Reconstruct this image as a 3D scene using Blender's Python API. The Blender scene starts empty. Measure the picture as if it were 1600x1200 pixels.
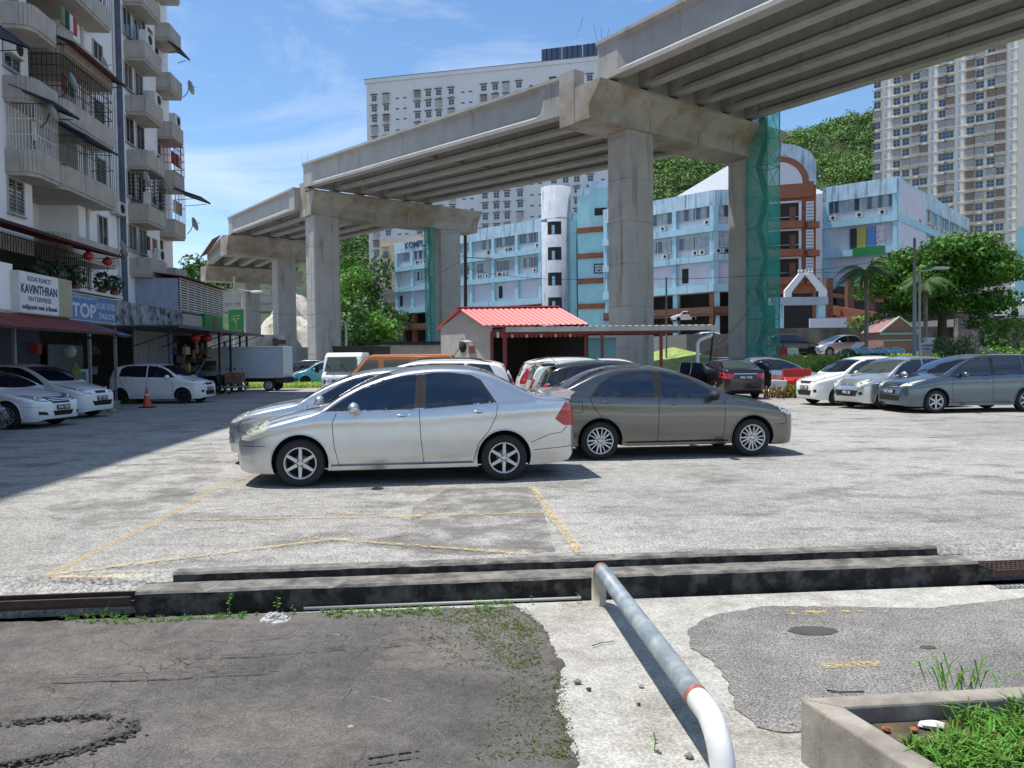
import bpy, bmesh, math, random
import numpy as np
from mathutils import Vector, Matrix, Euler
from mathutils.bvhtree import BVHTree
from mathutils.geometry import delaunay_2d_cdt
R = math.radians
random.seed(7); np.random.seed(7)
scene = bpy.context.scene
col = scene.collection

# ------------------------------------------------------------ camera
EYE = Vector((0, 0, 1.62)); FPX = 1202.0
cam_data = bpy.data.cameras.new("camera"); cam = bpy.data.objects.new("camera", cam_data)
col.objects.link(cam); scene.camera = cam
cam_data.sensor_width = 36; cam_data.lens = 36 * FPX / 1600
cam_data.clip_start = 0.05; cam_data.clip_end = 3000
cam.location = EYE
RM = Euler((R(88.0), 0, 0)).to_matrix() @ Matrix.Rotation(R(-0.6), 3, 'Z')
cam.rotation_euler = RM.to_euler()

# ------------------------------------------------------------ sky and sun
SUN = Vector((0.30, -0.10, -1.0)).normalized()      # direction the light travels
world = bpy.data.worlds.new("World"); scene.world = world; world.use_nodes = True
wn = world.node_tree.nodes; wl = world.node_tree.links; wn.clear()
sky = wn.new('ShaderNodeTexSky'); sky.sky_type = 'NISHITA'; sky.sun_disc = False
sky.sun_elevation = math.asin(-SUN.z); sky.sun_rotation = math.atan2(-SUN.x, -SUN.y)
sky.air_density = 1.0; sky.dust_density = 0.12; sky.ozone_density = 2.2
tc = wn.new('ShaderNodeTexCoord'); mp = wn.new('ShaderNodeMapping')
mp.inputs['Scale'].default_value = (1.1, 1.5, 4.2); mp.inputs['Rotation'].default_value = (0.15, 0.2, 0.5)
cn = wn.new('ShaderNodeTexNoise'); cn.inputs['Scale'].default_value = 2.1; cn.inputs['Detail'].default_value = 9
cn.inputs['Roughness'].default_value = 0.62; cn.inputs['Distortion'].default_value = 0.7
cr = wn.new('ShaderNodeValToRGB'); cr.color_ramp.elements[0].position = 0.43; cr.color_ramp.elements[0].color = (0, 0, 0, 1)
cr.color_ramp.elements[1].position = 0.80; cr.color_ramp.elements[1].color = (0.6, 0.6, 0.6, 1)
mx = wn.new('ShaderNodeMixRGB'); mx.inputs[2].default_value = (8.0, 8.6, 9.3, 1)
bg = wn.new('ShaderNodeBackground'); bg.inputs['Strength'].default_value = 0.115
wo = wn.new('ShaderNodeOutputWorld')
wl.new(tc.outputs['Generated'], mp.inputs[0]); wl.new(mp.outputs[0], cn.inputs['Vector'])
wl.new(cn.outputs['Fac'], cr.inputs[0]); wl.new(cr.outputs[0], mx.inputs[0])
hs = wn.new('ShaderNodeHueSaturation'); hs.inputs['Saturation'].default_value = 1.12; hs.inputs['Value'].default_value = 1.30
wl.new(sky.outputs[0], hs.inputs['Color']); wl.new(hs.outputs[0], mx.inputs[1]); wl.new(mx.outputs[0], bg.inputs[0]); wl.new(bg.outputs[0], wo.inputs[0])
sun_d = bpy.data.lights.new("sun", 'SUN'); sun_d.energy = 5.0; sun_d.angle = R(0.5); sun_d.color = (1.0, 0.955, 0.88)
sun_o = bpy.data.objects.new("sun", sun_d); col.objects.link(sun_o)
sun_o.rotation_euler = SUN.to_track_quat('-Z', 'Y').to_euler(); sun_o.location = (-30, 10, 90)
scene.view_settings.view_transform = 'Standard'; scene.view_settings.look = 'None'
scene.view_settings.exposure = 0.22; scene.view_settings.gamma = 1; scene.view_settings.use_curve_mapping = False
scene.cycles.max_bounces = 6; scene.cycles.transparent_max_bounces = 12

# ------------------------------------------------------------ where a line of sight meets a surface
def ray(px, py):
    return (RM @ Vector(((px - 800) / FPX, -(py - 600) / FPX, -1))).normalized()
def hit(px, py, p, n):
    d = ray(px, py); n = Vector(n); t = (Vector(p) - EYE).dot(n) / d.dot(n)
    return EYE + d * t
def G(px, py, z=0.0): return hit(px, py, (0, 0, z), (0, 0, 1))
def Y(px, py, y): return hit(px, py, (0, y, 0), (0, 1, 0))

# ------------------------------------------------------------ materials
MATS = {}
def _new(name):
    m = bpy.data.materials.new(name); m.use_nodes = True
    return m, m.node_tree.nodes, m.node_tree.links, m.node_tree.nodes['Principled BSDF']
def mat(name, c, rough=0.6, metal=0.0, var=0.0, vs=3.0, bump=0.0, bs=30.0, coat=0.0, c2=None, streak=None, ss=1.0,
        alpha=1.0, emit=None, island=0.0, spec=0.5, trans=0.0, sheet=None):
    """plain procedural surface: base colour, mottling, a second colour in patches, streaks, bump"""
    if name in MATS: return MATS[name]
    m, n, l, b = _new(name); MATS[name] = m
    b.inputs['Roughness'].default_value = rough; b.inputs['Metallic'].default_value = metal
    b.inputs['Specular IOR Level'].default_value = spec
    if coat: b.inputs['Coat Weight'].default_value = coat; b.inputs['Coat Roughness'].default_value = 0.04
    if alpha < 1: b.inputs['Alpha'].default_value = alpha
    if emit: b.inputs['Emission Color'].default_value = (*emit[:3], 1); b.inputs['Emission Strength'].default_value = emit[3]
    if trans: b.inputs['Transmission Weight'].default_value = trans
    t = n.new('ShaderNodeTexCoord'); cur = None
    rgb = n.new('ShaderNodeRGB'); rgb.outputs[0].default_value = (*c, 1); cur = rgb.outputs[0]
    def noise(scale, detail=6, sc3=None, rough_=0.6):
        no = n.new('ShaderNodeTexNoise'); no.inputs['Scale'].default_value = scale; no.inputs['Detail'].default_value = detail
        no.inputs['Roughness'].default_value = rough_
        if sc3:
            mm = n.new('ShaderNodeMapping'); mm.inputs['Scale'].default_value = sc3
            l.new(t.outputs['Object'], mm.inputs[0]); l.new(mm.outputs[0], no.inputs['Vector'])
        else: l.new(t.outputs['Object'], no.inputs['Vector'])
        return no.outputs['Fac']
    def ramp(src, a, bb):
        r = n.new('ShaderNodeMapRange'); r.inputs['From Min'].default_value = a; r.inputs['From Max'].default_value = bb
        l.new(src, r.inputs['Value']); return r.outputs['Result']
    def mix(fac, a, col2):
        x = n.new('ShaderNodeMixRGB')
        if hasattr(fac, 'links'): l.new(fac, x.inputs[0])
        else: x.inputs[0].default_value = fac
        l.new(a, x.inputs[1])
        if hasattr(col2, 'links'): l.new(col2, x.inputs[2])
        else: x.inputs[2].default_value = (*col2, 1)
        return x.outputs[0]
    if c2: cur = mix(ramp(noise(vs * 0.6, 8), 0.45, 0.62), cur, c2)
    if streak:
        f = ramp(noise(ss, 8, (3.2, 3.2, 0.25), 0.7), streak[3], streak[3] + streak[4])
        cur = mix(f, cur, streak[:3])
    if var:
        h = n.new('ShaderNodeHueSaturation'); l.new(cur, h.inputs['Color'])
        r = n.new('ShaderNodeMapRange'); r.inputs['To Min'].default_value = 1 - var; r.inputs['To Max'].default_value = 1 + var
        r.inputs['From Min'].default_value = 0.3; r.inputs['From Max'].default_value = 0.7
        l.new(noise(vs, 9), r.inputs['Value']); l.new(r.outputs[0], h.inputs['Value']); cur = h.outputs[0]
    if island:
        g = n.new('ShaderNodeNewGeometry'); h = n.new('ShaderNodeHueSaturation'); l.new(cur, h.inputs['Color'])
        r = n.new('ShaderNodeMapRange'); r.inputs['To Min'].default_value = 1 - island; r.inputs['To Max'].default_value = 1 + island
        l.new(g.outputs['Random Per Island'], r.inputs['Value']); l.new(r.outputs[0], h.inputs['Value'])
        r2 = n.new('ShaderNodeMapRange'); r2.inputs['To Min'].default_value = 0.475; r2.inputs['To Max'].default_value = 0.52
        l.new(g.outputs['Random Per Island'], r2.inputs['Value']); l.new(r2.outputs[0], h.inputs['Hue']); cur = h.outputs[0]
    l.new(cur, b.inputs['Base Color'])
    if bump:
        bn = n.new('ShaderNodeBump'); bn.inputs['Strength'].default_value = bump; bn.inputs['Distance'].default_value = 0.02
        l.new(noise(bs, 8, None, 0.75), bn.inputs['Height']); l.new(bn.outputs[0], b.inputs['Normal'])
    if sheet:   # leaf: let some light through
        tr = n.new('ShaderNodeBsdfTranslucent'); ms = n.new('ShaderNodeMixShader'); ms.inputs[0].default_value = sheet
        l.new(cur, tr.inputs[0]); l.new(b.outputs[0], ms.inputs[1]); l.new(tr.outputs[0], ms.inputs[2])
        l.new(ms.outputs[0], n['Material Output'].inputs[0])
    return m

# ------------------------------------------------------------ mesh building
class MB:
    def __init__(s, M=None): s.v = []; s.f = []; s.m = []; s.mats = []; s.M = M; s.sm = []
    def mi(s, m):
        if m not in s.mats: s.mats.append(m)
        return s.mats.index(m)
    def add(s, vs, fs, m, smooth=False):
        o = len(s.v)
        if s.M is not None: vs = [s.M @ Vector(v) for v in vs]
        s.v += [tuple(v) for v in vs]; k = s.mi(m)
        for f in fs: s.f.append(tuple(i + o for i in f)); s.m.append(k); s.sm.append(smooth)
        return s
    def box(s, c, d, m, rz=0.0, T=None):
        x, y, z = d[0] / 2, d[1] / 2, d[2] / 2; c = Vector(c)
        Q = T if T is not None else Matrix.Rotation(rz, 3, 'Z')
        vs = [c + Q @ Vector((a, b, e)) for e in (-z, z) for a, b in ((-x, -y), (x, -y), (x, y), (-x, y))]
        return s.add(vs, [(3, 2, 1, 0), (4, 5, 6, 7), (0, 1, 5, 4), (1, 2, 6, 5), (2, 3, 7, 6), (3, 0, 4, 7)], m)
    def bar(s, a, b, w, h, m, up=(0, 0, 1)):
        """box beam of section w (sideways) x h (up) from a to b"""
        a = Vector(a); b = Vector(b); d = (b - a); L = d.length; d.normalize()
        u = Vector(up); x = d.cross(u)
        if x.length < 1e-4: x = d.cross(Vector((1, 0, 0)))
        x.normalize(); u = x.cross(d)
        Q = Matrix((d, -x, u)).transposed()
        return s.box((a + b) / 2, (L, w, h), m, T=Q)
    def prism(s, poly, z0, z1, m, cap=True):
        n = len(poly); vs = [(*p, z0) for p in poly] + [(*p, z1) for p in poly]
        fs = [(i, (i + 1) % n, n + (i + 1) % n, n + i) for i in range(n)]
        if cap: fs += [tuple(range(n - 1, -1, -1)), tuple(range(n, 2 * n))]
        return s.add(vs, fs, m)
    def ext(s, poly3, d, m):
        """extrude a closed 3-D polygon by vector d"""
        n = len(poly3); d = Vector(d); vs = [Vector(p) for p in poly3]; vs += [p + d for p in vs]
        fs = [(i, (i + 1) % n, n + (i + 1) % n, n + i) for i in range(n)] + [tuple(range(n - 1, -1, -1)), tuple(range(n, 2 * n))]
        return s.add(vs, fs, m)
    def tube(s, pts, r, m, n=8, cap=True, smooth=True):
        pts = [Vector(p) for p in pts]; rs = r if isinstance(r, (list, tuple)) else [r] * len(pts)
        vs = []; up = Vector((0, 0, 1)); px = None
        for i, p in enumerate(pts):
            d = (pts[min(i + 1, len(pts) - 1)] - pts[max(i - 1, 0)]).normalized()
            x = d.cross(up) if px is None else px - d * px.dot(d)
            if x.length < 1e-3: x = d.cross(Vector((0, 1, 0)))
            x.normalize(); px = x; y = d.cross(x)
            vs += [p + (x * math.cos(2 * math.pi * k / n) + y * math.sin(2 * math.pi * k / n)) * rs[i] for k in range(n)]
        fs = []
        for i in range(len(pts) - 1):
            fs += [(i * n + k, i * n + (k + 1) % n, (i + 1) * n + (k + 1) % n, (i + 1) * n + k) for k in range(n)]
        s.add(vs, fs, m, smooth)
        if cap:
            o = len(s.v) - len(vs); k0 = s.mi(m); e = len(s.v) - n
            s.f.append(tuple(range(o, o + n))); s.m.append(k0); s.sm.append(False)
            s.f.append(tuple(range(len(s.v) - 1, e - 1, -1))); s.m.append(k0); s.sm.append(False)
        return s
    def lathe(s, prof, m, n=24, axis='Z', c=(0, 0, 0), smooth=True, arc=2 * math.pi):
        vs = []; c = Vector(c); full = abs(arc - 2 * math.pi) < 1e-6; nn = n if full else n + 1
        for r, h in prof:
            for k in range(nn):
                a = arc * k / n; p = (r * math.cos(a), r * math.sin(a), h)
                if axis == 'Y': p = (p[0], p[2], p[1])
                if axis == 'X': p = (p[2], p[0], p[1])
                vs.append(c + Vector(p))
        fs = []
        for i in range(len(prof) - 1):
            for k in range(n):
                k2 = (k + 1) % nn
                fs.append((i * nn + k, i * nn + k2, (i + 1) * nn + k2, (i + 1) * nn + k))
        return s.add(vs, fs, m, smooth)
    def ball(s, c, r, m, n=10, sc=(1, 1, 1)):
        prof = []; vs = []; c = Vector(c); k = n // 2 + 1
        for i in range(k + 1):
            t = math.pi * i / k
            for j in range(n):
                a = 2 * math.pi * j / n
                vs.append(c + Vector((r * sc[0] * math.sin(t) * math.cos(a), r * sc[1] * math.sin(t) * math.sin(a), r * sc[2] * math.cos(t))))
        fs = [(i * n + j, i * n + (j + 1) % n, (i + 1) * n + (j + 1) % n, (i + 1) * n + j) for i in range(k) for j in range(n)]
        return s.add(vs, fs, m, True)
    def mesh(s, name):
        me = bpy.data.meshes.new(name); me.from_pydata(s.v, [], s.f)
        for m in s.mats: me.materials.append(m)
        me.polygons.foreach_set('material_index', s.m); me.polygons.foreach_set('use_smooth', s.sm)
        me.update(); return me
WORLD = {}
def link(name, me, parent=None, M=None):
    o = bpy.data.objects.new(name, me); col.objects.link(o)
    if parent is not None: o.parent = parent
    if M is not None: o.matrix_local = M
    return o
def part(name, mb, parent, label=None, kind=None, bevel=0.0, recalc=False):
    me = mb.mesh(name) if isinstance(mb, MB) else mb
    top = parent
    off = WORLD.get(top.name)
    if off is not None: me.transform(Matrix.Translation(-off))
    if recalc:
        bm = bmesh.new(); bm.from_mesh(me); bmesh.ops.remove_doubles(bm, verts=bm.verts, dist=1e-5); bmesh.ops.recalc_face_normals(bm, faces=bm.faces); bm.to_mesh(me); bm.free()
    o = link(name, me, parent)
    if off is not None: WORLD[o.name] = off
    if label: o['label'] = label
    if kind: o['kind'] = kind
    if bevel:
        md = o.modifiers.new('bevel', 'BEVEL'); md.width = bevel; md.segments = 2; md.limit_method = 'ANGLE'; md.angle_limit = R(40)
    return o
def tag(o, label, cat, group=None):
    o['label'] = label; o['category'] = cat
    if group: o['group'] = group
    return o
def thing(name, label, cat, loc=(0, 0, 0), rz=0.0, group=None, world=False):
    """an Empty at the thing's base; with world=True its parts are given in world coordinates"""
    o = bpy.data.objects.new(name, None); col.objects.link(o); o.empty_display_size = 0.3
    o.location = loc; o.rotation_euler = (0, 0, rz); tag(o, label, cat, group)
    if world: WORLD[o.name] = Vector(loc)
    return o
def single(name, mb, label, cat, group=None, loc=None, bevel=0.0):
    """a thing that is one mesh, given in world coordinates, origin moved to its base"""
    me = mb.mesh(name)
    if loc is None:
        a = np.array(mb.v); loc = Vector(((a[:, 0].min() + a[:, 0].max()) / 2, (a[:, 1].min() + a[:, 1].max()) / 2, a[:, 2].min()))
    me.transform(Matrix.Translation(-Vector(loc))); o = link(name, me); o.location = loc
    if bevel:
        md = o.modifiers.new('bevel', 'BEVEL'); md.width = bevel; md.segments = 2; md.limit_method = 'ANGLE'; md.angle_limit = R(40)
    return tag(o, label, cat, group)
def struct(name, mb, kind='structure', label=None, bevel=0):
    o = link(name, mb.mesh(name) if isinstance(mb, MB) else mb); o['kind'] = kind
    if label: o['label'] = label
    if kind == 'stuff': o['category'] = name.replace('_', ' ')
    if bevel:
        md = o.modifiers.new('bevel', 'BEVEL'); md.width = bevel; md.segments = 2; md.limit_method = 'ANGLE'; md.angle_limit = R(40)
    return o
def dup(root, loc, rz=None, label=None, group=None):
    r = root.copy(); col.objects.link(r); r.location = loc
    if rz is not None: r.rotation_euler = (0, 0, rz)
    if label: r['label'] = label
    if group: r['group'] = group
    def kids(a, b):
        for ch in list(a.children):
            c = ch.copy(); col.objects.link(c); c.parent = b; kids(ch, c)
    kids(root, r); return r
_FONTS = {}
def text_mesh(txt, size, m, M, extrude=0.003, bold=0.0, width=None, space=1.0):
    cu = bpy.data.curves.new('t', 'FONT'); cu.body = txt; cu.size = size; cu.align_x = 'CENTER'; cu.align_y = 'CENTER'
    cu.extrude = extrude; cu.offset = bold; cu.space_character = space
    o = bpy.data.objects.new('t', cu); col.objects.link(o); bpy.context.view_layer.update()
    me = bpy.data.meshes.new_from_object(o.evaluated_get(bpy.context.evaluated_depsgraph_get()))
    bpy.data.objects.remove(o)
    if width and len(me.vertices):
        xs = [v.co.x for v in me.vertices]; w = max(xs) - min(xs); me.transform(Matrix.Scale(width / max(w, 1e-6), 4, (1, 0, 0)))
    me.transform(M); me.materials.clear(); me.materials.append(m)
    return me
def frame(o, x, up):
    """matrix whose X is x, Y is up, Z is the outward normal, origin o"""
    x = Vector(x).normalized(); up = Vector(up); z = x.cross(up).normalized(); up = z.cross(x)
    M = Matrix((x, up, z)).transposed().to_4x4(); M.translation = Vector(o); return M
def text_part(txt, size, m, o, x, up, parent, width=None, bold=0.0, name='lettering', extrude=0.003):
    return part(name, text_mesh(txt, size, m, frame(o, x, up), extrude, bold, width), parent)
def np_mesh(name, V, nper, mats, midx=None, smooth=False):
    """V: (n*nper,3) faces of nper separate vertices"""
    n = len(V) // nper; me = bpy.data.meshes.new(name)
    me.vertices.add(len(V)); me.vertices.foreach_set('co', V.astype(np.float32).ravel())
    me.loops.add(len(V)); me.loops.foreach_set('vertex_index', np.arange(len(V), dtype=np.int32))
    me.polygons.add(n); me.polygons.foreach_set('loop_start', np.arange(0, len(V), nper, dtype=np.int32))
    for m in mats: me.materials.append(m)
    if midx is not None: me.polygons.foreach_set('material_index', midx.astype(np.int32))
    me.update(calc_edges=True); return me
def leaf_quads(P, N, size, aspect=0.55, jit=0.5, rng=None):
    """diamond leaves at points P facing roughly N"""
    rng = rng or np.random; n = len(P)
    N = N + rng.normal(0, jit, (n, 3)); N /= np.linalg.norm(N, axis=1)[:, None] + 1e-9
    A = np.cross(N, rng.normal(0, 1, (n, 3))); A /= np.linalg.norm(A, axis=1)[:, None] + 1e-9
    B = np.cross(N, A); s = (size * rng.uniform(0.6, 1.35, n))[:, None]
    return np.stack([P - A * s, P - B * s * aspect + N * s * .1, P + A * s, P + B * s * aspect + N * s * .1], 1).reshape(-1, 3)
def blob_points(blobs, dens, rng, inner=0.25):
    """points on and in a set of ellipsoids (x,y,z,rx,ry,rz); dens = points per square metre of shell"""
    P = []; N = []
    for (x, y, z, a, b, c) in blobs:
        k = max(12, int(dens * 4 * math.pi * ((a * b) ** 1.6 / 3 + (a * c) ** 1.6 / 3 + (b * c) ** 1.6 / 3) ** (1 / 1.6)))
        d = rng.normal(0, 1, (k, 3)); d /= np.linalg.norm(d, axis=1)[:, None]
        rr = 1 - inner * rng.random(k) ** 1.5 + rng.normal(0, .05, k)
        P.append(np.array([x, y, z]) + d * rr[:, None] * np.array([a, b, c])); N.append(d / np.array([a, b, c]) * min(a, b, c))
    P = np.concatenate(P); N = np.concatenate(N); N /= np.linalg.norm(N, axis=1)[:, None]
    return P, N
# ------------------------------------------------------------ shared materials
def paint(name, c, metal=0.0, rough=0.3): return mat(name, c, rough=rough, metal=metal, coat=0.9, var=0.04, vs=5)
M_GLASS = mat('tinted_glass', (0.006, 0.012, 0.028), rough=0.02, spec=0.9, coat=0.4)
M_GLASS2 = mat('clear_glass', (0.05, 0.07, 0.07), rough=0.04, spec=0.9)
M_RUB = mat('black_rubber', (0.015, 0.015, 0.016), rough=0.7)
M_TYRE = mat('tyre_rubber', (0.02, 0.02, 0.021), rough=0.85, bump=0.3, bs=60)
M_CHR = mat('chrome', (0.75, 0.75, 0.76), rough=0.12, metal=1.0)
M_ALU = mat('wheel_alloy', (0.55, 0.56, 0.57), rough=0.35, metal=0.6, var=0.05)
M_DARK = mat('dark_void', (0.008, 0.008, 0.009), rough=0.9)
M_LAMP = mat('headlamp_lens', (0.62, 0.64, 0.62), rough=0.08, metal=0.35, coat=1.0, var=0.25, vs=14)
M_LAMPO = mat('yellowed_lens', (0.55, 0.56, 0.44), rough=0.25, coat=0.5, var=0.15, vs=10)
M_RED = mat('red_lens', (0.42, 0.012, 0.015), rough=0.12, coat=1.0)
M_WHITE = mat('white_plastic', (0.75, 0.75, 0.74), rough=0.4)
M_PLATE = mat('black_plate', (0.01, 0.01, 0.01), rough=0.5)
M_SIL = paint('silver_paint', (0.60, 0.61, 0.62), 0.85, 0.29)
M_LSIL = paint('pale_silver_paint', (0.60, 0.62, 0.64), 0.8, 0.27)
M_GRY = paint('grey_paint', (0.15, 0.148, 0.142), 0.85, 0.24)
M_WHT = paint('white_paint', (0.80, 0.80, 0.79), 0.0, 0.35)
M_BGR = paint('blue_grey_paint', (0.11, 0.15, 0.185), 0.8, 0.25)
M_BLK = paint('black_paint', (0.012, 0.012, 0.016), 0.2, 0.25)
M_MAR = paint('dark_maroon_paint', (0.018, 0.010, 0.014), 0.3, 0.25)
M_BLU = paint('blue_paint', (0.02, 0.08, 0.35), 0.2, 0.3)
M_LBL = paint('light_blue_paint', (0.12, 0.42, 0.6), 0.0, 0.3)
M_ORG = paint('orange_paint', (0.52, 0.17, 0.035), 0.0, 0.4)

def pchip(pts):
    xs = np.array([p[0] for p in pts], float); ys = np.array([p[1] for p in pts], float)
    h = np.diff(xs); d = np.diff(ys) / h; m = np.zeros(len(xs)); m[0] = d[0]; m[-1] = d[-1]
    for i in range(1, len(xs) - 1):
        if d[i - 1] * d[i] > 0:
            w1 = 2 * h[i] + h[i - 1]; w2 = h[i] + 2 * h[i - 1]; m[i] = (w1 + w2) / (w1 / d[i - 1] + w2 / d[i])
    def f(x):
        x = min(max(x, xs[0]), xs[-1]); i = min(int(np.searchsorted(xs, x, 'right')) - 1, len(h) - 1)
        t = (x - xs[i]) / h[i]; a = h[i]
        return ((1 + 2 * t) * (1 - t) ** 2 * ys[i] + t * (1 - t) ** 2 * a * m[i] + t * t * (3 - 2 * t) * ys[i + 1] + t * t * (t - 1) * a * m[i + 1])
    return f

WHEELS = {}
def wheel_meshes(style, r, w=0.19):
    key = (style, r)
    if key in WHEELS: return WHEELS[key]
    rr = r * (0.67 if style != 'twist' else 0.70)
    ty = MB(); h = w / 2
    prof = [(rr * .99, -h * .8), (rr * 1.03, -h * .98), (r * .90, -h), (r * .985, -h * .8), (r, -h * .55), (r, h * .55), (r * .985, h * .8), (r * .90, h), (rr * 1.03, h * .98), (rr * .99, h * .8), (rr * .99, -h * .8)]
    ty.lathe(prof, M_TYRE, 40, 'Y')
    rm = MB(); o = -h   # outer face at -Y
    rimm = {'dark': mat('black_alloy', (0.03, 0.03, 0.032), rough=0.3, metal=0.4), 'cap': M_ALU}.get(style, M_ALU)
    rm.lathe([(rr * 1.0, o * .98), (rr * .97, o * 1.02), (rr * .915, o * .96), (rr * .89, o * .6), (rr * .88, h * .8)], rimm, 40, 'Y')
    rm.lathe([(rr * .88, o * -.1), (0.001, o * -.1)], M_DARK, 24, 'Y')
    rm.lathe([(rr * .5, o * -.02), (rr * .5, o * .15), (.05, o * .15)], mat('brake_disc', (0.16, 0.15, 0.14), rough=0.4, metal=0.8), 24, 'Y')
    def spoke(a, w0, w1, sk=0.0, r1=.93):
        c, s = math.cos(a), math.sin(a); pts = []
        for (q, ww, z) in ((.12, w0, .88), (r1, w1, .93)):
            ang = sk * q
            for sg in (-1, 1):
                u = q * rr; v = sg * ww * rr
                x = u * math.cos(ang) - v * math.sin(ang); y = u * math.sin(ang) + v * math.cos(ang)
                pts.append((x * c - y * s, z * o, x * s + y * c))
        p = [pts[0], pts[1], pts[3], pts[2]]
        rm.add(p + [(a_, b_ * .45, c_) for a_, b_, c_ in p], [(0, 1, 2, 3), (4, 7, 6, 5), (0, 4, 5, 1), (1, 5, 6, 2), (2, 6, 7, 3), (3, 7, 4, 0)], rimm)
    if style == 'six':
        for k in range(6): spoke(k * math.pi / 3 + .5, .115, .085)
    elif style == 'twist':
        for k in range(5):
            a = k * 2 * math.pi / 5 + .3
            spoke(a, .07, .05, .35); spoke(a + .42, .06, .045, .30); spoke(a + .80, .05, .03, .3)
    elif style == 'five':
        for k in range(5): spoke(k * 2 * math.pi / 5 + .2, .12, .15)
    elif style == 'ten':
        for k in range(10): spoke(k * math.pi / 5, .06, .045, .1)
    elif style == 'cap':
        rm.lathe([(rr * .9, o * .85), (rr * .3, o * .95), (0.001, o * .95)], rimm, 24, 'Y')
        for k in range(7):
            a = k * 2 * math.pi / 7; rm.box((rr * .62 * math.cos(a), o * .9, rr * .62 * math.sin(a)), (.05, .02, .03), M_DARK)
    else:
        for k in range(5): spoke(k * 2 * math.pi / 5 + .3, .09, .11); 
    rm.lathe([(rr * .26, o * .80), (rr * .25, o * .92), (rr * .12, o * 1.0), (0.001, o * 1.0)], rimm, 16, 'Y')
    for k in range(4):
        a = k * math.pi / 2 + .6; rm.ball((rr * .17 * math.cos(a), o * .97, rr * .17 * math.sin(a)), .010, M_RUB, 6)
    WHEELS[key] = (ty.mesh('tyre'), rm.mesh('rim')); return WHEELS[key]

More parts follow.
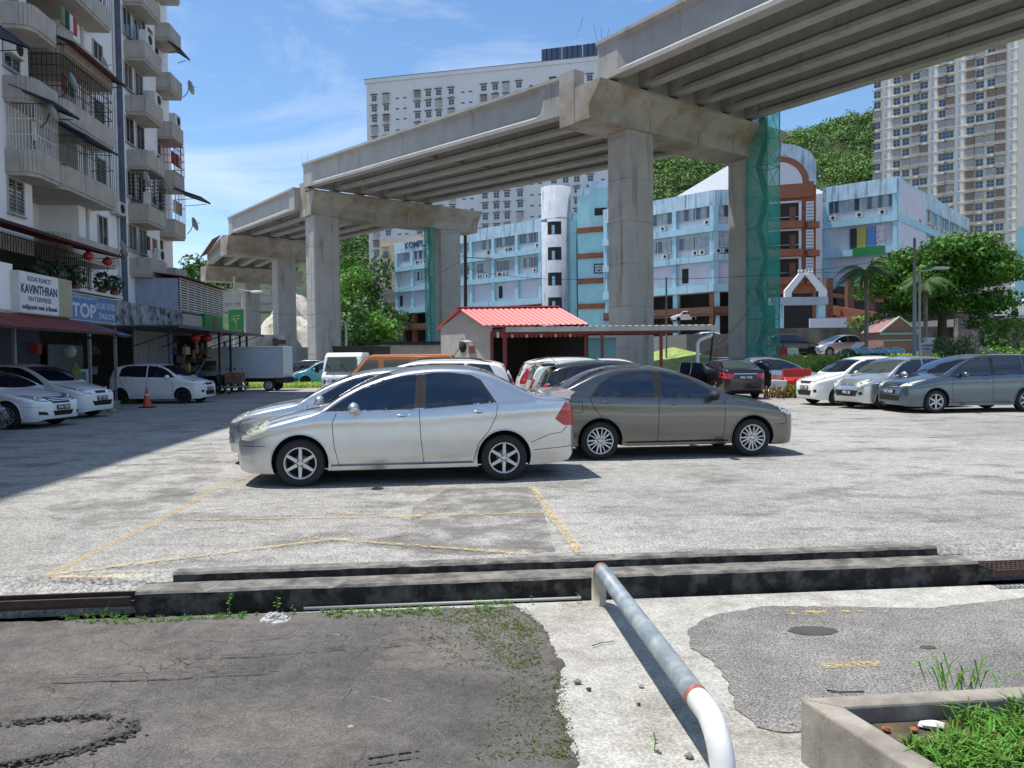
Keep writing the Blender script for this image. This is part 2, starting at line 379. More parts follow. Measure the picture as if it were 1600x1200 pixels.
class Car:
    """A car body lofted from its side profile, plan outline and belt line; x=0 at the front bumper,
    panes, lamps, seams and trims are laid on the lofted surface."""
    def __init__(s, name, label, cat, spec, body_mat, loc, yaw, group=None, label_extra=None):
        s.root = thing(name, label, cat, loc, yaw, group); s.sp = spec; s.bm = body_mat
        s.L = spec['L']; s.build()
    def sect(s, x):
        sp = s.sp; T = s.fT(x); B = s.fB(x); W = s.fW(x); zb = s.fb(x); cr = s.fc(x)
        rv = min(s.fr(x), (T - B) * .3); zt = max(T - cr - rv, B + .02)
        n1, n2, n3 = (24, 6, 9) if not sp.get('lo') else (8, 4, 5)
        def w(z):
            if z <= zb:
                t = (z - B) / max(zb - B, .01); k = 1 - .07 * (1 - t / .45) ** 2 if t < .45 else 1 - .03 * ((t - .45) / .55) ** 2
                k += sp.get('crease', .013) * math.exp(-((t - .84) / .055) ** 2) + .008 * math.exp(-((t - .22) / .06) ** 2)
                return W * k
            return W * .97 - .012 * min(1, (z - zb) / .03) - sp.get('tum', .36) * (z - zb) - .12 * (z - zb) ** 2
        out = []; zs = [B + (zt - B) * i / (n1 - 1) for i in range(n1)]
        for z in zs: out.append((max(w(z), .05), z))
        wt = out[-1][0]; rh = min(rv * 1.2, wt * .4)
        for i in range(1, n2 + 1):
            a = math.pi / 2 * i / n2; out.append((wt - rh * (1 - math.cos(a)), zt + rv * math.sin(a)))
        we, ze = out[-1]
        for i in range(1, n3 + 1):
            y = we * (1 - i / n3); out.append((y, ze + cr * (1 - (y / we) ** 2)))
        return out
    def build(s):
        sp = s.sp
        s.fT, s.fB, s.fW, s.fb = pchip(sp['top']), pchip(sp['bot']), pchip(sp['wid']), pchip(sp['belt'])
        s.fc = pchip(sp.get('crown', [(0, .03), (.5, .05), (s.L - .4, .05), (s.L, .03)])); s.fr = pchip(sp.get('rad', [(0, .06), (.8, .09), (s.L, .08)]))
        n = 190 if not sp.get('lo') else 44
        xs = sorted(set([round(s.L * (1 - math.cos(math.pi * i / n)) / 2 * .35 + s.L * i / n * .65, 4) for i in range(n + 1)]))
        v = []; f = []; c = 0; L2 = s.L / 2
        for x in xs:
            h = s.sect(x); ring = [(x - L2, -y, z) for y, z in h] + [(x - L2, y, z) for y, z in reversed(h[:-1])]
            c = len(ring); v += ring
        for i in range(len(xs) - 1):
            for k in range(c):
                k2 = (k + 1) % c; f.append((i * c + k, (i + 1) * c + k, (i + 1) * c + k2, i * c + k2))
        f.append(tuple(range(c))); f.append(tuple(range(len(v) - 1, len(v) - 1 - c, -1)))
        mb = MB(); mb.add(v, f, s.bm, True); s.bvh = BVHTree.FromPolygons([Vector(p) for p in v], f)
        me = mb.mesh('body')
        bmm = bmesh.new(); bmm.from_mesh(me); bmesh.ops.recalc_face_normals(bmm, faces=bmm.faces); bmm.to_mesh(me); bmm.free()
        body = link('body', me, s.root); s.body = body
        wf, wr, r = sp['wf'] - L2, sp['wr'] - L2, sp['r']; ra = r * sp.get('arch', 1.17)
        cut = MB()
        for wx in (wf, wr):
            for sd in (-1, 1):
                W = s.fW(wx + L2); y0, y1 = sd * (W - .26), sd * (W + .2)
                cut.lathe([(.001, min(y0, y1)), (ra, min(y0, y1)), (ra, max(y0, y1)), (.001, max(y0, y1))], M_DARK, 40, 'Y', (wx, 0, r * 1.0 + .01), smooth=False)
        cme = cut.mesh('cut'); b2 = bmesh.new(); b2.from_mesh(cme); bmesh.ops.remove_doubles(b2, verts=b2.verts, dist=.002); bmesh.ops.recalc_face_normals(b2, faces=b2.faces); b2.to_mesh(cme); b2.free()
        co = link('cut', cme); co.parent = s.root; me.materials.append(M_DARK)
        md = body.modifiers.new('b', 'BOOLEAN'); md.object = co; md.operation = 'DIFFERENCE'; md.solver = 'EXACT'
        bpy.context.view_layer.update()
        nm = bpy.data.meshes.new_from_object(body.evaluated_get(bpy.context.evaluated_depsgraph_get()))
        body.modifiers.clear(); bpy.data.objects.remove(co)
        nm.materials.clear(); nm.materials.append(s.bm); nm.materials.append(M_DARK)
        for p in nm.polygons:
            p.use_smooth = True; p.material_index = 0; cc = p.center
            for wx in (wf, wr):
                d = math.hypot(cc.x - wx, cc.z - r - .01)
                if d < ra * 1.02 and abs(p.normal.y) < .6 and (p.normal.x * (cc.x - wx) + p.normal.z * (cc.z - r)) < 0: p.material_index = 1
                if d < ra and abs(cc.y) < s.fW(wx + L2) - .2: p.material_index = 1
            if p.normal.z < -.8 and cc.z < .45: p.material_index = 1
        nm.set_sharp_from_angle(angle=R(42)); body.data = nm; nm.name = 'body'
        # arch lips, wheels
        for wx in (wf, wr):
            for sd in (-1, 1):
                pts = []
                for k in range(25):
                    a = math.pi * (k / 24) * 1.10 - .05 * math.pi; x = wx + (ra + .006) * math.cos(a); z = r + .01 + (ra + .006) * math.sin(a)
                    p = s.cast('side', x + L2, z, sd)
                    if p and z > s.fB(x + L2) + .0: pts.append(p[0] + p[1] * .003)
                if len(pts) > 3: part('arch_lip', MB().tube(pts, .011, s.bm, 6), s.body)
                ty, rm = wheel_meshes(sp.get('wheel', 'six'), r); W = s.fW(wx + L2)
                M = Matrix.Translation((wx, sd * (W - .105 - .015), r)) @ (Matrix.Rotation(math.pi, 4, 'Z') if sd > 0 else Matrix())
                hub = thing_part('wheel', s.root, M)
                t = link('tyre', ty, hub); link('rim', rm, hub)
    def cast(s, view, a, b, sd=-1):
        L2 = s.L / 2
        if view == 'side': o, d = Vector((a - L2, sd * 3, b)), Vector((0, -sd, 0))
        elif view == 'front': o, d = Vector((-L2 - 3, a, b)), Vector((1, 0, 0))
        elif view == 'rear': o, d = Vector((L2 + 3, a, b)), Vector((-1, 0, 0))
        else: o, d = Vector((a - L2, b, 4)), Vector((0, 0, -1))
        h = s.bvh.ray_cast(o, d)
        if h[0] is None:
            q = {'side': Vector((a - L2, sd * .7, b)), 'front': Vector((-L2, a, b)), 'rear': Vector((L2, a, b)), 'top': Vector((a - L2, b, 1.2))}[view]
            h = s.bvh.find_nearest(q)
            if h[0] is None: return None
        nrm = h[1]
        if nrm.dot(-d) < 0: nrm = -nrm
        return h[0], nrm
    def smooth_normal(s, h): return h[1]
    def patch(s, name, view, poly, m, off=.004, sd=-1, res=.05, parent=None, label=None, thick=.0):
        """a pane, lamp or panel: polygon drawn in side/front/rear/top view, laid on the body"""
        P = []; n = len(poly); res *= s.sp.get('res', 1)
        for i in range(n):
            a = Vector(poly[i]); b = Vector(poly[(i + 1) % n]); k = max(1, int((b - a).length / res))
            for j in range(k): P.append(a + (b - a) * j / k)
        nb = len(P); xs = [p[0] for p in P]; ys = [p[1] for p in P]
        def inside(q):
            c = False
            for i in range(nb):
                a, b = P[i], P[(i + 1) % nb]
                if (a[1] > q[1]) != (b[1] > q[1]) and q[0] < (b[0] - a[0]) * (q[1] - a[1]) / (b[1] - a[1]) + a[0]: c = not c
            return c
        x = min(xs) + res * .5
        while x < max(xs):
            y = min(ys) + res * .5
            while y < max(ys):
                q = Vector((x, y))
                if inside(q) and min((p - q).length for p in P[:nb]) > res * .45: P.append(q)
                y += res
            x += res
        o = delaunay_2d_cdt(P, [], [list(range(nb))], 1, 1e-5)
        V = []; NN = []
        for q in o[0]:
            h = s.cast(view, q[0], q[1], sd); V.append(h[0]); NN.append(h[1])
        V = [a + b * off for a, b in zip(V, NN)]
        F = [tuple(t) for t in o[2]]
        mb = MB(); mb.add(V, F, m, True)
        # rim down to the body so the piece has thickness
        me = mb.mesh(name); bb = bmesh.new(); bb.from_mesh(me); bmesh.ops.recalc_face_normals(bb, faces=bb.faces)
        avg = sum((fc.normal * fc.calc_area() for fc in bb.faces), Vector()); ref = sum(NN, Vector())
        if avg.dot(ref) < 0: bmesh.ops.reverse_faces(bb, faces=bb.faces)
        ed = [e for e in bb.edges if e.is_boundary]; r_ = bmesh.ops.extrude_edge_only(bb, edges=ed)
        c0 = sum(NN, Vector()) / len(NN)
        for g in r_['geom']:
            if isinstance(g, bmesh.types.BMVert): g.co -= c0.normalized() * (off + .004)
        bb.to_mesh(me); bb.free(); me.set_sharp_from_angle(angle=R(50))
        return part(name, me, parent or s.root, label)
    def line(s, name, view, pts, w, m, off=.0015, sd=-1, parent=None, step=.04, closed=False):
        """seam or moulding along a polyline"""
        Q = []; pts = [Vector(p) for p in pts]
        if closed: pts = pts + [pts[0]]
        for i in range(len(pts) - 1):
            k = max(1, int((pts[i + 1] - pts[i]).length / step))
            for j in range(k): Q.append(pts[i] + (pts[i + 1] - pts[i]) * j / k)
        Q.append(pts[-1]); V = []; NN = []
        for i, q in enumerate(Q):
            d = (Q[min(i + 1, len(Q) - 1)] - Q[max(0, i - 1)]).normalized(); pr = Vector((-d[1], d[0])) * w / 2
            for e in (-1, 1):
                h = s.cast(view, q[0] + pr[0] * e, q[1] + pr[1] * e, sd); V.append(h[0] + h[1] * off); NN.append(h[1])
        F = [(2 * i, 2 * i + 1, 2 * i + 3, 2 * i + 2) for i in range(len(Q) - 1)]
        return part(name, MB().add(V, F, m, True), parent or s.body)
    def both(s, fn, *a, **k):
        for sd in (-1, 1): fn(*a, sd=sd, **k)
def thing_part(name, root, M):
    o = bpy.data.objects.new(name, None); col.objects.link(o); o.parent = root; o.matrix_local = M; o.empty_display_size = .1
    return o
def scale2(poly, g):
    """grow a polygon outward by about g"""
    n = len(poly); A = sum(poly[i][0] * poly[(i + 1) % n][1] - poly[(i + 1) % n][0] * poly[i][1] for i in range(n)); sg = 1 if A > 0 else -1
    out = []
    for i in range(n):
        a, b, c = Vector(poly[i - 1]), Vector(poly[i]), Vector(poly[(i + 1) % n])
        n1 = Vector(((b - a)[1], -(b - a)[0])).normalized() * sg; n2 = Vector(((c - b)[1], -(c - b)[0])).normalized() * sg
        m_ = (n1 + n2); m_ = m_ / max(m_.length_squared / 2, .35) ; out.append(tuple(b + m_ * g))
    return out

def dress(c, sp):
    """panes, lamps, grille, plates, seams, handles, mirrors of one car, from its spec"""
    L = c.L; far = sp.get('lo', False)
    if sp.get('surround'):
        ws = sp['windows']; tops = [p for p in sp['surround']]
        for sd in (-1, 1): c.patch('window_surround', 'side', tops, M_RUB, .0008, sd)
    for poly in sp.get('windows', []):
        for sd in (-1, 1):
            w = c.patch('side_window', 'side', scale2(poly, .022), M_RUB, .0015, sd)
            c.patch('pane', 'side', poly, sp.get('glass', M_GLASS), .004, sd, parent=w)
    if 'shield' in sp:
        x0, x1, y0, y1 = sp['shield']      # base x, top x, half widths
        cv = sp.get('shield_curve', .12)
        poly = [(x0 + cv * (t / y0) ** 2, t) for t in [y0 * (k / 6 - 1) for k in range(13)]] + [(x1 + .5 * cv * (t / y1) ** 2, t) for t in [y1 * (1 - k / 6) for k in range(13)]]
        w = c.patch('windscreen', 'top', scale2(poly, .018), M_RUB, .0015); c.patch('pane', 'top', poly, sp.get('sglass', M_GLASS), .004, parent=w)
        if not far:
            for k in (-1, 1):
                p = [c.cast('top', x0 - .0 + .03, .05 + k * .32)[0] + Vector((0, 0, .02)), c.cast('top', x0 + .16, k * .25 - .12)[0] + Vector((0, 0, .015))]
                part('wiper', MB().tube(p, .008, M_RUB, 5), c.root)
    if 'rearg' in sp:
        x0, x1, y0, y1 = sp['rearg']
        poly = [(x0 - .06 * (t / y0) ** 2, t) for t in [y0 * (k / 6 - 1) for k in range(13)]] + [(x1 - .06 * (t / y1) ** 2, t) for t in [y1 * (1 - k / 6) for k in range(13)]]
        w = c.patch('rear_window', 'top', scale2(poly, .018), M_RUB, .0015); c.patch('pane', 'top', poly, sp.get('rglass', M_GLASS), .004, parent=w)
    if 'rearg_v' in sp:
        w = c.patch('rear_window', 'rear', scale2(sp['rearg_v'], .02), M_RUB, .0015); c.patch('pane', 'rear', sp['rearg_v'], M_GLASS, .004, parent=w)
    for poly, m in sp.get('head', []):
        for sd in (-1, 1):
            q = c.patch('headlight', 'side', poly, m, .006, sd, res=.035)
    for poly, m in sp.get('head_f', []):
        for sd in (-1, 1):
            pp = [(sd * a, b) for a, b in poly]; pp = pp if sd > 0 else pp[::-1]
            w = c.patch('headlight', 'front', scale2(pp, .012), M_RUB, .002, res=.04); c.patch('lens', 'front', pp, m, .007, res=.04, parent=w)
            if not far:
                cx = sum(p[0] for p in pp) / len(pp); cz = sum(p[1] for p in pp) / len(pp)
                h = c.cast('front', cx, cz); part('lamp_bowl', MB().ball(h[0] + h[1] * .004, .045, M_CHR, 12, (.25, 1, 1)), w)
    for poly, m in sp.get('tail', []):
        for sd in (-1, 1):
            c.patch('tail_light', 'side', poly, m, .008, sd, res=.03)
    for poly, m in sp.get('tail_r', []):
        for sd in (-1, 1):
            pp = [(sd * a, b) for a, b in poly]; pp = pp if sd > 0 else pp[::-1]
            c.patch('tail_light', 'rear', pp, m, .008, res=.04)
    for nm, view, poly, m in sp.get('panels', []):
        c.patch(nm, view, poly, m, .005, res=.04)
    for nm, poly, m in sp.get('panels2', []):
        for sd in (-1, 1):
            pp = [(sd * a, b) for a, b in poly]; pp = pp if sd > 0 else pp[::-1]
            c.patch(nm, 'front', pp, m, .005, res=.04)
    for nm, view, pts, w, m in sp.get('bars', []):
        c.line(nm, view, pts, w, m, .010, parent=c.root)
    for pts in sp.get('seams', []):
        for sd in (-1, 1): c.line('door_gap' if not far else 'door_gap', 'side', pts, sp.get('gapw', .008), M_DARK, .0015, sd)
    for view, pts in sp.get('seams_v', []): c.line('panel_gap', view, pts, .007, M_DARK)
    if 'sill' in sp:
        for sd in (-1, 1): c.line('sill_skirt', 'side', sp['sill'][0], sp['sill'][1], c.bm, .018, sd, parent=c.root)
    for (x, z) in sp.get('handles', []):
        for sd in (-1, 1):
            h = c.cast('side', x, z, sd); mb = MB(); p = h[0] + h[1] * .022
            mb.ball(h[0] + h[1] * .002, .05, M_RUB if not far else c.bm, 12, (1, .08, .42))
            mb.tube([p + Vector((-.085, -h[1].y * .02, 0)), p + Vector((-.06, 0, .002)), p + Vector((.06, 0, .002)), p + Vector((.085, -h[1].y * .02, 0))], [.010, .014, .014, .010], sp.get('handm', c.bm), 8)
            part('door_handle', mb, c.root)
    if 'mirror' in sp:
        x, z = sp['mirror']
        for sd in (-1, 1):
            h = c.cast('side', x, z - .05, sd); p = h[0] + Vector((0.01, sd * .13, .045)); mb = MB()
            mb.tube([h[0] + Vector((0, -sd * .01, -.01)), h[0] + Vector((0.0, sd * .07, .01))], [.022, .02], M_RUB, 8)
            mb.ball(p, .125, sp.get('mirm', c.bm), 16, (.62, .98, .62)); ob = part('mirror', mb, c.root)
            part('mirror_glass', MB().ball(p + Vector((.035, 0, 0)), .09, M_GLASS, 12, (.45, .92, .6)), ob)
    for txt, view in sp.get('plates', []):
        a, z = sp.get('plate_f' if view == 'front' else 'plate_r', (0, .5)); h = c.cast(view, a, z); sg = -1 if view == 'front' else 1
        w, hh = sp.get('plate_size', (.46, .12)); p = Vector((h[0].x + sg * .018, a, z))
        pl = part('number_plate', MB().box(p, (.02, w, hh), M_PLATE), c.root)
        if txt:
            part('lettering', text_mesh(txt, hh * .95, M_WHITE, frame(p + Vector((sg * .0105, 0, 0)), (0, -1, 0) if sg < 0 else (0, 1, 0), (0, 0, 1)), .0015, .002, w * .88), pl)
    if 'rails' in sp:
        x0, x1, y = sp['rails']
        for sd in (-1, 1):
            pts = []
            for k in range(9):
                x = x0 + (x1 - x0) * k / 8; h = c.cast('top', x, sd * y); pts.append(h[0] + Vector((0, 0, .055 * min(1, 4 * min(k, 8 - k) / 8) + .002)))
            part('roof_rail', MB().tube(pts, .016, sp.get('railm', M_RUB), 6), c.root)
    if sp.get('antenna'):
        x, y, d = sp['antenna']; h = c.cast('top', x, y)[0]
        part('antenna', MB().tube([h, h + Vector(d)], [.006, .003], M_RUB, 5), c.root)
    if sp.get('spoiler'):
        pts, w = sp['spoiler']; mb = MB()
        n = len(pts); mb.ext([(a - L / 2, -w, b) for a, b in pts], (0, 2 * w, 0), c.bm); part('spoiler', mb, c.root, bevel=.008)
    # underside so light does not pass, and exhaust side dark floor
    return c

# ------------------------------------------------------------ car specs
SEDAN_A = dict(L=4.42, wf=.84, wr=3.44, r=.305, wheel='six', tum=.40,
    top=[(0, .50), (.025, .60), (.12, .70), (.30, .80), (.55, .88), (.85, .955), (1.08, 1.01), (1.35, 1.17), (1.65, 1.325), (1.95, 1.435), (2.3, 1.505), (2.65, 1.53), (3.0, 1.515), (3.22, 1.465), (3.5, 1.33), (3.80, 1.17), (3.95, 1.12), (4.15, 1.105), (4.30, 1.08), (4.38, 1.0), (4.42, .78)],
    bot=[(0, .33), (.06, .22), (.2, .175), (.6, .17), (1.2, .20), (3.2, .20), (3.9, .20), (4.3, .235), (4.42, .34)],
    wid=[(0, .40), (.04, .54), (.12, .655), (.28, .76), (.6, .825), (1.1, .845), (2.6, .847), (3.4, .84), (3.9, .80), (4.2, .745), (4.36, .655), (4.42, .54)],
    belt=[(0, .70), (.6, .86), (1.15, .945), (2.3, .965), (3.4, 1.03), (4.2, 1.06), (4.42, 1.0)],
    crown=[(0, .02), (.3, .05), (.9, .06), (1.4, .035), (2.0, .045), (3.0, .05), (3.6, .03), (3.9, .025), (4.42, .02)],
    rad=[(0, .05), (.5, .09), (1.2, .05), (2.0, .075), (3.2, .075), (3.7, .05), (4.0, .06), (4.42, .05)],
    windows=[[(1.19, .965), (1.40, 1.09), (1.66, 1.235), (1.92, 1.34), (2.15, 1.392), (2.315, 1.405), (2.275, .985)],
             [(2.43, .99), (2.445, 1.41), (2.75, 1.405), (3.02, 1.372), (3.14, 1.31), (3.31, 1.05)]],
    surround=[(2.27, .975), (2.30, 1.425), (2.46, 1.43), (2.45, .98)],
    shield=(1.13, 1.93, .67, .535), rearg=(3.82, 3.22, .58, .50),
    head=[([(.095, .60), (.12, .69), (.25, .80), (.40, .815), (.44, .74), (.38, .66), (.22, .60)], M_LAMPO)],
    tail=[([(4.13, .80), (4.28, 1.015), (4.385, .99), (4.41, .70), (4.25, .71)], M_RED)],
    panels=[('grille', 'front', [(-.42, .62), (.42, .62), (.36, .52), (-.36, .52)], M_RUB), ('air_dam', 'front', [(-.45, .40), (.45, .40), (.40, .28), (-.40, .28)], M_DARK),
            ('tail_reflector', 'side', [(4.19, .80), (4.39, .825), (4.40, .775), (4.2, .765)], M_WHITE)],
    seams=[[(1.30, .93), (1.245, .80), (1.27, .50), (1.33, .25)], [(2.36, 1.42), (2.345, .95), (2.36, .60), (2.40, .25)], [(3.36, 1.02), (3.34, .86), (3.25, .68), (3.10, .50), (3.03, .25)],
           [(3.80, .50), (4.05, .60), (4.22, .62), (4.30, .70)], [(3.83, .40), (4.40, .43)], [(.02, .52), (.25, .53), (.42, .53)], [(1.27, .265), (2.4, .255), (3.03, .255)], [(.45, .85), (.75, .93), (1.05, .985)]],
    sill=([(1.22, .225), (3.02, .225)], .10), handles=[(2.13, .885), (3.12, .915)], handm=M_CHR, mirror=(1.52, 1.0), mirm=M_SIL,
    plates=[('PGT 2148', 'front')], plate_f=(0, .46), spoiler=([(4.08, 1.085), (4.10, 1.14), (4.38, 1.165), (4.43, 1.15), (4.36, 1.09), (4.36, 1.05)], .66))
SEDAN_A['panels'] = [p for p in SEDAN_A['panels'] if p[1] != 'side']
SEDAN_B = dict(L=4.33, wf=.80, wr=3.27, r=.30, wheel='twist', tum=.40,
    top=[(0, .52), (.03, .64), (.12, .74), (.30, .82), (.60, .90), (.90, .955), (1.10, .985), (1.35, 1.12), (1.65, 1.275), (1.95, 1.39), (2.25, 1.455), (2.6, 1.48), (2.95, 1.465), (3.25, 1.39), (3.55, 1.25), (3.80, 1.14), (4.0, 1.11), (4.22, 1.09), (4.30, 1.0), (4.33, .8)],
    bot=[(0, .30), (.05, .21), (.2, .18), (.6, .18), (1.2, .215), (3.0, .215), (3.8, .22), (4.2, .26), (4.33, .35)],
    wid=[(0, .46), (.04, .58), (.12, .68), (.30, .77), (.6, .82), (1.1, .843), (2.6, .845), (3.3, .84), (3.8, .80), (4.15, .74), (4.28, .66), (4.33, .55)],
    belt=[(0, .72), (.6, .85), (1.15, .925), (2.3, .955), (3.4, 1.0), (4.1, 1.03), (4.33, 1.0)],
    crown=[(0, .02), (.3, .05), (.9, .06), (1.4, .035), (2.0, .045), (3.0, .05), (3.6, .03), (3.9, .025), (4.33, .02)],
    rad=[(0, .05), (.5, .09), (1.2, .05), (2.0, .075), (3.2, .07), (3.6, .05), (4.0, .06), (4.33, .05)],
    windows=[[(1.41, .955), (1.47, 1.035), (1.80, 1.215), (2.05, 1.315), (2.27, 1.352), (2.28, .975)], [(2.40, .98), (2.40, 1.358), (2.80, 1.345), (3.05, 1.29), (3.25, 1.17), (3.38, 1.01)]],
    surround=[(2.26, .965), (2.25, 1.37), (2.42, 1.375), (2.42, .97)],
    shield=(1.13, 1.86, .67, .535), rearg=(3.80, 3.16, .58, .49),
    head=[([(.045, .64), (.10, .72), (.30, .805), (.36, .79), (.30, .71), (.16, .655)], M_LAMP)],
    tail=[([(4.0, .86), (4.1, .98), (4.30, .96), (4.32, .80), (4.15, .80)], M_RED)],
    panels=[('grille', 'front', [(-.5, .66), (.5, .66), (.42, .56), (-.42, .56)], M_RUB), ('air_dam', 'front', [(-.5, .42), (.5, .42), (.42, .28), (-.42, .28)], M_DARK)],
    bars=[('bumper_trim', 'side', [(.02, .50), (.10, .47), (.13, .36), (.04, .33)], .02, M_CHR)],
    seams=[[(1.28, .93), (1.26, .78), (1.27, .50), (1.30, .27)], [(2.345, 1.36), (2.33, .95), (2.34, .60), (2.36, .27)], [(3.43, 1.0), (3.38, .84), (3.25, .68), (3.05, .50), (2.95, .30), (2.93, .27)],
           [(.35, .80), (.22, .62), (.20, .52), (.38, .50)], [(1.27, .285), (2.36, .275), (2.95, .275)], [(3.55, .92), (3.80, .92), (3.80, .75), (3.55, .75), (3.55, .92)], [(.45, .84), (.75, .91), (1.05, .96)]],
    sill=([(1.2, .235), (2.85, .235)], .075), handles=[(2.10, .86), (3.16, .90)], mirror=(1.47, .99), mirm=M_RUB, plates=[('PKB 6092', 'front')], plate_f=(0, .48))
def varied(base, **k):
    d = dict(base); d.update(k); return d
HATCH = dict(L=3.65, wf=.72, wr=3.12, r=.285, wheel='dark', tum=.30, lo=True,
    top=[(0, .50), (.03, .68), (.12, .80), (.30, .88), (.60, .96), (.80, 1.01), (1.05, 1.17), (1.35, 1.36), (1.6, 1.46), (1.95, 1.53), (2.4, 1.545), (2.9, 1.52), (3.25, 1.46), (3.42, 1.36), (3.55, 1.05), (3.62, .85), (3.65, .60)],
    bot=[(0, .30), (.05, .21), (.2, .18), (.8, .19), (2.9, .20), (3.5, .24), (3.65, .35)],
    wid=[(0, .44), (.04, .56), (.12, .66), (.30, .755), (.6, .80), (1.1, .82), (2.6, .825), (3.1, .81), (3.45, .765), (3.6, .68), (3.65, .58)],
    belt=[(0, .80), (.6, .90), (1.0, .96), (2.3, 1.0), (3.2, 1.04), (3.65, .98)],
    crown=[(0, .02), (.3, .05), (.9, .05), (1.4, .04), (3.2, .05), (3.65, .02)], rad=[(0, .05), (.5, .09), (1.0, .05), (1.8, .08), (3.2, .08), (3.65, .06)],
    windows=[[(1.05, 1.0), (1.25, 1.17), (1.5, 1.33), (1.75, 1.41), (2.05, 1.43), (2.04, 1.02)], [(2.13, 1.02), (2.14, 1.435), (2.9, 1.41), (3.08, 1.32), (3.14, 1.06)]],
    shield=(.86, 1.52, .68, .575), rearg_v=[(-.52, 1.08), (.52, 1.08), (.46, 1.38), (-.46, 1.38)],
    head_f=[([(.42, .70), (.66, .74), (.70, .86), (.55, .86)], M_LAMP)], tail_r=[([(.58, .75), (.72, .75), (.70, 1.1), (.60, 1.1)], M_RED)],
    panels=[('grille', 'front', [(-.34, .77), (.34, .77), (.26, .69), (-.26, .69)], M_RUB), ('air_dam', 'front', [(-.40, .48), (.40, .48), (.34, .32), (-.34, .32)], M_DARK)],
    panels2=[('fog_light', [(.50, .42), (.60, .42), (.60, .51), (.50, .51)], M_RUB)],
    seams=[[(1.12, .95), (1.07, .75), (1.12, .27)], [(2.09, 1.02), (2.08, .27)], [(3.12, 1.02), (3.05, .75), (2.85, .55), (2.80, .27)], [(1.12, .265), (2.8, .26)]], gapw=.012,
    sill=([(1.1, .235), (2.7, .235)], .07), handles=[(1.93, .90), (2.85, .93)], mirror=(1.22, 1.02), plates=[('PHA 7153', 'front')], plate_f=(0, .56))
MPV = dict(L=4.42, wf=.84, wr=3.45, r=.31, wheel='six', tum=.26, lo=False,
    top=[(0, .50), (.03, .66), (.12, .78), (.35, .88), (.70, .97), (.95, 1.03), (1.25, 1.19), (1.6, 1.38), (1.9, 1.50), (2.3, 1.58), (2.8, 1.60), (3.4, 1.59), (3.9, 1.54), (4.15, 1.45), (4.3, 1.1), (4.39, .85), (4.42, .60)],
    bot=[(0, .30), (.05, .21), (.2, .18), (.8, .19), (3.6, .20), (4.3, .25), (4.42, .35)],
    wid=[(0, .44), (.04, .57), (.12, .68), (.30, .78), (.6, .83), (1.1, .848), (3.4, .85), (4.0, .82), (4.3, .76), (4.39, .70), (4.42, .60)],
    belt=[(0, .78), (.6, .88), (1.15, .965), (2.3, 1.0), (3.4, 1.03), (4.42, .98)],
    crown=[(0, .02), (.3, .05), (.9, .05), (1.4, .04), (3.2, .05), (4.42, .02)], rad=[(0, .05), (.5, .10), (1.0, .05), (1.8, .08), (3.9, .08), (4.42, .06)],
    windows=[[(1.22, .985), (1.42, 1.13), (1.7, 1.30), (1.98, 1.42), (2.25, 1.465), (2.42, 1.475), (2.40, 1.015)], [(2.50, 1.02), (2.51, 1.48), (3.30, 1.475), (3.34, 1.045)], [(3.42, 1.05), (3.40, 1.475), (3.85, 1.44), (4.05, 1.10)]],
    surround=[(2.38, 1.0), (2.40, 1.495), (2.53, 1.50), (2.52, 1.01)],
    shield=(1.02, 1.82, .72, .60), rearg_v=[(-.56, 1.08), (.56, 1.08), (.50, 1.42), (-.50, 1.42)],
    head_f=[([(.40, .70), (.68, .74), (.74, .90), (.60, .86), (.44, .78)], M_LAMPO)], tail_r=[([(.60, .75), (.76, .75), (.74, 1.1), (.63, 1.1)], M_RED)],
    panels=[('grille', 'front', [(-.40, .79), (.40, .79), (.34, .67), (-.34, .67)], M_RUB), ('air_dam', 'front', [(-.48, .47), (.48, .47), (.44, .33), (-.44, .33)], M_DARK)],
    bars=[('grille_bar', 'front', [(-.38, .77), (-.12, .73), (.12, .73), (.38, .77)], .02, M_CHR), ('grille_bar', 'front', [(-.36, .70), (.36, .70)], .02, M_CHR)],
    seams=[[(1.32, .97), (1.27, .75), (1.32, .27)], [(2.45, 1.02), (2.44, .60), (2.46, .27)], [(3.44, 1.03), (3.36, .80), (3.15, .58), (3.08, .27)], [(1.32, .265), (3.08, .26)], [(3.5, .93), (4.2, .95)]],
    sill=([(1.2, .24), (3.0, .24)], .08), handles=[(2.25, .90), (3.22, .93)], mirror=(1.55, 1.04), mirm=M_BGR, plates=[('PGT 4209', 'front')], plate_f=(0, .57))
def make_car(name, label, cat, spec, m, loc, yaw, group=None):
    """yaw 0 = nose towards -X"""
    return dress(Car(name, label, cat, spec, m, loc, yaw, group), spec).root
def pose(spec, fx, fy, hx, hy, side):
    """root position from the ground point under the near front wheel, heading (hx,hy), side of that wheel (+1: car's +Y in its own frame)"""
    yaw = math.atan2(-hy, -hx); c, s = math.cos(yaw), math.sin(yaw)
    lx = spec['wf'] - spec['L'] / 2; ly = side * (max(w for _, w in spec['wid']) - .11)
    return (fx - (lx * c - ly * s), fy - (lx * s + ly * c), 0), yaw
# ------------------------------------------------------------ cars in the lot
CARS_ON = True
GRP = None
a = G(471, 760); b = G(796, 750); h = (a - b).normalized()
l, y = pose(SEDAN_A, a.x, a.y, h.x, h.y, -1 if True else 1)
def place(spec, px, py, hx, hy, side): 
    g = G(px, py); return pose(spec, g.x, g.y, hx, hy, side)
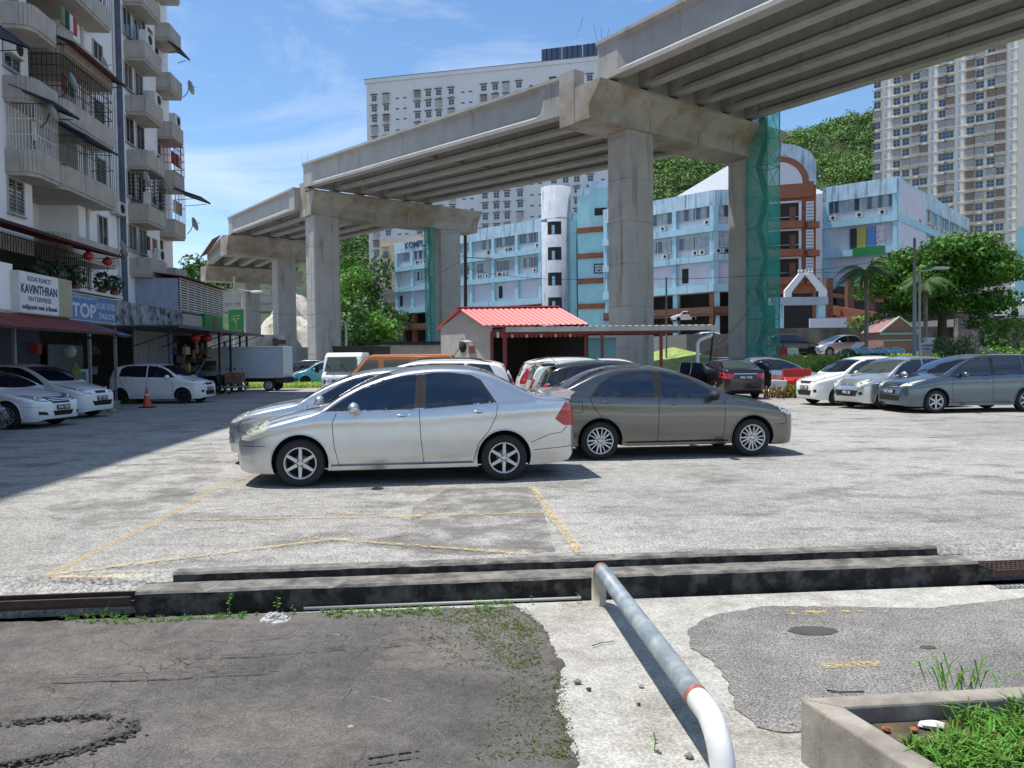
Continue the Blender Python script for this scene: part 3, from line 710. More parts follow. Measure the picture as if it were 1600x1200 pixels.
# near side of a car heading -X is its own -Y side (yaw 0)
silver_sedan = make_car('parked_car', 'silver saloon with yellowed headlights and small boot spoiler, nearest car in the lot', 'car', SEDAN_A, M_SIL, l, y)
a = G(928, 718); b = G(1173, 712); h = (b - a).normalized()
l, y = pose(SEDAN_B, b.x, b.y, h.x, h.y, 1)
make_car('parked_car', 'dark grey saloon with bright twisted-spoke wheels parked nose to the right', 'car', SEDAN_B, M_GRY, l, y)
SB2 = varied(SEDAN_B, wheel='five', mirm=M_LSIL, L=4.33, plates=[('PLU 818', 'front')], glass=M_GLASS)
make_car('parked_car', 'light silver saloon with slanted headlights mostly hidden behind the nearest silver saloon', 'car', SB2, M_LSIL, (-2.35, 12.75, 0), R(5.5))
# right-hand row, noses to the left
l, y = place(MPV, 1460, 645.5, -1, -.10, -1)
make_car('parked_car', 'blue-grey people carrier with black windows at the right edge of the lot', 'people carrier', MPV, M_BGR, l, y)
SAV = varied(HATCH, wheel='cap', head_f=[([(.40, .66), (.50, .62), (.62, .66), (.66, .76), (.60, .86), (.48, .86), (.40, .78)], M_LAMPO)], sglass=M_GLASS2, lo=False,
    panels=[('grille', 'front', [(-.32, .82), (-.02, .82), (-.02, .68), (-.28, .68)], mat('grille_mesh', (.18, .19, .2), .4, .5)), ('grille', 'front', [(.02, .82), (.32, .82), (.28, .68), (.02, .68)], mat('grille_mesh', (.18, .19, .2), .4, .5)), ('air_dam', 'front', [(-.48, .55), (.48, .55), (.40, .38), (-.40, .38)], M_DARK)], plates=[('PFK 35', 'front')], plate_f=(-.05, .48), plate_size=(.36, .12))
l, y = place(SAV, 1381, 639.5, -1, -.28, -1)
make_car('parked_car', 'small pale silver hatchback with round headlights and a two-part mesh grille', 'car', SAV, M_LSIL, l, y)
MYVI = varied(HATCH, wheel='five', lo=False, head_f=[([(.34, .76), (.50, .74), (.68, .86), (.72, .98), (.62, .96)], M_LAMPO)], plates=[('PLC 1098', 'front')], glass=M_GLASS, rails=None)
MYVI.pop('rails')
MYVI['top'] = [(a_, b_ * 1.0) for a_, b_ in HATCH['top']]
l, y = place(MYVI, 1309, 634, -1, -.16, -1)
make_car('parked_car', 'white rounded hatchback with five-spoke wheels, leftmost of the row facing left', 'car', MYVI, M_WHT, l, y)
# left-hand row in the shade, noses to the right
l, y = place(HATCH, 287, 630.5, 1, -.04, 1)
make_car('parked_car', 'small white hatchback with black wheels parked in the shade in front of the shops', 'car', varied(HATCH, lo=False), M_WHT, l, y)
ALZ = varied(MPV, wheel='five', mirm=M_WHT, L=4.3, head_f=[([(.42, .72), (.64, .72), (.76, .88), (.74, .98), (.60, .84)], M_LAMP)], plates=[('PJP 7019', 'front')],
    bars=[], panels=[('grille', 'front', [(-.30, .78), (.30, .78), (.22, .71), (-.22, .71)], M_RUB), ('air_dam', 'front', [(-.45, .50), (.45, .50), (.38, .36), (-.38, .36)], M_DARK)])
ALZ['top'] = [(a_ * 4.3 / 4.42, b_) for a_, b_ in MPV['top']]; ALZ['wid'] = [(min(a_, 4.3), b_) for a_, b_ in MPV['wid'][:-2]] + [(4.3, .6)]; ALZ['bot'] = MPV['bot'][:-1] + [(4.3001, .35)]; ALZ['bot'][-2] = (4.2, .25)
l, y = place(ALZ, 92, 655, 1, -.10, 1)
make_car('parked_car', 'white people carrier parked in the shade behind the white saloon', 'people carrier', ALZ, M_WHT, l, y)
CAM = varied(SEDAN_A, wheel='ten', mirm=M_WHT, spoiler=None, handm=M_WHT, r=.32, head=[], head_f=[([(.40, .66), (.66, .68), (.78, .80), (.60, .80), (.44, .76)], M_LAMP)],
    panels=[('grille', 'front', [(-.40, .76), (.40, .76), (.30, .60), (-.30, .60)], M_RUB), ('air_dam', 'front', [(-.36, .42), (.36, .42), (.30, .30), (-.30, .30)], M_DARK)],
    bars=[('grille_bar', 'front', [(-.36, .73), (.36, .73)], .015, M_CHR), ('grille_bar', 'front', [(-.33, .69), (.33, .69)], .015, M_CHR), ('grille_bar', 'front', [(-.31, .65), (.31, .65)], .015, M_CHR)],
    panels2=[('fog_light', [(.48, .32), (.70, .34), (.70, .42), (.54, .40)], M_RUB)], plates=[('PHK 7034', 'front')], plate_f=(0, .50))
CAM['wid'] = [(a_, b_ * 1.07) for a_, b_ in SEDAN_A['wid']]; CAM['top'] = [(a_, b_ * .965) for a_, b_ in SEDAN_A['top']]
CAM['surround'] = [(a_, b_ * .965) for a_, b_ in SEDAN_A['surround']]; CAM['windows'] = [[(a_, b_ * .965) for a_, b_ in w] for w in SEDAN_A['windows']]; CAM['belt'] = [(a_, b_ * .965) for a_, b_ in SEDAN_A['belt']]
l, y = place(CAM, 14, 671, 1, -.12, 1)
make_car('parked_car', 'white saloon with chrome-barred grille at the left edge, half out of the picture', 'car', CAM, M_WHT, l, y)
BKS = varied(CAM, lo=True, mirm=M_BLK, handm=M_BLK, plates=[])
g = G(9, 700); make_car('parked_car', 'black car of which only the nose shows at the left edge', 'car', BKS, M_BLK, (-13.05, 16.0, 0), R(180 - 3))
# behind the two near saloons
FLO = varied(HATCH, lo=True)
make_car('parked_car', 'white car with black roof rails whose roof rises behind the nearest silver saloon', 'car', varied(MPV, lo=True, mirm=M_WHT, rails=(1.9, 3.9, .52)), M_WHT, (-2.1, 17.3, 0), R(-3), )
sp = varied(HATCH, lo=True, L=3.65, rails=None, spoiler=([(3.30, 1.45), (3.32, 1.49), (3.60, 1.47), (3.56, 1.42)], .5)); sp.pop('rails')
make_car('parked_car', 'black hatchback with roof spoiler showing between the silver and the grey saloons', 'car', varied(sp, antenna=(3.2, .0, (.25, 0, .22)), mirm=M_BLK), M_BLK, (2.3, 15.6, 0), R(184))
make_car('parked_car', 'pale green-white hatchback between the black hatchback and the off-roader', 'car', varied(sp, mirm=M_WHT), paint('pale_green_paint', (.55, .66, .60)), (2.15, 19.2, 0), R(184))
make_car('parked_car', 'white off-roader with black roof rails, farthest of the three behind the saloons', 'car', varied(MPV, lo=True, L=4.42, mirm=M_WHT, rails=(1.8, 4.0, .55), tail_r=[([(.74, .85), (.80, .85), (.73, 1.38), (.68, 1.38)], M_RED)]), M_WHT, (2.3, 23.0, 0), R(183))
make_car('parked_car', 'white car half hidden in front of the red-posted canopy', 'car', varied(HATCH, lo=True), M_WHT, (3.9, 27.5, 0), R(183))
# dark saloon with open doors, seen from behind
VIO = varied(SEDAN_B, lo=True, wheel='five', mirm=M_MAR, spoiler=None, rglass=M_GLASS2, tail=[], tail_r=[([(.40, .92), (.78, .98), (.80, .80), (.62, .74), (.44, .82)], M_RED)],
    bars=[('boot_trim', 'rear', [(-.42, .93), (.42, .93)], .035, M_CHR)], panels=[], plates=[('PMX 7030', 'rear')], plate_r=(0, .80), plate_size=(.50, .13))
v = make_car('parked_car', 'dark maroon saloon seen from behind with its doors standing open', 'car', VIO, M_MAR, (8.3, 29.8, 0), R(-87))
def door(spec, root, hx, hz0, hz1, ln, ang, sd, m):
    mb = MB(); y0 = sd * .80
    c, s_ = math.cos(ang), math.sin(ang)
    def P(u, z, o=0): return (hx + u * c - spec['L'] / 2, y0 + sd * (u * s_ + o * c), z)
    A = [P(0, .30), P(ln, .30), P(ln + .03, .90), P(0, .90)]
    n = Vector((-s_ * .07, sd * c * .07, 0))
    mb.ext(A, n, m)
    mb.tube([P(0.02, .9, .03), P(.10, 1.1, .02), P(.3, 1.30, 0), P(ln * .9, 1.34, 0), P(ln, .9, .03)], .025, m, 6)
    d = part('open_door', mb, root)
    part('pane', MB().ext([P(.05, .90, .02), P(ln - .04, .90, .02), P(ln * .88, 1.32, .01), P(.3, 1.28, .01)], n * .1, M_GLASS), d)
for sd in (-1, 1):
    door(VIO, v, 1.25, 0, 0, 1.0, R(66), sd, M_MAR); door(VIO, v, 2.3, 0, 0, .85, R(62), sd, M_MAR)
make_car('parked_car', 'silver saloon parked behind the red and white barriers', 'car', varied(SEDAN_A, lo=True, spoiler=None, plates=[], head=[([(.095, .60), (.12, .69), (.25, .80), (.40, .815), (.38, .66)], M_LAMP)]), M_LSIL, (11.0, 32.5, 0), R(180))
# farther cars
g = Y(1237, 556, 54); make_car('parked_car', 'black hatchback parked on the upper road beside the barriers', 'car', varied(HATCH, lo=True, plates=[]), M_BLK, (g.x, 54, g.z - .0), R(180))
g = Y(1298, 557, 54); make_car('parked_car', 'old silver saloon parked on the upper road above the grass slope', 'car', varied(SEDAN_A, lo=True, spoiler=None, plates=[]), M_LSIL, (g.x + .6, 54, g.z), R(14))
g = Y(1382, 520, 66); make_car('parked_car', 'bright blue hatchback on the ramp before the mall', 'car', varied(HATCH, lo=True, plates=[]), M_BLU, (g.x, 66, g.z), R(8))
g = Y(1582, 497.5, 62); make_car('parked_car', 'white hatchback on top of the retaining wall at the right edge', 'car', varied(HATCH, lo=True, plates=[]), M_WHT, (g.x + .6, 62, g.z), R(6))
g = Y(1096, 545, 70); make_car('parked_car', 'small white van parked on the ramp between the viaduct columns', 'van', varied(HATCH, lo=True, plates=[]), M_WHT, (g.x, 70, g.z), R(10))
g = Y(489, 596, 48); make_car('parked_car', 'light blue car behind the grass strip, left of the white lorry', 'car', varied(HATCH, lo=True, plates=[]), M_LBL, (g.x + .6, 48, 0), R(20))
g = Y(476, 590, 60); make_car('parked_car', 'dark car parked in the shade at the foot of the rock slope', 'car', varied(MPV, lo=True, plates=[]), M_BLK, (g.x, 60, 0), R(0))
g = Y(292, 480, 120); make_car('parked_car', 'cream car parked in the upper deck of the mall seen between the columns', 'car', varied(HATCH, lo=True, plates=[]), M_WHT, (26.0, 116.5, 6.75), R(10))
# ------------------------------------------------------------ ground, kerbs and the foreground
def asphalt(name, c, c2, speck=0.5, bscale=90, bump=.5, big=.35, crack=0.0, stain=None):
    m, n, l, b = _new(name); b.inputs['Roughness'].default_value = .9; b.inputs['Specular IOR Level'].default_value = .25
    t = n.new('ShaderNodeTexCoord')
    def noise(s, d=8, r=.65, sc=None):
        no = n.new('ShaderNodeTexNoise'); no.inputs['Scale'].default_value = s; no.inputs['Detail'].default_value = d; no.inputs['Roughness'].default_value = r
        if sc:
            mm = n.new('ShaderNodeMapping'); mm.inputs['Scale'].default_value = sc; l.new(t.outputs['Object'], mm.inputs[0]); l.new(mm.outputs[0], no.inputs['Vector'])
        else: l.new(t.outputs['Object'], no.inputs['Vector'])
        return no.outputs['Fac']
    def rng(src, a, bb, c_=0, d=1):
        r = n.new('ShaderNodeMapRange'); r.inputs['From Min'].default_value = a; r.inputs['From Max'].default_value = bb
        r.inputs['To Min'].default_value = c_; r.inputs['To Max'].default_value = d; l.new(src, r.inputs['Value']); return r.outputs[0]
    def mixc(f, a, bb, mode='MIX'):
        x = n.new('ShaderNodeMixRGB'); x.blend_type = mode
        for i, q in ((0, f), (1, a), (2, bb)):
            if hasattr(q, 'links'): l.new(q, x.inputs[i])
            else: x.inputs[i].default_value = q if i == 0 else (*q, 1)
        return x.outputs[0]
    cur = mixc(rng(noise(big), .40, .62), c, c2)
    if stain: cur = mixc(rng(noise(.9, 9, .7, (1, 1.6, 1)), .50, .66), cur, stain)
    f = rng(noise(bscale, 3, .6), .36, .64, 1 - speck, 1 + speck); cur = mixc(1.0, cur, f, 'MULTIPLY')
    f = rng(noise(7, 9, .75), .32, .68, .74, 1.26); cur = mixc(1.0, cur, f, 'MULTIPLY')
    h = noise(bscale, 5, .7); bn = n.new('ShaderNodeBump'); bn.inputs['Strength'].default_value = bump; bn.inputs['Distance'].default_value = .006
    l.new(h, bn.inputs['Height']); nrm = bn.outputs[0]
    b2 = n.new('ShaderNodeBump'); b2.inputs['Strength'].default_value = .5; b2.inputs['Distance'].default_value = .03
    l.new(noise(9, 6, .6), b2.inputs['Height']); l.new(nrm, b2.inputs['Normal']); nrm = b2.outputs[0]
    if crack:
        v = n.new('ShaderNodeTexVoronoi'); v.feature = 'DISTANCE_TO_EDGE'; v.inputs['Scale'].default_value = 5.0
        dn = n.new('ShaderNodeMixRGB'); dn.inputs[0].default_value = .12; nv = n.new('ShaderNodeTexNoise'); nv.inputs['Scale'].default_value = 6
        l.new(t.outputs['Object'], nv.inputs['Vector']); l.new(t.outputs['Object'], dn.inputs[1]); l.new(nv.outputs['Color'], dn.inputs[2]); l.new(dn.outputs[0], v.inputs['Vector'])
        cf = rng(v.outputs[0], .0, .018, crack, 0); msk = rng(noise(.8, 3), .45, .6); mm = n.new('ShaderNodeMath'); mm.operation = 'MULTIPLY'; l.new(cf, mm.inputs[0]); l.new(msk, mm.inputs[1])
        cur = mixc(mm.outputs[0], cur, (.015, .014, .013))
    l.new(cur, b.inputs['Base Color']); l.new(nrm, b.inputs['Normal']); return m
M_LOT = asphalt('weathered_asphalt', (.27, .262, .245), (.355, .345, .325), .42, 42, .9, .22, stain=(.15, .143, .13))
M_NEARA = asphalt('old_dark_asphalt', (.084, .079, .074), (.128, .120, .111), .35, 110, .6, .7, crack=.85, stain=(.15, .137, .12))
M_PATCH = asphalt('coarse_asphalt', (.165, .16, .152), (.23, .22, .205), .6, 75, .8, .9)
M_CEM = asphalt('pale_cement', (.34, .33, .30), (.42, .41, .38), .25, 60, .35, .8, stain=(.27, .25, .215))
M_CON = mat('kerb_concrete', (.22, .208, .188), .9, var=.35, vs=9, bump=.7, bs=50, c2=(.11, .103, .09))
M_MOULD_SHADE = mat('mouldy_shaded_concrete', (.018, .017, .015), .95, var=.35, vs=11, bump=.6, bs=40, c2=(.10, .092, .08))  # near-black kerb fronts: mould plus shade painted into the colour
M_RUST = mat('rusty_steel', (.07, .045, .035), .75, metal=.3, var=.4, vs=12)
M_ROADF = asphalt('far_road', (.20, .198, .19), (.26, .255, .24), .2, 12, .2, .1)
M_GRASSG = mat('grass_soil', (.20, .28, .06), .95, var=.5, vs=2, c2=(.30, .34, .12))
gm = MB().add([(-1500, -400, -.35), (1500, -400, -.35), (1500, 2200, -.35), (-1500, 2200, -.35)], [(0, 1, 2, 3)], M_ROADF); struct('ground', gm)
# kerb line (front foot of the front kerb)
KA, KB = Vector((-2.74, 5.50)), Vector((3.71, 6.08)); KD = (KB - KA).normalized(); KN = Vector((-KD.y, KD.x))
def K(t, o): p = KA + KD * t + KN * o; return p
def kz(px, py, z): return G(px, py, z)
lot = MB(); e0 = K(-60, .36); e1 = K(60, .36)
lot.prism([(e0.x, e0.y), (e1.x, e1.y), (62, 31), (24, 31), (24, 62), (-30, 62), (-62, 60)], -.30, 0, M_LOT); struct('parking_lot', lot)
nearc = MB(); q0 = K(-40, -.06); q1 = K(40, -.06)
nearc.prism([(-40, -12), (40, -12), (q1.x, q1.y + .0), (q0.x, q0.y)], -.34, -.22, M_CEM); struct('cement_apron', nearc)
struct('drain_shade_strip', MB().prism([tuple(K(-40, .3545)), tuple(K(40, .3545)), tuple(K(40, .3585)), tuple(K(-40, .3585))], -.30, -.006, M_MOULD_SHADE))  # dark strip added over the sky-lit lot edge, shade put into its colour
# bed of the drain
struct('drain_bed', MB().prism([tuple(K(-40, -.05)), tuple(K(40, -.05)), tuple(K(40, .355)), tuple(K(-40, .355))], -.345, -.30, M_DARK))

def tnoise(x, y, f, seed=0):
    s = 0; a = 1
    for k in range(4):
        s = s + a * np.sin(x * f * 1.7 + seed + 1.3 * np.sin(y * f * 1.1 + k * 2.1)) * np.cos(y * f * 1.9 + seed * .7 + 1.1 * np.sin(x * f * .9 + k)); f *= 2.03; a *= .55
    return s
# left asphalt: a fine grid with tyre tracks and sand ridges pressed into it
def seg_d(X, Yy, pts):
    D = np.full(X.shape, 9.0)
    for a_, b_ in zip(pts[:-1], pts[1:]):
        ax, ay = a_; bx, by = b_; dx, dy = bx - ax, by - ay; t = np.clip(((X - ax) * dx + (Yy - ay) * dy) / (dx * dx + dy * dy), 0, 1)
        D = np.minimum(D, np.hypot(X - ax - t * dx, Yy - ay - t * dy))
    return D
nx, ny = 430, 300
gx = np.linspace(-5.6, .62, nx); gy = np.linspace(1.4, 5.62, ny); X, Yy = np.meshgrid(gx, gy)
bd = [kz(a, b, -.22) for a, b in ((-400, 975), (60, 972), (300, 966), (520, 958), (690, 950), (800, 950), (848, 985), (872, 1040), (862, 1100), (885, 1170), (900, 1300), (930, 1500))]
bx = np.interp(Yy, [p.y for p in bd[::-1]][:-4], [p.x for p in bd[::-1]][:-4]) if False else None
edge_px = [(800, 948), (846, 985), (872, 1040), (862, 1100), (885, 1170), (900, 1300), (930, 1600), (960, 2400)]
ep = [kz(a, b, -.22) for a, b in edge_px][::-1]
xr = np.interp(Yy, [p.y for p in ep], [p.x for p in ep]) + .018 * tnoise(X, Yy, 9) + .01 * tnoise(X, Yy, 31, 3)
tp = [kz(a, b, -.22) for a, b in ((-300, 985), (80, 973), (300, 966), (560, 958), (800, 950), (1000, 944))]
yt = np.interp(X, [p.x for p in tp], [p.y for p in tp]) + .012 * tnoise(X, Yy, 13, 5)
Z = np.full(X.shape, -.204) + .0018 * tnoise(X, Yy, 6, 1) + .0012 * tnoise(X, Yy, 23, 2)
def pl(*p): return [tuple(kz(a, b, -.22)[:2]) for a, b in p]
for k, off in enumerate((-5, 0, 5, 10)):
    D = seg_d(X, Yy, pl((70, 1056 + off), (260, 1050 + off), (445, 1041 + off))); Z -= .009 * np.exp(-(D / .009) ** 2)
for off in (0, 4, 8):
    D = seg_d(X, Yy, pl((285, 1024 + off), (400, 1021 + off), (540, 1009 + off))); Z -= .007 * np.exp(-(D / .008) ** 2)
    D = seg_d(X, Yy, pl((375, 996 + off), (490, 989 + off))); Z -= .005 * np.exp(-(D / .008) ** 2)
    D = seg_d(X, Yy, pl((600, 1006 + off), (700, 998 + off))); Z -= .006 * np.exp(-(D / .008) ** 2)
    D = seg_d(X, Yy, pl((570, 1185 + off * 2), (660, 1172 + off * 2))); Z -= .007 * np.exp(-(D / .010) ** 2)
D = seg_d(X, Yy, pl((-60, 1135), (60, 1125), (170, 1118), (203, 1130), (190, 1150), (120, 1172), (30, 1192), (-20, 1200)))
Z += (.020 + .010 * tnoise(X, Yy, 17, 4) + .009 * tnoise(X, Yy, 60, 9)) * np.exp(-(D / .030) ** 2)
Z -= .010 * np.exp(-((D - .06) / .02) ** 2)
msk = np.minimum((xr - X) / .012, (yt - Yy) / .012); Z = np.where(msk > 0, Z, np.maximum(-.235, Z + msk * .006))
V = np.stack([X, Yy, Z], -1).reshape(-1, 3)
idx = np.arange(nx * ny).reshape(ny, nx); F = np.stack([idx[:-1, :-1], idx[:-1, 1:], idx[1:, 1:], idx[1:, :-1]], -1).reshape(-1, 4)
keep = (np.maximum.reduce([msk.ravel()[F[:, i]] for i in range(4)]) > -4); F = F[keep]
me = bpy.data.meshes.new('asphalt_apron'); me.vertices.add(len(V)); me.vertices.foreach_set('co', V.ravel()); me.loops.add(F.size); me.loops.foreach_set('vertex_index', F.ravel())
me.polygons.add(len(F)); me.polygons.foreach_set('loop_start', np.arange(0, F.size, 4)); me.polygons.foreach_set('use_smooth', np.ones(len(F), bool)); me.materials.append(M_NEARA); me.update(calc_edges=True)
struct('asphalt_apron', me)
# tyre marks and a ridge of wet soil
M_WET = mat('wet_soil', (.058, .052, .046), .9, var=.4, vs=20)
def mark(px_pts, w, z=-.199):
    mb = MB(); P_ = [kz(a, b, z) for a, b in px_pts]; Q_ = []
    for a_, b_ in zip(P_[:-1], P_[1:]): Q_ += [a_.lerp(b_, i / 12) for i in range(12)]
    Q_.append(P_[-1]); rr_ = random.Random(int(px_pts[0][0]))
    for i in range(len(Q_) - 1):
        if rr_.random() < .18: continue
        d_ = (Q_[i + 1] - Q_[i]).normalized(); s_ = Vector((-d_.y, d_.x, 0)) * w * rr_.uniform(.3, .7); j_ = Vector((0, 0, rr_.uniform(0, .002)))
        mb.add([Q_[i] - s_ + j_, Q_[i + 1] - s_ + j_, Q_[i + 1] + s_ + j_, Q_[i] + s_ + j_], [(0, 1, 2, 3)], M_WET)
    struct('tyre_mark', mb)
for off in (0, 5, 11): mark([(70 + off, 1056 + off), (260, 1050 + off), (445 - off * 2, 1041 + off)], .010)
for off in (0, 5): mark([(285, 1024 + off), (400, 1021 + off), (540, 1009 + off)], .008); mark([(600, 1006 + off), (700, 998 + off)], .008); mark([(575, 1183 + off * 2), (655, 1171 + off * 2)], .010)
mark([(375, 996), (490, 989)], .007); mark([(380, 1001), (485, 993)], .006)
cl = MB(); rr_ = random.Random(77); rp0 = [kz(a, b, -.2) for a, b in ((-60, 1137), (60, 1125), (170, 1118), (203, 1130), (190, 1150), (120, 1172), (30, 1192), (-40, 1205))]
for i in range(1000):
    k = rr_.randrange(len(rp0) - 1); p_ = rp0[k].lerp(rp0[k + 1], rr_.random()); s_ = rr_.uniform(.003, .012); d_ = abs(rr_.gauss(0, .042))
    if tnoise(p_.x, p_.y, 9, 3) < -.35: continue
    a_ = rr_.uniform(0, 6.28); cl.ball((p_.x + d_ * math.cos(a_), p_.y + d_ * math.sin(a_), -.203 + s_ * .5 + max(0, .016 - d_ * .6) * rr_.random()), s_, M_WET, 5, (1.5, 1.1, .35))
struct('soil_ridge', cl, 'stuff', 'curved ridge of dark wet soil left by a tyre')
# right asphalt patch with ragged edge
def ragged(px_pts, z, j=.012, step=.05, seed=1):
    r = random.Random(seed); P = [kz(a, b, z) for a, b in px_pts]; out = []
    for a_, b_ in zip(P, P[1:] + P[:1]):
        k = max(1, int((b_ - a_).length / step)); k = min(k, 60)
        for i in range(k):
            p = a_ + (b_ - a_) * i / k; out.append((p.x + r.uniform(-j, j), p.y + r.uniform(-j, j)))
    return out
rp = ragged([(2300, 900), (1600, 935), (1520, 944), (1450, 952), (1330, 950), (1200, 948), (1115, 962), (1073, 985), (1082, 1015), (1115, 1035), (1138, 1070), (1152, 1110), (1185, 1137), (1215, 1145), (1300, 1142), (1500, 1300), (2300, 1300)], -.22)
struct('asphalt_patch', MB().prism(rp, -.23, -.212, M_PATCH))

def kerb(name, t0, t1, o0, o1, zb, zt, label, seed, mtop=M_CON, mface=M_MOULD_SHADE):
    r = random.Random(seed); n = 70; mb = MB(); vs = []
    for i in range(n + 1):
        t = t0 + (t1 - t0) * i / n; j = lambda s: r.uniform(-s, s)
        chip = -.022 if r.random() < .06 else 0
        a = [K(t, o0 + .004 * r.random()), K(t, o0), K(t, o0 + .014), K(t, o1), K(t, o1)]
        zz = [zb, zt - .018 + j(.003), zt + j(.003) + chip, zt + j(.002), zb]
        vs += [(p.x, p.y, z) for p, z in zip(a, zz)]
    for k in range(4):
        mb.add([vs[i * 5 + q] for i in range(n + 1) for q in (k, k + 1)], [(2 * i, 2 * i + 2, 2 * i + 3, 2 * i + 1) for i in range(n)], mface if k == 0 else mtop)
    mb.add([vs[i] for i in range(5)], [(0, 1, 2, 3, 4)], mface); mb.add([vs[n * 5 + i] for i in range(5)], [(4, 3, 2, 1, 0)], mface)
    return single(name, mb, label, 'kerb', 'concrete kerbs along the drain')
kerb('kerb', 0, (KB - KA).length, 0, .225, -.25, -.05, 'long thick concrete kerb with black mould and painted shade, nearer of the two', 3)
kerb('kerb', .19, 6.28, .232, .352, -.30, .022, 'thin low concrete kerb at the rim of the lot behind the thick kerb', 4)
# worn yellow bay lines
M_YEL = None
def worn(name, c, lo, hi, s=14):
    m, n, l, b = _new(name); b.inputs['Base Color'].default_value = (*c, 1); b.inputs['Roughness'].default_value = .85
    t = n.new('ShaderNodeTexCoord'); no = n.new('ShaderNodeTexNoise'); no.inputs['Scale'].default_value = s; no.inputs['Detail'].default_value = 9; no.inputs['Roughness'].default_value = .72
    r = n.new('ShaderNodeMapRange'); r.inputs['From Min'].default_value = lo; r.inputs['From Max'].default_value = hi; r.inputs['To Max'].default_value = .9
    l.new(t.outputs['Object'], no.inputs['Vector']); l.new(no.outputs['Fac'], r.inputs['Value']); l.new(r.outputs[0], b.inputs['Alpha']); return m
M_YEL = worn('worn_yellow_paint', (.60, .44, .17), .44, .64, 30); M_YEL2 = worn('faint_yellow_paint', (.58, .42, .17), .52, .62); M_RDP = worn('faint_red_paint', (.50, .22, .16), .54, .66)
M_REP = worn('dark_repair_asphalt', (.165, .155, .14), .40, .72, 2.6)
mb_ = MB(); mb_.add([tuple(kz(a, b, .0025)) for a, b in ((560, 852), (640, 822), (645, 792), (700, 764), (830, 760), (846, 790), (868, 862), (720, 868))], [tuple(range(7, -1, -1))], M_REP); struct('repair_patch', mb_)
mb_ = MB(); mb_.add([tuple(kz(a, b, .0025)) for a, b in ((200, 720), (330, 690), (350, 735), (280, 790), (120, 830), (60, 800))], [tuple(range(5, -1, -1))], worn('grey_wear', (.19, .185, .17), .46, .8, 2.0)); struct('worn_patch', mb_)
mb_ = MB(); mb_.add([tuple(kz(a, b, .0025)) for a, b in ((920, 770), (1250, 740), (1590, 800), (1500, 850), (1000, 870))], [tuple(range(4, -1, -1))], worn('grey_wear_2', (.22, .215, .20), .52, 1.0, 1.6)); struct('worn_patch', mb_)
def stripe(pts, w, m, z=.004):
    mb = MB(); w *= .82
    for a_, b_ in zip(pts[:-1], pts[1:]):
        p, q = kz(*a_, z), kz(*b_, z); d = (q - p).normalized(); s_ = Vector((-d.y, d.x, 0)) * w / 2
        mb.add([p - s_, q - s_, q + s_, p + s_], [(0, 1, 2, 3)], m)
    o = struct('bay_marking', mb); return o
stripe([(68, 901), (245, 815), (352, 755)], .11, M_YEL, .004); stripe([(72, 900), (240, 899)], .09, M_YEL, .008); stripe([(75, 897), (510, 843)], .09, M_YEL, .012)
stripe([(512, 841), (600, 848), (832, 865)], .08, M_YEL, .016); stripe([(240, 819), (505, 840)], .08, M_YEL2, .020); stripe([(285, 812), (640, 806), (850, 800)], .09, M_YEL, .008)
stripe([(830, 760), (905, 862)], .11, M_YEL, .024); stripe([(505, 797), (640, 808), (700, 790)], .09, M_YEL2, .028); stripe([(310, 737), (352, 736)], .12, M_YEL, .004); stripe([(300, 800), (560, 768), (700, 762)], .09, M_YEL2, .012)
stripe([(545, 828), (640, 834)], .16, M_RDP, .032); stripe([(352, 755), (420, 735)], .11, M_YEL2, .008)
stripe([(1205, 958), (1300, 958)], .07, M_YEL2, -.206); stripe([(1285, 1040), (1375, 1036)], .09, M_YEL, -.206); stripe([(1180, 955), (1400, 955)], .05, M_YEL2, -.203)
# gratings either side of the kerbs
def grating(name, t0, t1, label, slots=True, o0=-.03, o1=.11, z=-.095):
    root = thing(name, label, 'drain grating', (*K((t0 + t1) / 2, .05), -.3), 0, 'steel drain gratings', world=True)
    mb = MB(); W_ = o1 - o0
    def P(t, o, z): p = K(t, o); return (p.x, p.y, z)
    for o in (o0, o1): mb.bar(P(t0, o, z), P(t1, o, z), .02, .05, M_RUST)
    part('edge_frame', mb, root)
    mb = MB(); L = t1 - t0
    if slots:
        for i in range(4): mb.bar(P(t0, o0 + W_ * (i + .8) / 4.6, z + .015), P(t1, o0 + W_ * (i + .8) / 4.6, z + .015), .014, .02, M_RUST)
        k = int(L / .04)
        for i in range(k): mb.bar(P(t0 + L * (i + .5) / k, o0 + .01, z + .013), P(t0 + L * (i + .5) / k, o1 - .01, z + .013), .012, .016, M_RUST)
    else: mb.bar(P(t0, .04, -.14), P(t1, .04, -.14), .02, .04, M_RUST)
    part('bars', mb, root); return root
# the lot falls gently to the drain beyond the ends of the kerbs
for t0, t1 in ((-12, .185), (6.29, 16)):
    tt = [(t0, .37, 0), (t1, .37, 0), (t1, .125 if t0 < 0 else .235, -.055), (t0, .125, -.085)] if t0 < 0 else [(t0, .37, 0), (t1, .37, 0), (t1, .115, -.085), (6.49, .115, -.085), (6.49, .235, -.05), (t0, .235, -.05)]
    if t0 < 0: tt = [(t0, .37, 0), (t1, .37, 0), (t1, .235, -.05), (-.01, .235, -.05), (-.01, .125, -.085), (t0, .125, -.085)]
    struct('lot_edge', MB().ext([(K(a_, b_).x, K(a_, b_).y, c_ + .002) for a_, b_, c_ in tt], (0, 0, -.16), M_LOT))
grating('drain_grating', 6.49, 12.5, 'rusty slotted drain grating right of the kerbs', True, -.15, .10, -.10)
grating('drain_grating', -1.25, -.02, 'open rusty drain frame left of the thick kerb', False)
grating('drain_grating', -6, -1.27, 'rusty slotted drain grating at the left edge of the picture')
p0, p1 = K(-1.6, -.03), K(-1.2, .12)
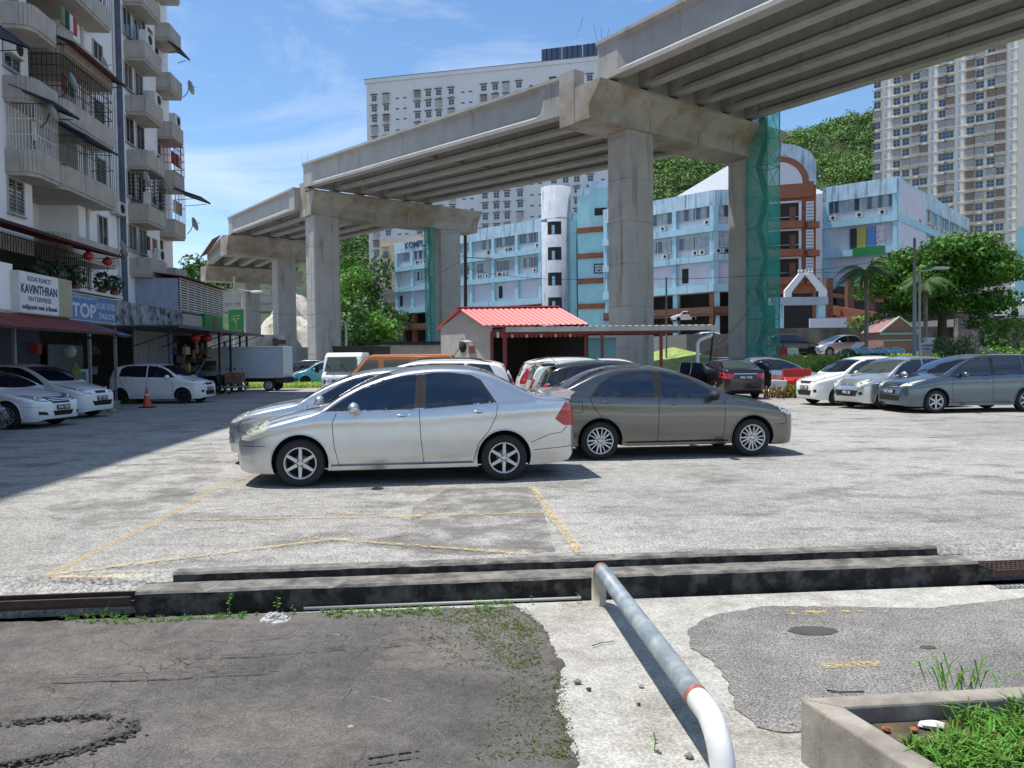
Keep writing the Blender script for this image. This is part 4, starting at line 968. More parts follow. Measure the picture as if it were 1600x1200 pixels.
single('steel_plate', MB().bar((p0.x, p0.y, -.10), (p1.x, p1.y, -.04), .02, .1, M_RUST), 'slanting rusty steel plate across the drain at the left', 'steel plate')
# thin pipe along the kerb foot
p0, p1 = K(1.2, -.035), K(3.25, -.05)
single('thin_pipe', MB().tube([(p0.x, p0.y, -.205), (p1.x, p1.y, -.20)], .012, mat('grey_pvc', (.35, .35, .33), .5), 8), 'thin grey pipe lying along the foot of the thick kerb', 'pipe')

# tube barrier
M_PIPE = mat('chipped_grey_paint', (.22, .27, .31), .45, var=.2, vs=12, c2=(.34, .38, .40), bump=.1)
M_PWH = mat('chipped_white_paint', (.72, .72, .70), .45, var=.08, vs=8, c2=(.62, .61, .58)); M_PRED = mat('red_ring_paint', (.34, .12, .09), .5, var=.3, vs=30)
b0 = kz(937, 944, -.22); far = Vector((b0.x, b0.y, .06)); nr = G(1087, 1072, .06 + .045); nr.z = .06
far = Vector((G(940, 886, .11).x, b0.y + .0, .06))
rt = thing('tube_barrier', 'low bent tube barrier, grey in the middle, white at its near end', 'barrier', (b0.x, b0.y, -.22), world=True)
d = (nr - far).normalized(); rr = .054
A = [Vector((far.x, far.y, -.24)), Vector((far.x, far.y, -.08)), Vector((far.x, far.y, -.02)) + d * .01, Vector((far.x, far.y, .035)) + d * .04, far + d * .10]
mb = MB().tube(A, rr, mat('bare_cement_tube', (.42, .38, .31), .8, var=.25, vs=14), 20); part('post', mb, rt)
part('paint_ring', MB().tube([far + d * .085, far + d * .125], rr + .0008, M_PRED, 20), rt)
part('rail', MB().tube([far + d * .125, nr], rr, M_PIPE, 20), rt)
part('paint_ring', MB().tube([nr, nr + d * .035], rr + .001, M_PRED, 20), rt)
e = nr + d * .035; B_ = [e]
for k in range(1, 9):
    a_ = k / 8 * math.pi / 2; B_.append(e + d * (.10 + .22 * math.sin(a_)) + Vector((0, 0, -.22 * (1 - math.cos(a_)))))
B_.insert(1, e + d * .10); B_.append(Vector((B_[-1].x, B_[-1].y, -.26)))
part('post', MB().tube(B_, rr, M_PWH, 20), rt, label='white painted end of the tube')

# planter
M_PLC = mat('planter_concrete', (.33, .30, .255), .9, var=.25, vs=6, bump=.5, bs=45, c2=(.24, .215, .18), streak=(.14, .125, .10, .55, .2), ss=2)
zp = .07; c0 = kz(1250, 1090, zp); c1 = kz(1420, 1200, zp); c2_ = kz(1600, 1071, zp)
u = (c1 - c0).normalized(); v_ = (c2_ - c0).normalized(); w_ = .115
P = [c0, c0 + v_ * 3.2, c0 + v_ * 3.2 + u * .13, c0 + v_ * w_ * 1.1 + u * .11]; P2 = [c0, c0 + v_ * w_ * 1.1 + u * .11, c0 + u * 2.4 + v_ * w_ * 1.1, c0 + u * 2.4]
rt = thing('planter', 'concrete planter kerb with a bed of bright green weeds in the corner', 'planter', (c0.x + 1, c0.y - .8, -.22), world=True)
mb = MB()
mb.prism([(p.x, p.y) for p in (P2[0], P2[3], P2[2], P2[1])], -.25, zp, M_PLC); part('wall', mb, rt, bevel=.012)
mb = MB(); mb.prism([(p.x, p.y) for p in (P[0] + v_ * .001, P[3] + v_ * .001, P[2], P[1])], -.25, zp, M_PLC); part('wall', mb, rt, bevel=.012)
M_SOIL = mat('garden_soil', (.13, .09, .06), .95, var=.5, vs=10, bump=1, bs=25)
q = [c0 + u * .1 + v_ * .12, c0 + u * 2.4 + v_ * .12, c0 + u * 2.4 + v_ * 3.2, c0 + u * .1 + v_ * 3.2]
part('soil', MB().prism([(p.x, p.y) for p in q], -.25, -.01, M_SOIL), rt)
# weeds: grass tufts
M_WEED = mat('fresh_weed_leaf', (.12, .28, .035), .55, island=.55, sheet=.35); M_MOSS = mat('dry_moss_leaf', (.13, .17, .04), .8, island=.4, sheet=.2)
def tufts(pts, hgt, nb, wd, m, seed, name):
    r = np.random.default_rng(seed); V = []
    for (x, y, z) in pts:
        h0 = hgt * r.uniform(.5, 1.4)
        for k in range(nb):
            a = r.uniform(0, 6.28); ln = h0 * r.uniform(.6, 1.2); lean = r.uniform(.3, 1.3); dx, dy = math.cos(a), math.sin(a)
            bx_, by_ = x + r.normal(0, hgt * .25), y + r.normal(0, hgt * .25); sx, sy = -dy * wd, dx * wd
            p1 = (bx_ + dx * ln * lean * .35, by_ + dy * ln * lean * .35, z + ln * .62); p2 = (bx_ + dx * ln * lean * .8, by_ + dy * ln * lean * .8, z + ln * (.9 - .25 * lean))
            V += [(bx_ - sx * .5, by_ - sy * .5, z), (bx_ + sx * .5, by_ + sy * .5, z), (p1[0] + sx, p1[1] + sy, p1[2]), (p1[0] - sx, p1[1] - sy, p1[2])]
            V += [(p1[0] - sx, p1[1] - sy, p1[2]), (p1[0] + sx, p1[1] + sy, p1[2]), (p2[0] + sx * .15, p2[1] + sy * .15, p2[2]), (p2[0] - sx * .15, p2[1] - sy * .15, p2[2])]
    return np.array(V)
r = random.Random(5); pts = []
while len(pts) < 3600:
    a, b = r.random() ** .8, r.random(); p = c0 + u * (.17 + 2.0 * a) + v_ * (.20 + 1.7 * b)
    if a < .10 and b < .22: continue
    if (p - (c0 + u * .75 + v_ * .55)).length < .22 and r.random() < .9: continue
    pts.append((p.x, p.y, -.01))
o = struct('weeds', np_mesh('weeds', tufts(pts, .10, 11, .0048, M_WEED, 1, 'w'), 4, [M_WEED]), 'stuff', 'bright green weeds filling the planter')
r2_ = random.Random(9); dry = [p for p in pts if r2_.random() < .07]
struct('dry_weeds', np_mesh('dw', tufts(dry, .08, 8, .004, M_WEED, 12, 'w'), 4, [mat('dry_blade', (.30, .24, .10), .8, island=.4, sheet=.2)]), 'stuff', 'dry straw-coloured blades among the weeds of the planter')
tl = [kz(1490, 1078, .0), kz(1475, 1075, 0), kz(1520, 1072, 0)]; 
o = struct('tall_weeds', np_mesh('tw', tufts([(p.x, p.y, -.01) for p in tl for _ in range(2)], .19, 5, .005, M_WEED, 2, 'w'), 4, [M_WEED]), 'stuff', 'taller grass tuft sprouting at the back rim of the planter')
def region(px_poly, n, seed, dens=None):
    r = random.Random(seed); xs = [a for a, _ in px_poly]; ys = [b for _, b in px_poly]; out = []
    while len(out) < n:
        q = (r.uniform(min(xs), max(xs)), r.uniform(min(ys), max(ys))); c = False
        for i in range(len(px_poly)):
            a, b = px_poly[i], px_poly[i - 1]
            if (a[1] > q[1]) != (b[1] > q[1]) and q[0] < (b[0] - a[0]) * (q[1] - a[1]) / (b[1] - a[1]) + a[0]: c = not c
        if c: p = kz(*q, -.208); out.append((p.x, p.y, -.206))
    return out
pts = region([(700, 950), (790, 955), (850, 1000), (845, 1040), (800, 1048), (750, 1010)], 1100, 3) + region([(600, 955), (700, 950), (760, 1010), (850, 1060), (700, 1040)], 260, 13) + region([(640, 955), (820, 950), (860, 990), (700, 975)], 500, 4) + region([(790, 1060), (870, 1040), (890, 1190), (740, 1190)], 420, 5) + region([(860, 1040), (885, 1060), (905, 1190), (870, 1190)], 160, 14)
struct('moss', np_mesh('moss', tufts(pts, .011, 7, .0018, M_MOSS, 3, 'm'), 4, [M_MOSS]), 'stuff', 'yellow-green moss creeping along the edge of the asphalt')
pts = region([(90, 962), (205, 957), (205, 978), (110, 975)], 60, 6) + region([(500, 956), (690, 948), (690, 962), (520, 968)], 110, 7) + region([(735, 938), (800, 935), (800, 955), (745, 958)], 55, 8) + region([(210, 966), (400, 960), (400, 968), (220, 974)], 60, 9)
struct('kerb_weeds', np_mesh('kw', tufts(pts, .026, 8, .0028, M_WEED, 4, 'k'), 4, [M_WEED]), 'stuff', 'small green weeds along the foot of the kerb')
def sprout(px, py, h, label, z=-.215):
    p = kz(px, py, z); mb = MB(); rr_ = random.Random(px)
    mb.tube([(p.x, p.y, z), (p.x + .006, p.y, z + h * .5), (p.x, p.y, z + h)], .0025, M_WEED, 5)
    for k in range(7):
        a = rr_.uniform(0, 6.28); zz = z + h * (.25 + .75 * k / 6); l_ = h * .32; dx, dy = math.cos(a), math.sin(a)
        mb.add([(p.x, p.y, zz), (p.x + dx * l_ * .5 - dy * l_ * .25, p.y + dy * l_ * .5 + dx * l_ * .25, zz + l_ * .2), (p.x + dx * l_, p.y + dy * l_, zz + .004), (p.x + dx * l_ * .5 + dy * l_ * .25, p.y + dy * l_ * .5 - dx * l_ * .25, zz + l_ * .15)], [(0, 1, 2, 3)], M_WEED)
    single('seedling', mb, label, 'plant', 'seedlings in the foreground')
sprout(358, 958, .13, 'seedling at the kerb left of the plastic bag'); sprout(433, 956, .11, 'seedling standing just behind the plastic bag'); sprout(168, 962, .10, 'seedling by the open drain frame')
sprout(902, 941, .07, 'tiny seedling at the kerb left of the tube barrier'); sprout(830, 943, .06, 'tiny seedling at the kerb, end of the moss'); sprout(1022, 1172, .085, 'reddish-green seedling in the cement left of the tube')
sprout(458, 962, .07, 'seedling right beside the plastic bag')
# rubbish and stones
M_BAG = mat('crumpled_plastic', (.62, .61, .58), .35, var=.35, vs=30, bump=1.0, bs=20, alpha=.85)
p = kz(430, 970, -.21); mb = MB(); rr_ = random.Random(2)
vs = []; n1, n2 = 9, 16
for i in range(n1):
    for j in range(n2):
        a = 2 * math.pi * j / n2; t = i / (n1 - 1); q_ = math.sin(t * math.pi * .5)
        vs.append((p.x + .115 * math.cos(a) * (1 - t * .8) * rr_.uniform(.85, 1.15), p.y + .07 * math.sin(a) * (1 - t * .8) * rr_.uniform(.85, 1.15), -.212 + .06 * q_ * rr_.uniform(.7, 1.2)))
mb.add(vs, [(i * n2 + j, i * n2 + (j + 1) % n2, (i + 1) * n2 + (j + 1) % n2, (i + 1) * n2 + j) for i in range(n1 - 1) for j in range(n2)], M_BAG); single('plastic_bag', mb, 'crumpled whitish plastic bag lying before the thick kerb', 'plastic bag')
M_STONE = mat('pebble', (.22, .20, .18), .9, var=.4, vs=20); M_DSTONE = mat('dark_pebble', (.05, .045, .04), .9)
def rock(name, px, py, s, m, label, cat='stone', grp='pebbles and chips on the ground', z=-.214, sc=(1, .8, .55), seed=0):
    p = kz(px, py, z); mb = MB(); mb.ball((0, 0, 0), s, m, 8, sc); r_ = random.Random(px + seed)
    mb.v = [(p.x + a * r_.uniform(.75, 1.2), p.y + b * r_.uniform(.75, 1.2), z + s * sc[2] * .7 + c * r_.uniform(.8, 1.15)) for a, b, c in mb.v]
    for i in range(len(mb.sm)): mb.sm[i] = False
    return single(name, mb, label, cat, grp)
rock('stone', 902, 1067, .024, M_STONE, 'pebble on the cement, left one of a pair left of the tube'); rock('stone', 920, 1078, .016, M_DSTONE, 'dark pebble right next to the pebble on the cement'); rock('stone', 998, 1101, .012, M_DSTONE, 'tiny dark pebble near the tube shadow')
rock('stone', 1077, 1183, .022, M_STONE, 'pebble against the foot of the white tube end'); rock('stone', 1002, 1073, .018, M_CEM, 'pale chip of cement beside the tube shadow'); rock('stone', 630, 1048, .014, M_DSTONE, 'dark pebble in the middle of the dark asphalt')
rock('stone', 548, 1137, .02, M_CEM, 'pale broken chip on the dark asphalt', sc=(1, .8, .3)); rock('stone', 1226, 990, .014, M_CEM, 'pale chip on the coarse asphalt patch'); rock('stone', 292, 1150, .026, M_CEM, 'flat pale flake near the sand ridge', sc=(1, .7, .12)); rock('stone', 225, 1151, .018, M_CEM, 'small flat pale flake left of the larger flake', sc=(1, .6, .12))
rock('stone', 275, 1148, .014, M_DSTONE, 'small dark chip between the two pale flakes', sc=(1, .5, .2)); rock('stone', 303, 991, .013, M_CEM, 'small pale flake on the sandy asphalt near the kerb', sc=(1, .7, .2)); rock('stone', 785, 1058, .011, M_CEM, 'tiny pale chip at the moss edge')
rock('stone', 600, 990, .012, M_CEM, 'tiny pale chip upper middle of the dark asphalt', sc=(1, .7, .2)); rock('stone', 1175, 920, .014, M_DSTONE, 'dark crumb on the cement strip before the kerb'); rock('stone', 1236, 1132, .016, M_CEM, 'pale pebble at the planter corner')
# tree stump stubs, stones and white litter in the planter
M_STUMP = mat('rotten_wood', (.12, .085, .065), .95, var=.4, vs=25, bump=1, bs=30)
p = c0 + u * .72 + v_ * .62; rt = thing('tree_stump', 'brown broken tree stump among the weeds of the planter', 'stump', (p.x, p.y, -.01), world=True)
for k, (dx, dy, h_, rr2) in enumerate(((0, 0, .09, .034), (.05, .02, .11, .03), (.09, -.01, .10, .032), (.03, -.05, .06, .03))):
    part('stub', MB().tube([(p.x + dx, p.y + dy, -.03), (p.x + dx, p.y + dy, h_ * .6), (p.x + dx + .01, p.y + dy, h_)], [rr2 * 1.15, rr2, rr2 * .8], M_STUMP, 9), rt)
M_LIT = mat('white_litter', (.75, .74, .70), .6)
def prock(a, b, s, m, label, seed, cat='stone', name='stone', sc=(1, .8, .6)):
    p = c0 + u * a + v_ * b; mb = MB(); mb.ball((0, 0, 0), s, m, 8, sc); r_ = random.Random(seed); z = 0.0
    mb.v = [(p.x + x_ * r_.uniform(.7, 1.2), p.y + y_ * r_.uniform(.7, 1.2), z + s * sc[2] * .5 + z_ * r_.uniform(.8, 1.15)) for x_, y_, z_ in mb.v]; mb.sm = [False] * len(mb.sm); single(name, mb, label, cat, 'stones and litter in the planter')
prock(.19, .46, .05, M_LIT, 'crumpled white wrapper at the back of the planter', 1, 'litter', 'wrapper', (1.2, .6, .35)); prock(.20, .25, .02, mat('brick_chip', (.35, .12, .06), .9), 'orange brick chip at the back left of the planter', 2)
prock(.22, .36, .018, mat('brick_chip', (.35, .12, .06), .9), 'second orange brick chip, beside the white wrapper', 3); prock(.95, .50, .035, M_STONE, 'round grey stone before the stump', 4); prock(.9, .38, .035, M_LIT, 'white and brown torn wrapper before the stump', 5, 'litter', 'wrapper', (1, .7, .5)); prock(.8, .95, .05, M_STONE, 'grey stone right of the stump', 6)
prock(.17, .17, .015, M_DSTONE, 'dark pebble in the planter corner', 7)
for i, (pts, lab) in enumerate(((((533, 1096), (545, 1085), (549, 1078)), 'thin dark twig on the dark asphalt'), (((576, 1088), (590, 1090), (612, 1097)), 'pale forked twig on the dark asphalt'), (((1292, 1078), (1310, 1081), (1350, 1080)), 'dark twig before the planter'), (((925, 1009), (940, 1004), (960, 1002)), 'thin twig on the cement'), (((510, 994), (520, 991), (532, 993)), 'curled pale dry leaf on the dark asphalt'))):
    single('twig', MB().tube([tuple(kz(a, b, -.205)) for a, b in pts], .004 if i < 4 else .008, M_DSTONE if i in (0, 2) else M_STONE, 5), lab, 'twig', 'twigs on the ground')
# puddle stains as discs of darker bitumen
for (px, py, rx, ry) in ((1270, 985, .16, .085), (1450, 1011, .05, .03)):
    p = kz(px, py, -.2085); mb = MB(); mb.add([(p.x + rx * math.cos(a * .3142) * (1 + .08 * math.sin(a * 2)), p.y + ry * math.sin(a * .3142), -.2085) for a in range(20)], [tuple(range(20))], mat('oil_stain', (.06, .06, .06), .8, var=.3)); struct('oil_stain', mb)
# ------------------------------------------------------------ block of flats over shops on the left
M_WALLW = mat('weathered_white_wall', (.84, .84, .86), .85, var=.07, vs=1.2, bump=.3, bs=14, streak=(.20, .195, .19, .63, .16), ss=.9)
M_SLAB = mat('balcony_cement', (.40, .375, .33), .85, var=.14, vs=2, streak=(.12, .11, .10, .56, .2), ss=1.6, bump=.3)
M_BLUESTR = mat('blue_painted_strip', (.12, .15, .21), .8, var=.25, vs=2)
M_CORR = mat('red_roof_sheet', (.22, .045, .04), .5, var=.25, vs=4, c2=(.15, .04, .035)); M_CORB = mat('blue_roof_sheet', (.05, .10, .22), .5, var=.2, vs=3)
M_CORG = mat('dark_roof_sheet', (.05, .06, .075), .5, var=.2)
M_BARW = mat('white_grille', (.62, .62, .60), .5, var=.2); M_BARB = mat('black_grille', (.03, .025, .025), .5); M_BARR = mat('red_grille', (.30, .03, .03), .5); M_BARG = mat('green_grille', (.08, .13, .14), .5)
M_WIN = mat('window_glass', (.02, .025, .03), rough=.06, spec=.8); M_FRW = mat('window_frame', (.42, .42, .42), .5, var=.15); M_LOU = mat('dusty_louvre', (.20, .19, .175), .35, var=.3, vs=5)
M_AC = mat('air_conditioner_shell', (.60, .59, .56), .5, var=.1); M_DISH = mat('dish_grey', (.42, .44, .47), .45, var=.1)
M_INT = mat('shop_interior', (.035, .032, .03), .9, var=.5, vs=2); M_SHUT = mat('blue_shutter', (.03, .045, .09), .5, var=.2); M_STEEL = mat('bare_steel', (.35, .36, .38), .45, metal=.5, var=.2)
BRZ = math.atan2(.083, 1); BO = Vector((-14.5, 0, 0))
BM = Matrix.Translation(BO) @ Matrix.Rotation(BRZ, 4, 'Z'); BN = (BM.to_3x3() @ Vector((1, 0, 0))); BA = BM.to_3x3() @ Vector((0, 1, 0))
def FS(px, py, o):
    p = hit(px, py, BO + BN * o, BN); q = BM.inverted() @ p; return q.y, q.z
flats = thing('apartment_block', 'tall stained white block of flats above the shops, with balconies and window cages', 'apartment block', tuple(BO), BRZ)
def corrug(mb, a, b, dn, m, pitch=.16, amp=.018, th=.012):
    """corrugated sheet: ridge line a-b, falling along vector dn"""
    a = Vector(a); b = Vector(b); dn = Vector(dn); L = (b - a).length; n = int(L / pitch * 4); u = (b - a) / L; w = u.cross(dn).normalized()
    vs = []
    for i in range(n + 1):
        p = a + u * L * i / n + w * amp * math.sin(2 * math.pi * i / 4)
        vs += [p, p + dn, p - w * th, p + dn - w * th]
    fs = []
    for i in range(n):
        k = i * 4; fs += [(k, k + 4, k + 5, k + 1), (k + 2, k + 3, k + 7, k + 6), (k + 1, k + 5, k + 7, k + 3)]
    return mb.add(vs, fs, m)
ZT = 30.2; DEP = -13
# the mass, segment by segment: (s0, s1, outward offset)
mb = MB()
for s0, s1, o in ((-8, 27.3, 0), (30.7, 34.5, 0), (34.5, 38.5, .3), (38.5, 41.0, .05)):
    mb.box(((o + DEP) / 2, (s0 + s1) / 2, (ZT + 3.1) / 2), (o - DEP, s1 - s0, ZT - 3.1), M_WALLW)
mb.box(((-1.5 + DEP) / 2, 29, (ZT + 3.1) / 2 - .01), (-1.5 - DEP, 3.4, ZT - 3.1), M_WALLW)
part('wall', mb, flats)
part('painted_strip', MB().box((.155, 34.49, 16.6), (.29, .02, 27), M_BLUESTR), flats)
part('parapet', MB().box((-6.5, 16.5, ZT + .4), (13.4, 49.3, .8), M_SLAB), flats)
Bz = lambda k: 5.4 + 2.4 * k
def slab(s0, s1, o0, o1, zb, h=.85, curve=True):
    mb = MB(); P = [(o0, s0), (o1 - .45, s0)]
    if curve: P += [(o1 - .45 + .45 * math.sin(a), s0 + .45 * (1 - math.cos(a))) for a in [math.pi / 2 * k / 6 for k in range(1, 7)]]
    else: P += [(o1, s0)]
    P += [(o1, s1), (o0, s1)]
    mb.prism(P, zb, zb + .12, M_SLAB); Q = P[1:-1] if True else P
    # parapet wall as a thin shell along the outer edge
    PP = P[:-1] + [(o1, s1), (o0, s1)]
    PP = P
    for a_, b_ in zip(PP[:-1], PP[1:]):
        mb.bar((*a_, zb + .12 + (h - .12) / 2), (*b_, zb + .12 + (h - .12) / 2), .09, h - .12, M_SLAB)
    return part('balcony', mb, flats)
def window(o, s, z0, w, h, style=0, face='n'):
    """window in the facade plane at offset o, centre s"""
    T = Matrix.Translation((o, s, z0)) if face == 'n' else Matrix.Translation((o, s, z0)) @ Matrix.Rotation(R(-90), 4, 'Z')
    mb = MB(T); mb.box((.005, 0, h / 2), (.03, w, h), M_WIN)
    for e in (-1, 1): mb.box((.03, e * w / 2, h / 2), (.06, .05, h + .05), M_FRW)
    for z in (0, h): mb.box((.03, 0, z), (.06, w, .05), M_FRW)
    mb.box((.03, 0, h / 2), (.05, .04, h), M_FRW); mb.box((.05, 0, -.06), (.14, w + .12, .05), M_SLAB)
    if style == 1:
        for i in range(9): mb.box((.035, 0, h * (i + .5) / 9), (.05, w - .06, .035), M_LOU)
    if style == 2:
        for i in range(5): mb.box((.07, -w / 2 + w * (i + .5) / 5, h / 2), (.015, .015, h), M_BARB)
        for i in range(4): mb.box((.07, 0, h * (i + .5) / 4), (.015, w, .015), M_BARB)
    return part('window', mb, flats)
def cage(s0, s1, o0, o1, z0, z1, m, dx=.13, dense=4):
    mb = MB(); n = int((s1 - s0) / dx)
    for i in range(n + 1): mb.box((o1, s0 + (s1 - s0) * i / n, (z0 + z1) / 2), (.018, .018, z1 - z0), m)
    k = max(2, int((o1 - o0) / dx))
    for e in (s0, s1):
        for i in range(k): mb.box((o0 + (o1 - o0) * i / k, e, (z0 + z1) / 2), (.018, .018, z1 - z0), m)
    for i in range(dense + 1):
        z = z0 + (z1 - z0) * i / dense; mb.box((o1, (s0 + s1) / 2, z), (.025, s1 - s0, .025), m)
        for e in (s0, s1): mb.box(((o0 + o1) / 2, e, z), (o1 - o0, .025, .025), m)
    return part('window_cage', mb, flats)
def ac(o, s, z):
    mb = MB(); mb.box((o + .16, s, z + .28), (.30, .80, .55), M_AC); mb.lathe([(.22, 0), (.20, .015), (.05, .02), (.001, .02)], M_RUB, 16, 'X', (o + .31, s + .1, z + .28))
    mb.box((o + .15, s - .25, z - .04), (.3, .03, .06), M_STEEL); mb.box((o + .15, s + .25, z - .04), (.3, .03, .06), M_STEEL)
    return part('air_conditioner', mb, flats)
def dish(o, s, z, r=.36):
    mb = MB(Matrix.Translation((o, s, z)) @ Matrix.Rotation(R(35), 4, 'Z') @ Matrix.Rotation(R(70), 4, 'Y')); mb.lathe([(.001, 0), (r * .5, .03), (r, .11), (r * .97, .125), (r * .5, .04), (.001, .012)], M_DISH, 20)
    mb.tube([(0, 0, .05), (0, .0, .38)], .014, M_BARB, 6); d = part('satellite_dish', mb, flats)
    part('bracket', MB().tube([(o, s, z), (o - .1, s, z - .28), (o - .3, s, z - .5)], .02, M_BARB, 6), d)
def awning(s0, s1, o0, o1, z0, z1, m):
    mb = MB(); corrug(mb, (o0, s0, z0), (o0, s1, z0), (o1 - o0, 0, z1 - z0), m)
    for s_ in (s0 + .1, s1 - .1): mb.bar((o0, s_, z0 - .04), (o1, s_, z1 - .04), .03, .05, M_BARB); mb.bar((o0, s_, z0 - .6), (o1 - .2, s_, z1 - .06), .025, .025, M_BARB)
    mb.bar((o1 - .04, s0, z1 - .03), (o1 - .04, s1, z1 - .03), .03, .04, M_BARB)
    return part('awning', mb, flats)
rb = random.Random(11)
for k in range(0, 10):
    z = Bz(k)
    slab(25.7, 27.35, 0, .9, z) if k else None
    slab(27.6, 31.9, -1.5, .9, z); slab(34.75, 36.8, .3, 1.15, z, curve=False); slab(38.55, 40.2, .05, .95, z, curve=False)
    for s0 in (13.5, 19.5): slab(s0, s0 + 3, 0, .9, z); window(0, s0 + 1.5, z + 1.2, 1.5, 1.15, 1)
    wz = z + 1.22
    if k not in (1,): window(0, 26.2, wz, .95, 1.15, 0 if k == 2 else 1)
    window(0, 32.75, wz - .1, .85, 1.2, (0, 1, 1, 0, 2)[k % 5])
    for s_ in (35.05, 36.25): window(.3, s_, wz, .85, 1.12, (1, 0, 2)[k % 3])
    window(.05, 39.0, wz, .95, 1.1, (1, 0, 2)[(k + 1) % 3])
    window(-1.5, 28.7, z + .4, 1.2, 1.9, 0)
    mb = MB()
    for i in range(7):
        for j in range(10): mb.box((-.02, 27.302 , 0), (.001, .001, .001), M_LOU) if False else None
# what each flat has done with its balcony
cage(25.8, 27.3, 0, .92, Bz(1) + .85, Bz(2), M_BARW, .10, 3); cage(27.7, 31.85, -1.4, .92, Bz(2) + .85, Bz(3) + .3, M_BARB, .16, 5); cage(27.7, 31.85, -1.4, .92, Bz(1) + .85, Bz(2) - .05, M_BARG, .16, 2)
cage(35.0, 36.65, .3, 1.22, Bz(2) - 1.55 + 0, Bz(2) , M_BARB, .14, 9) ; cage(38.6, 40.15, .05, 1.02, Bz(2) + .85, Bz(3), M_BARR, .14, 4); cage(38.6, 40.15, .05, 1.02, Bz(1) + .85, Bz(2), M_BARW, .16, 2)
cage(27.7, 31.85, -1.4, .92, Bz(4) + .85, Bz(5), M_BARB, .18, 3)
awning(25.6, 27.5, .2, 1.6, Bz(2) + .55, Bz(2) + .0, M_CORB); awning(27.6, 30.4, .3, 1.7, Bz(2) + .10, Bz(2) - .5, M_CORB); awning(27.4, 31.9, .2, 1.5, Bz(3) + .75, Bz(3) + .25, M_CORR)
awning(23.0, 25.0, .0, 1.3, Bz(3) - .5, Bz(3) - .95, M_CORB); awning(27.5, 30.0, .0, 1.2, Bz(5) + .5, Bz(5) + .0, M_CORG); awning(38.5, 40.2, 1.0, 2.3, Bz(2) + .0, Bz(2) - .45, M_CORG); awning(38.5, 40.0, .9, 1.5, Bz(5) + .0, Bz(5) - .4, M_CORG)
for o, s_, z in ((.9, 35.3, Bz(4) + .86), (.33, 37.2, Bz(3) + 1.2), (.9, 35.3, Bz(1) + .86), (.9, 36.1, Bz(0) + .86), (.35, 37.4, Bz(0) + .3), (.3, 37.6, Bz(2) + .9), (.05, 33.2, Bz(5) + .6), (.9, 36.2, Bz(3) + .86), (.9, 35.2, Bz(5) + .86), (.7, 39.4, Bz(3) + .86), (.0, 26.1, Bz(3) - .8), (.05, 33.9, Bz(1) + .2)): ac(o, s_, z)
for o, s_, z in ((.5, 32.0, Bz(3) + 1.1), (1.1, 27.9, Bz(2) + 1.4), (1.4, 33.8, Bz(2) - .7), (.9, 32.4, Bz(0) + .9), (1.3, 40.3, Bz(4) + .9 - .2), (1.3, 40.4, Bz(1) + .9), (.8, 32.5, Bz(5) + .5), (1.2, 26.2, Bz(2) - .2)): dish(o, s_, z)
for s_, z0, z1 in ((30.75, 3.5, 30), (34.3, 3.5, 30)): part('drainpipe', MB().tube([(.06, s_ + .6 if s_ < 31 else s_, z0), (.06, s_ + .6 if s_ < 31 else s_, z1)], .055, M_AC, 8), flats)
# laundry on two balconies
M_CL = [mat('laundry_' + n_, c_, .9) for n_, c_ in (('dark', (.04, .04, .06)), ('white', (.6, .6, .6)), ('red', (.35, .05, .05)), ('green', (.12, .25, .08)))]
for k, s0, o in ((3, 28.4, .7), (4, 35.2, 1.0), (0, 35.1, 1.0), (1, 38.9, .9), (2, 38.8, .9), (2, 28.3, .7), (1, 26.1, .75)):
    for i in range(4):
        q = s0 + i * .3; m = M_CL[(i + k) % 4]; mb = MB().box((o, q, Bz(k) + 1.55), (.05, .24, .62), m); part('laundry', mb, flats)
# terrace storey, signs and shop front
mb = MB(); mb.box((1.0, 17.2, 3.02), (2.4, 50, .16), M_SLAB); mb.box((2.12, 9.0, 3.75), (.14, 25.6, 1.3), M_WALLW); part('terrace', mb, flats)
M_DIRTY = mat('mouldy_fascia', (.30, .31, .34), .9, c2=(.03, .03, .03), vs=3.5, var=.4, bump=.5)
part('fascia', MB().box((2.16, 32.1, 3.42), (.12, 7.2, .95), M_DIRTY), flats); part('fascia', MB().box((2.16, 38.8, 3.42), (.12, 6.1, .80), M_SLAB), flats); part('ledge', MB().box((2.16, 27.0, 3.98), (.5, 3.4, .08), M_AC), flats)
awning(12, 28.2, .1, 2.7, 6.0, 5.42, M_CORR); awning(12, 24.6, 2.25, 3.9, 2.98, 2.5, M_CORR); awning(24.62, 25.6, 2.25, 3.9, 2.98, 2.46, M_CORB)
mb = MB(); mb.box((3.3, 35.2, 2.93), (2.3, 13.4, .05), M_CORG); mb.box((4.44, 35.2, 2.92), (.03, 13.4, .12), M_CORG)
for s_ in (30, 33, 36, 39, 41.6): mb.bar((2.2, s_, 2.2), (4.2, s_, 2.88), .04, .04, M_BARB)
part('canopy', mb, flats)
mb = MB(); mb.box((1.25, 38.7, 4.65), (1.9, 6.9, 1.5), mat('lilac_wall', (.32, .36, .46), .85, var=.12)); corrug(mb, (.3, 35.0, 5.75), (.3, 42.4, 5.75), (2.3, 0, -.32), M_CORR); part('first_floor_room', mb, flats)
mb = MB()
for i in range(13): mb.box((2.27, 38.75, 4.0 + i * .115), (.05, 7.0, .05), M_AC)
for i in range(8): mb.box((2.30, 35.3 + i * .985, 4.68), (.03, .03, 1.45), M_AC)
mb.box((2.22, 38.75, 4.68), (.02, 6.9, 1.4), M_DARK); part('louvre_screen', mb, flats)
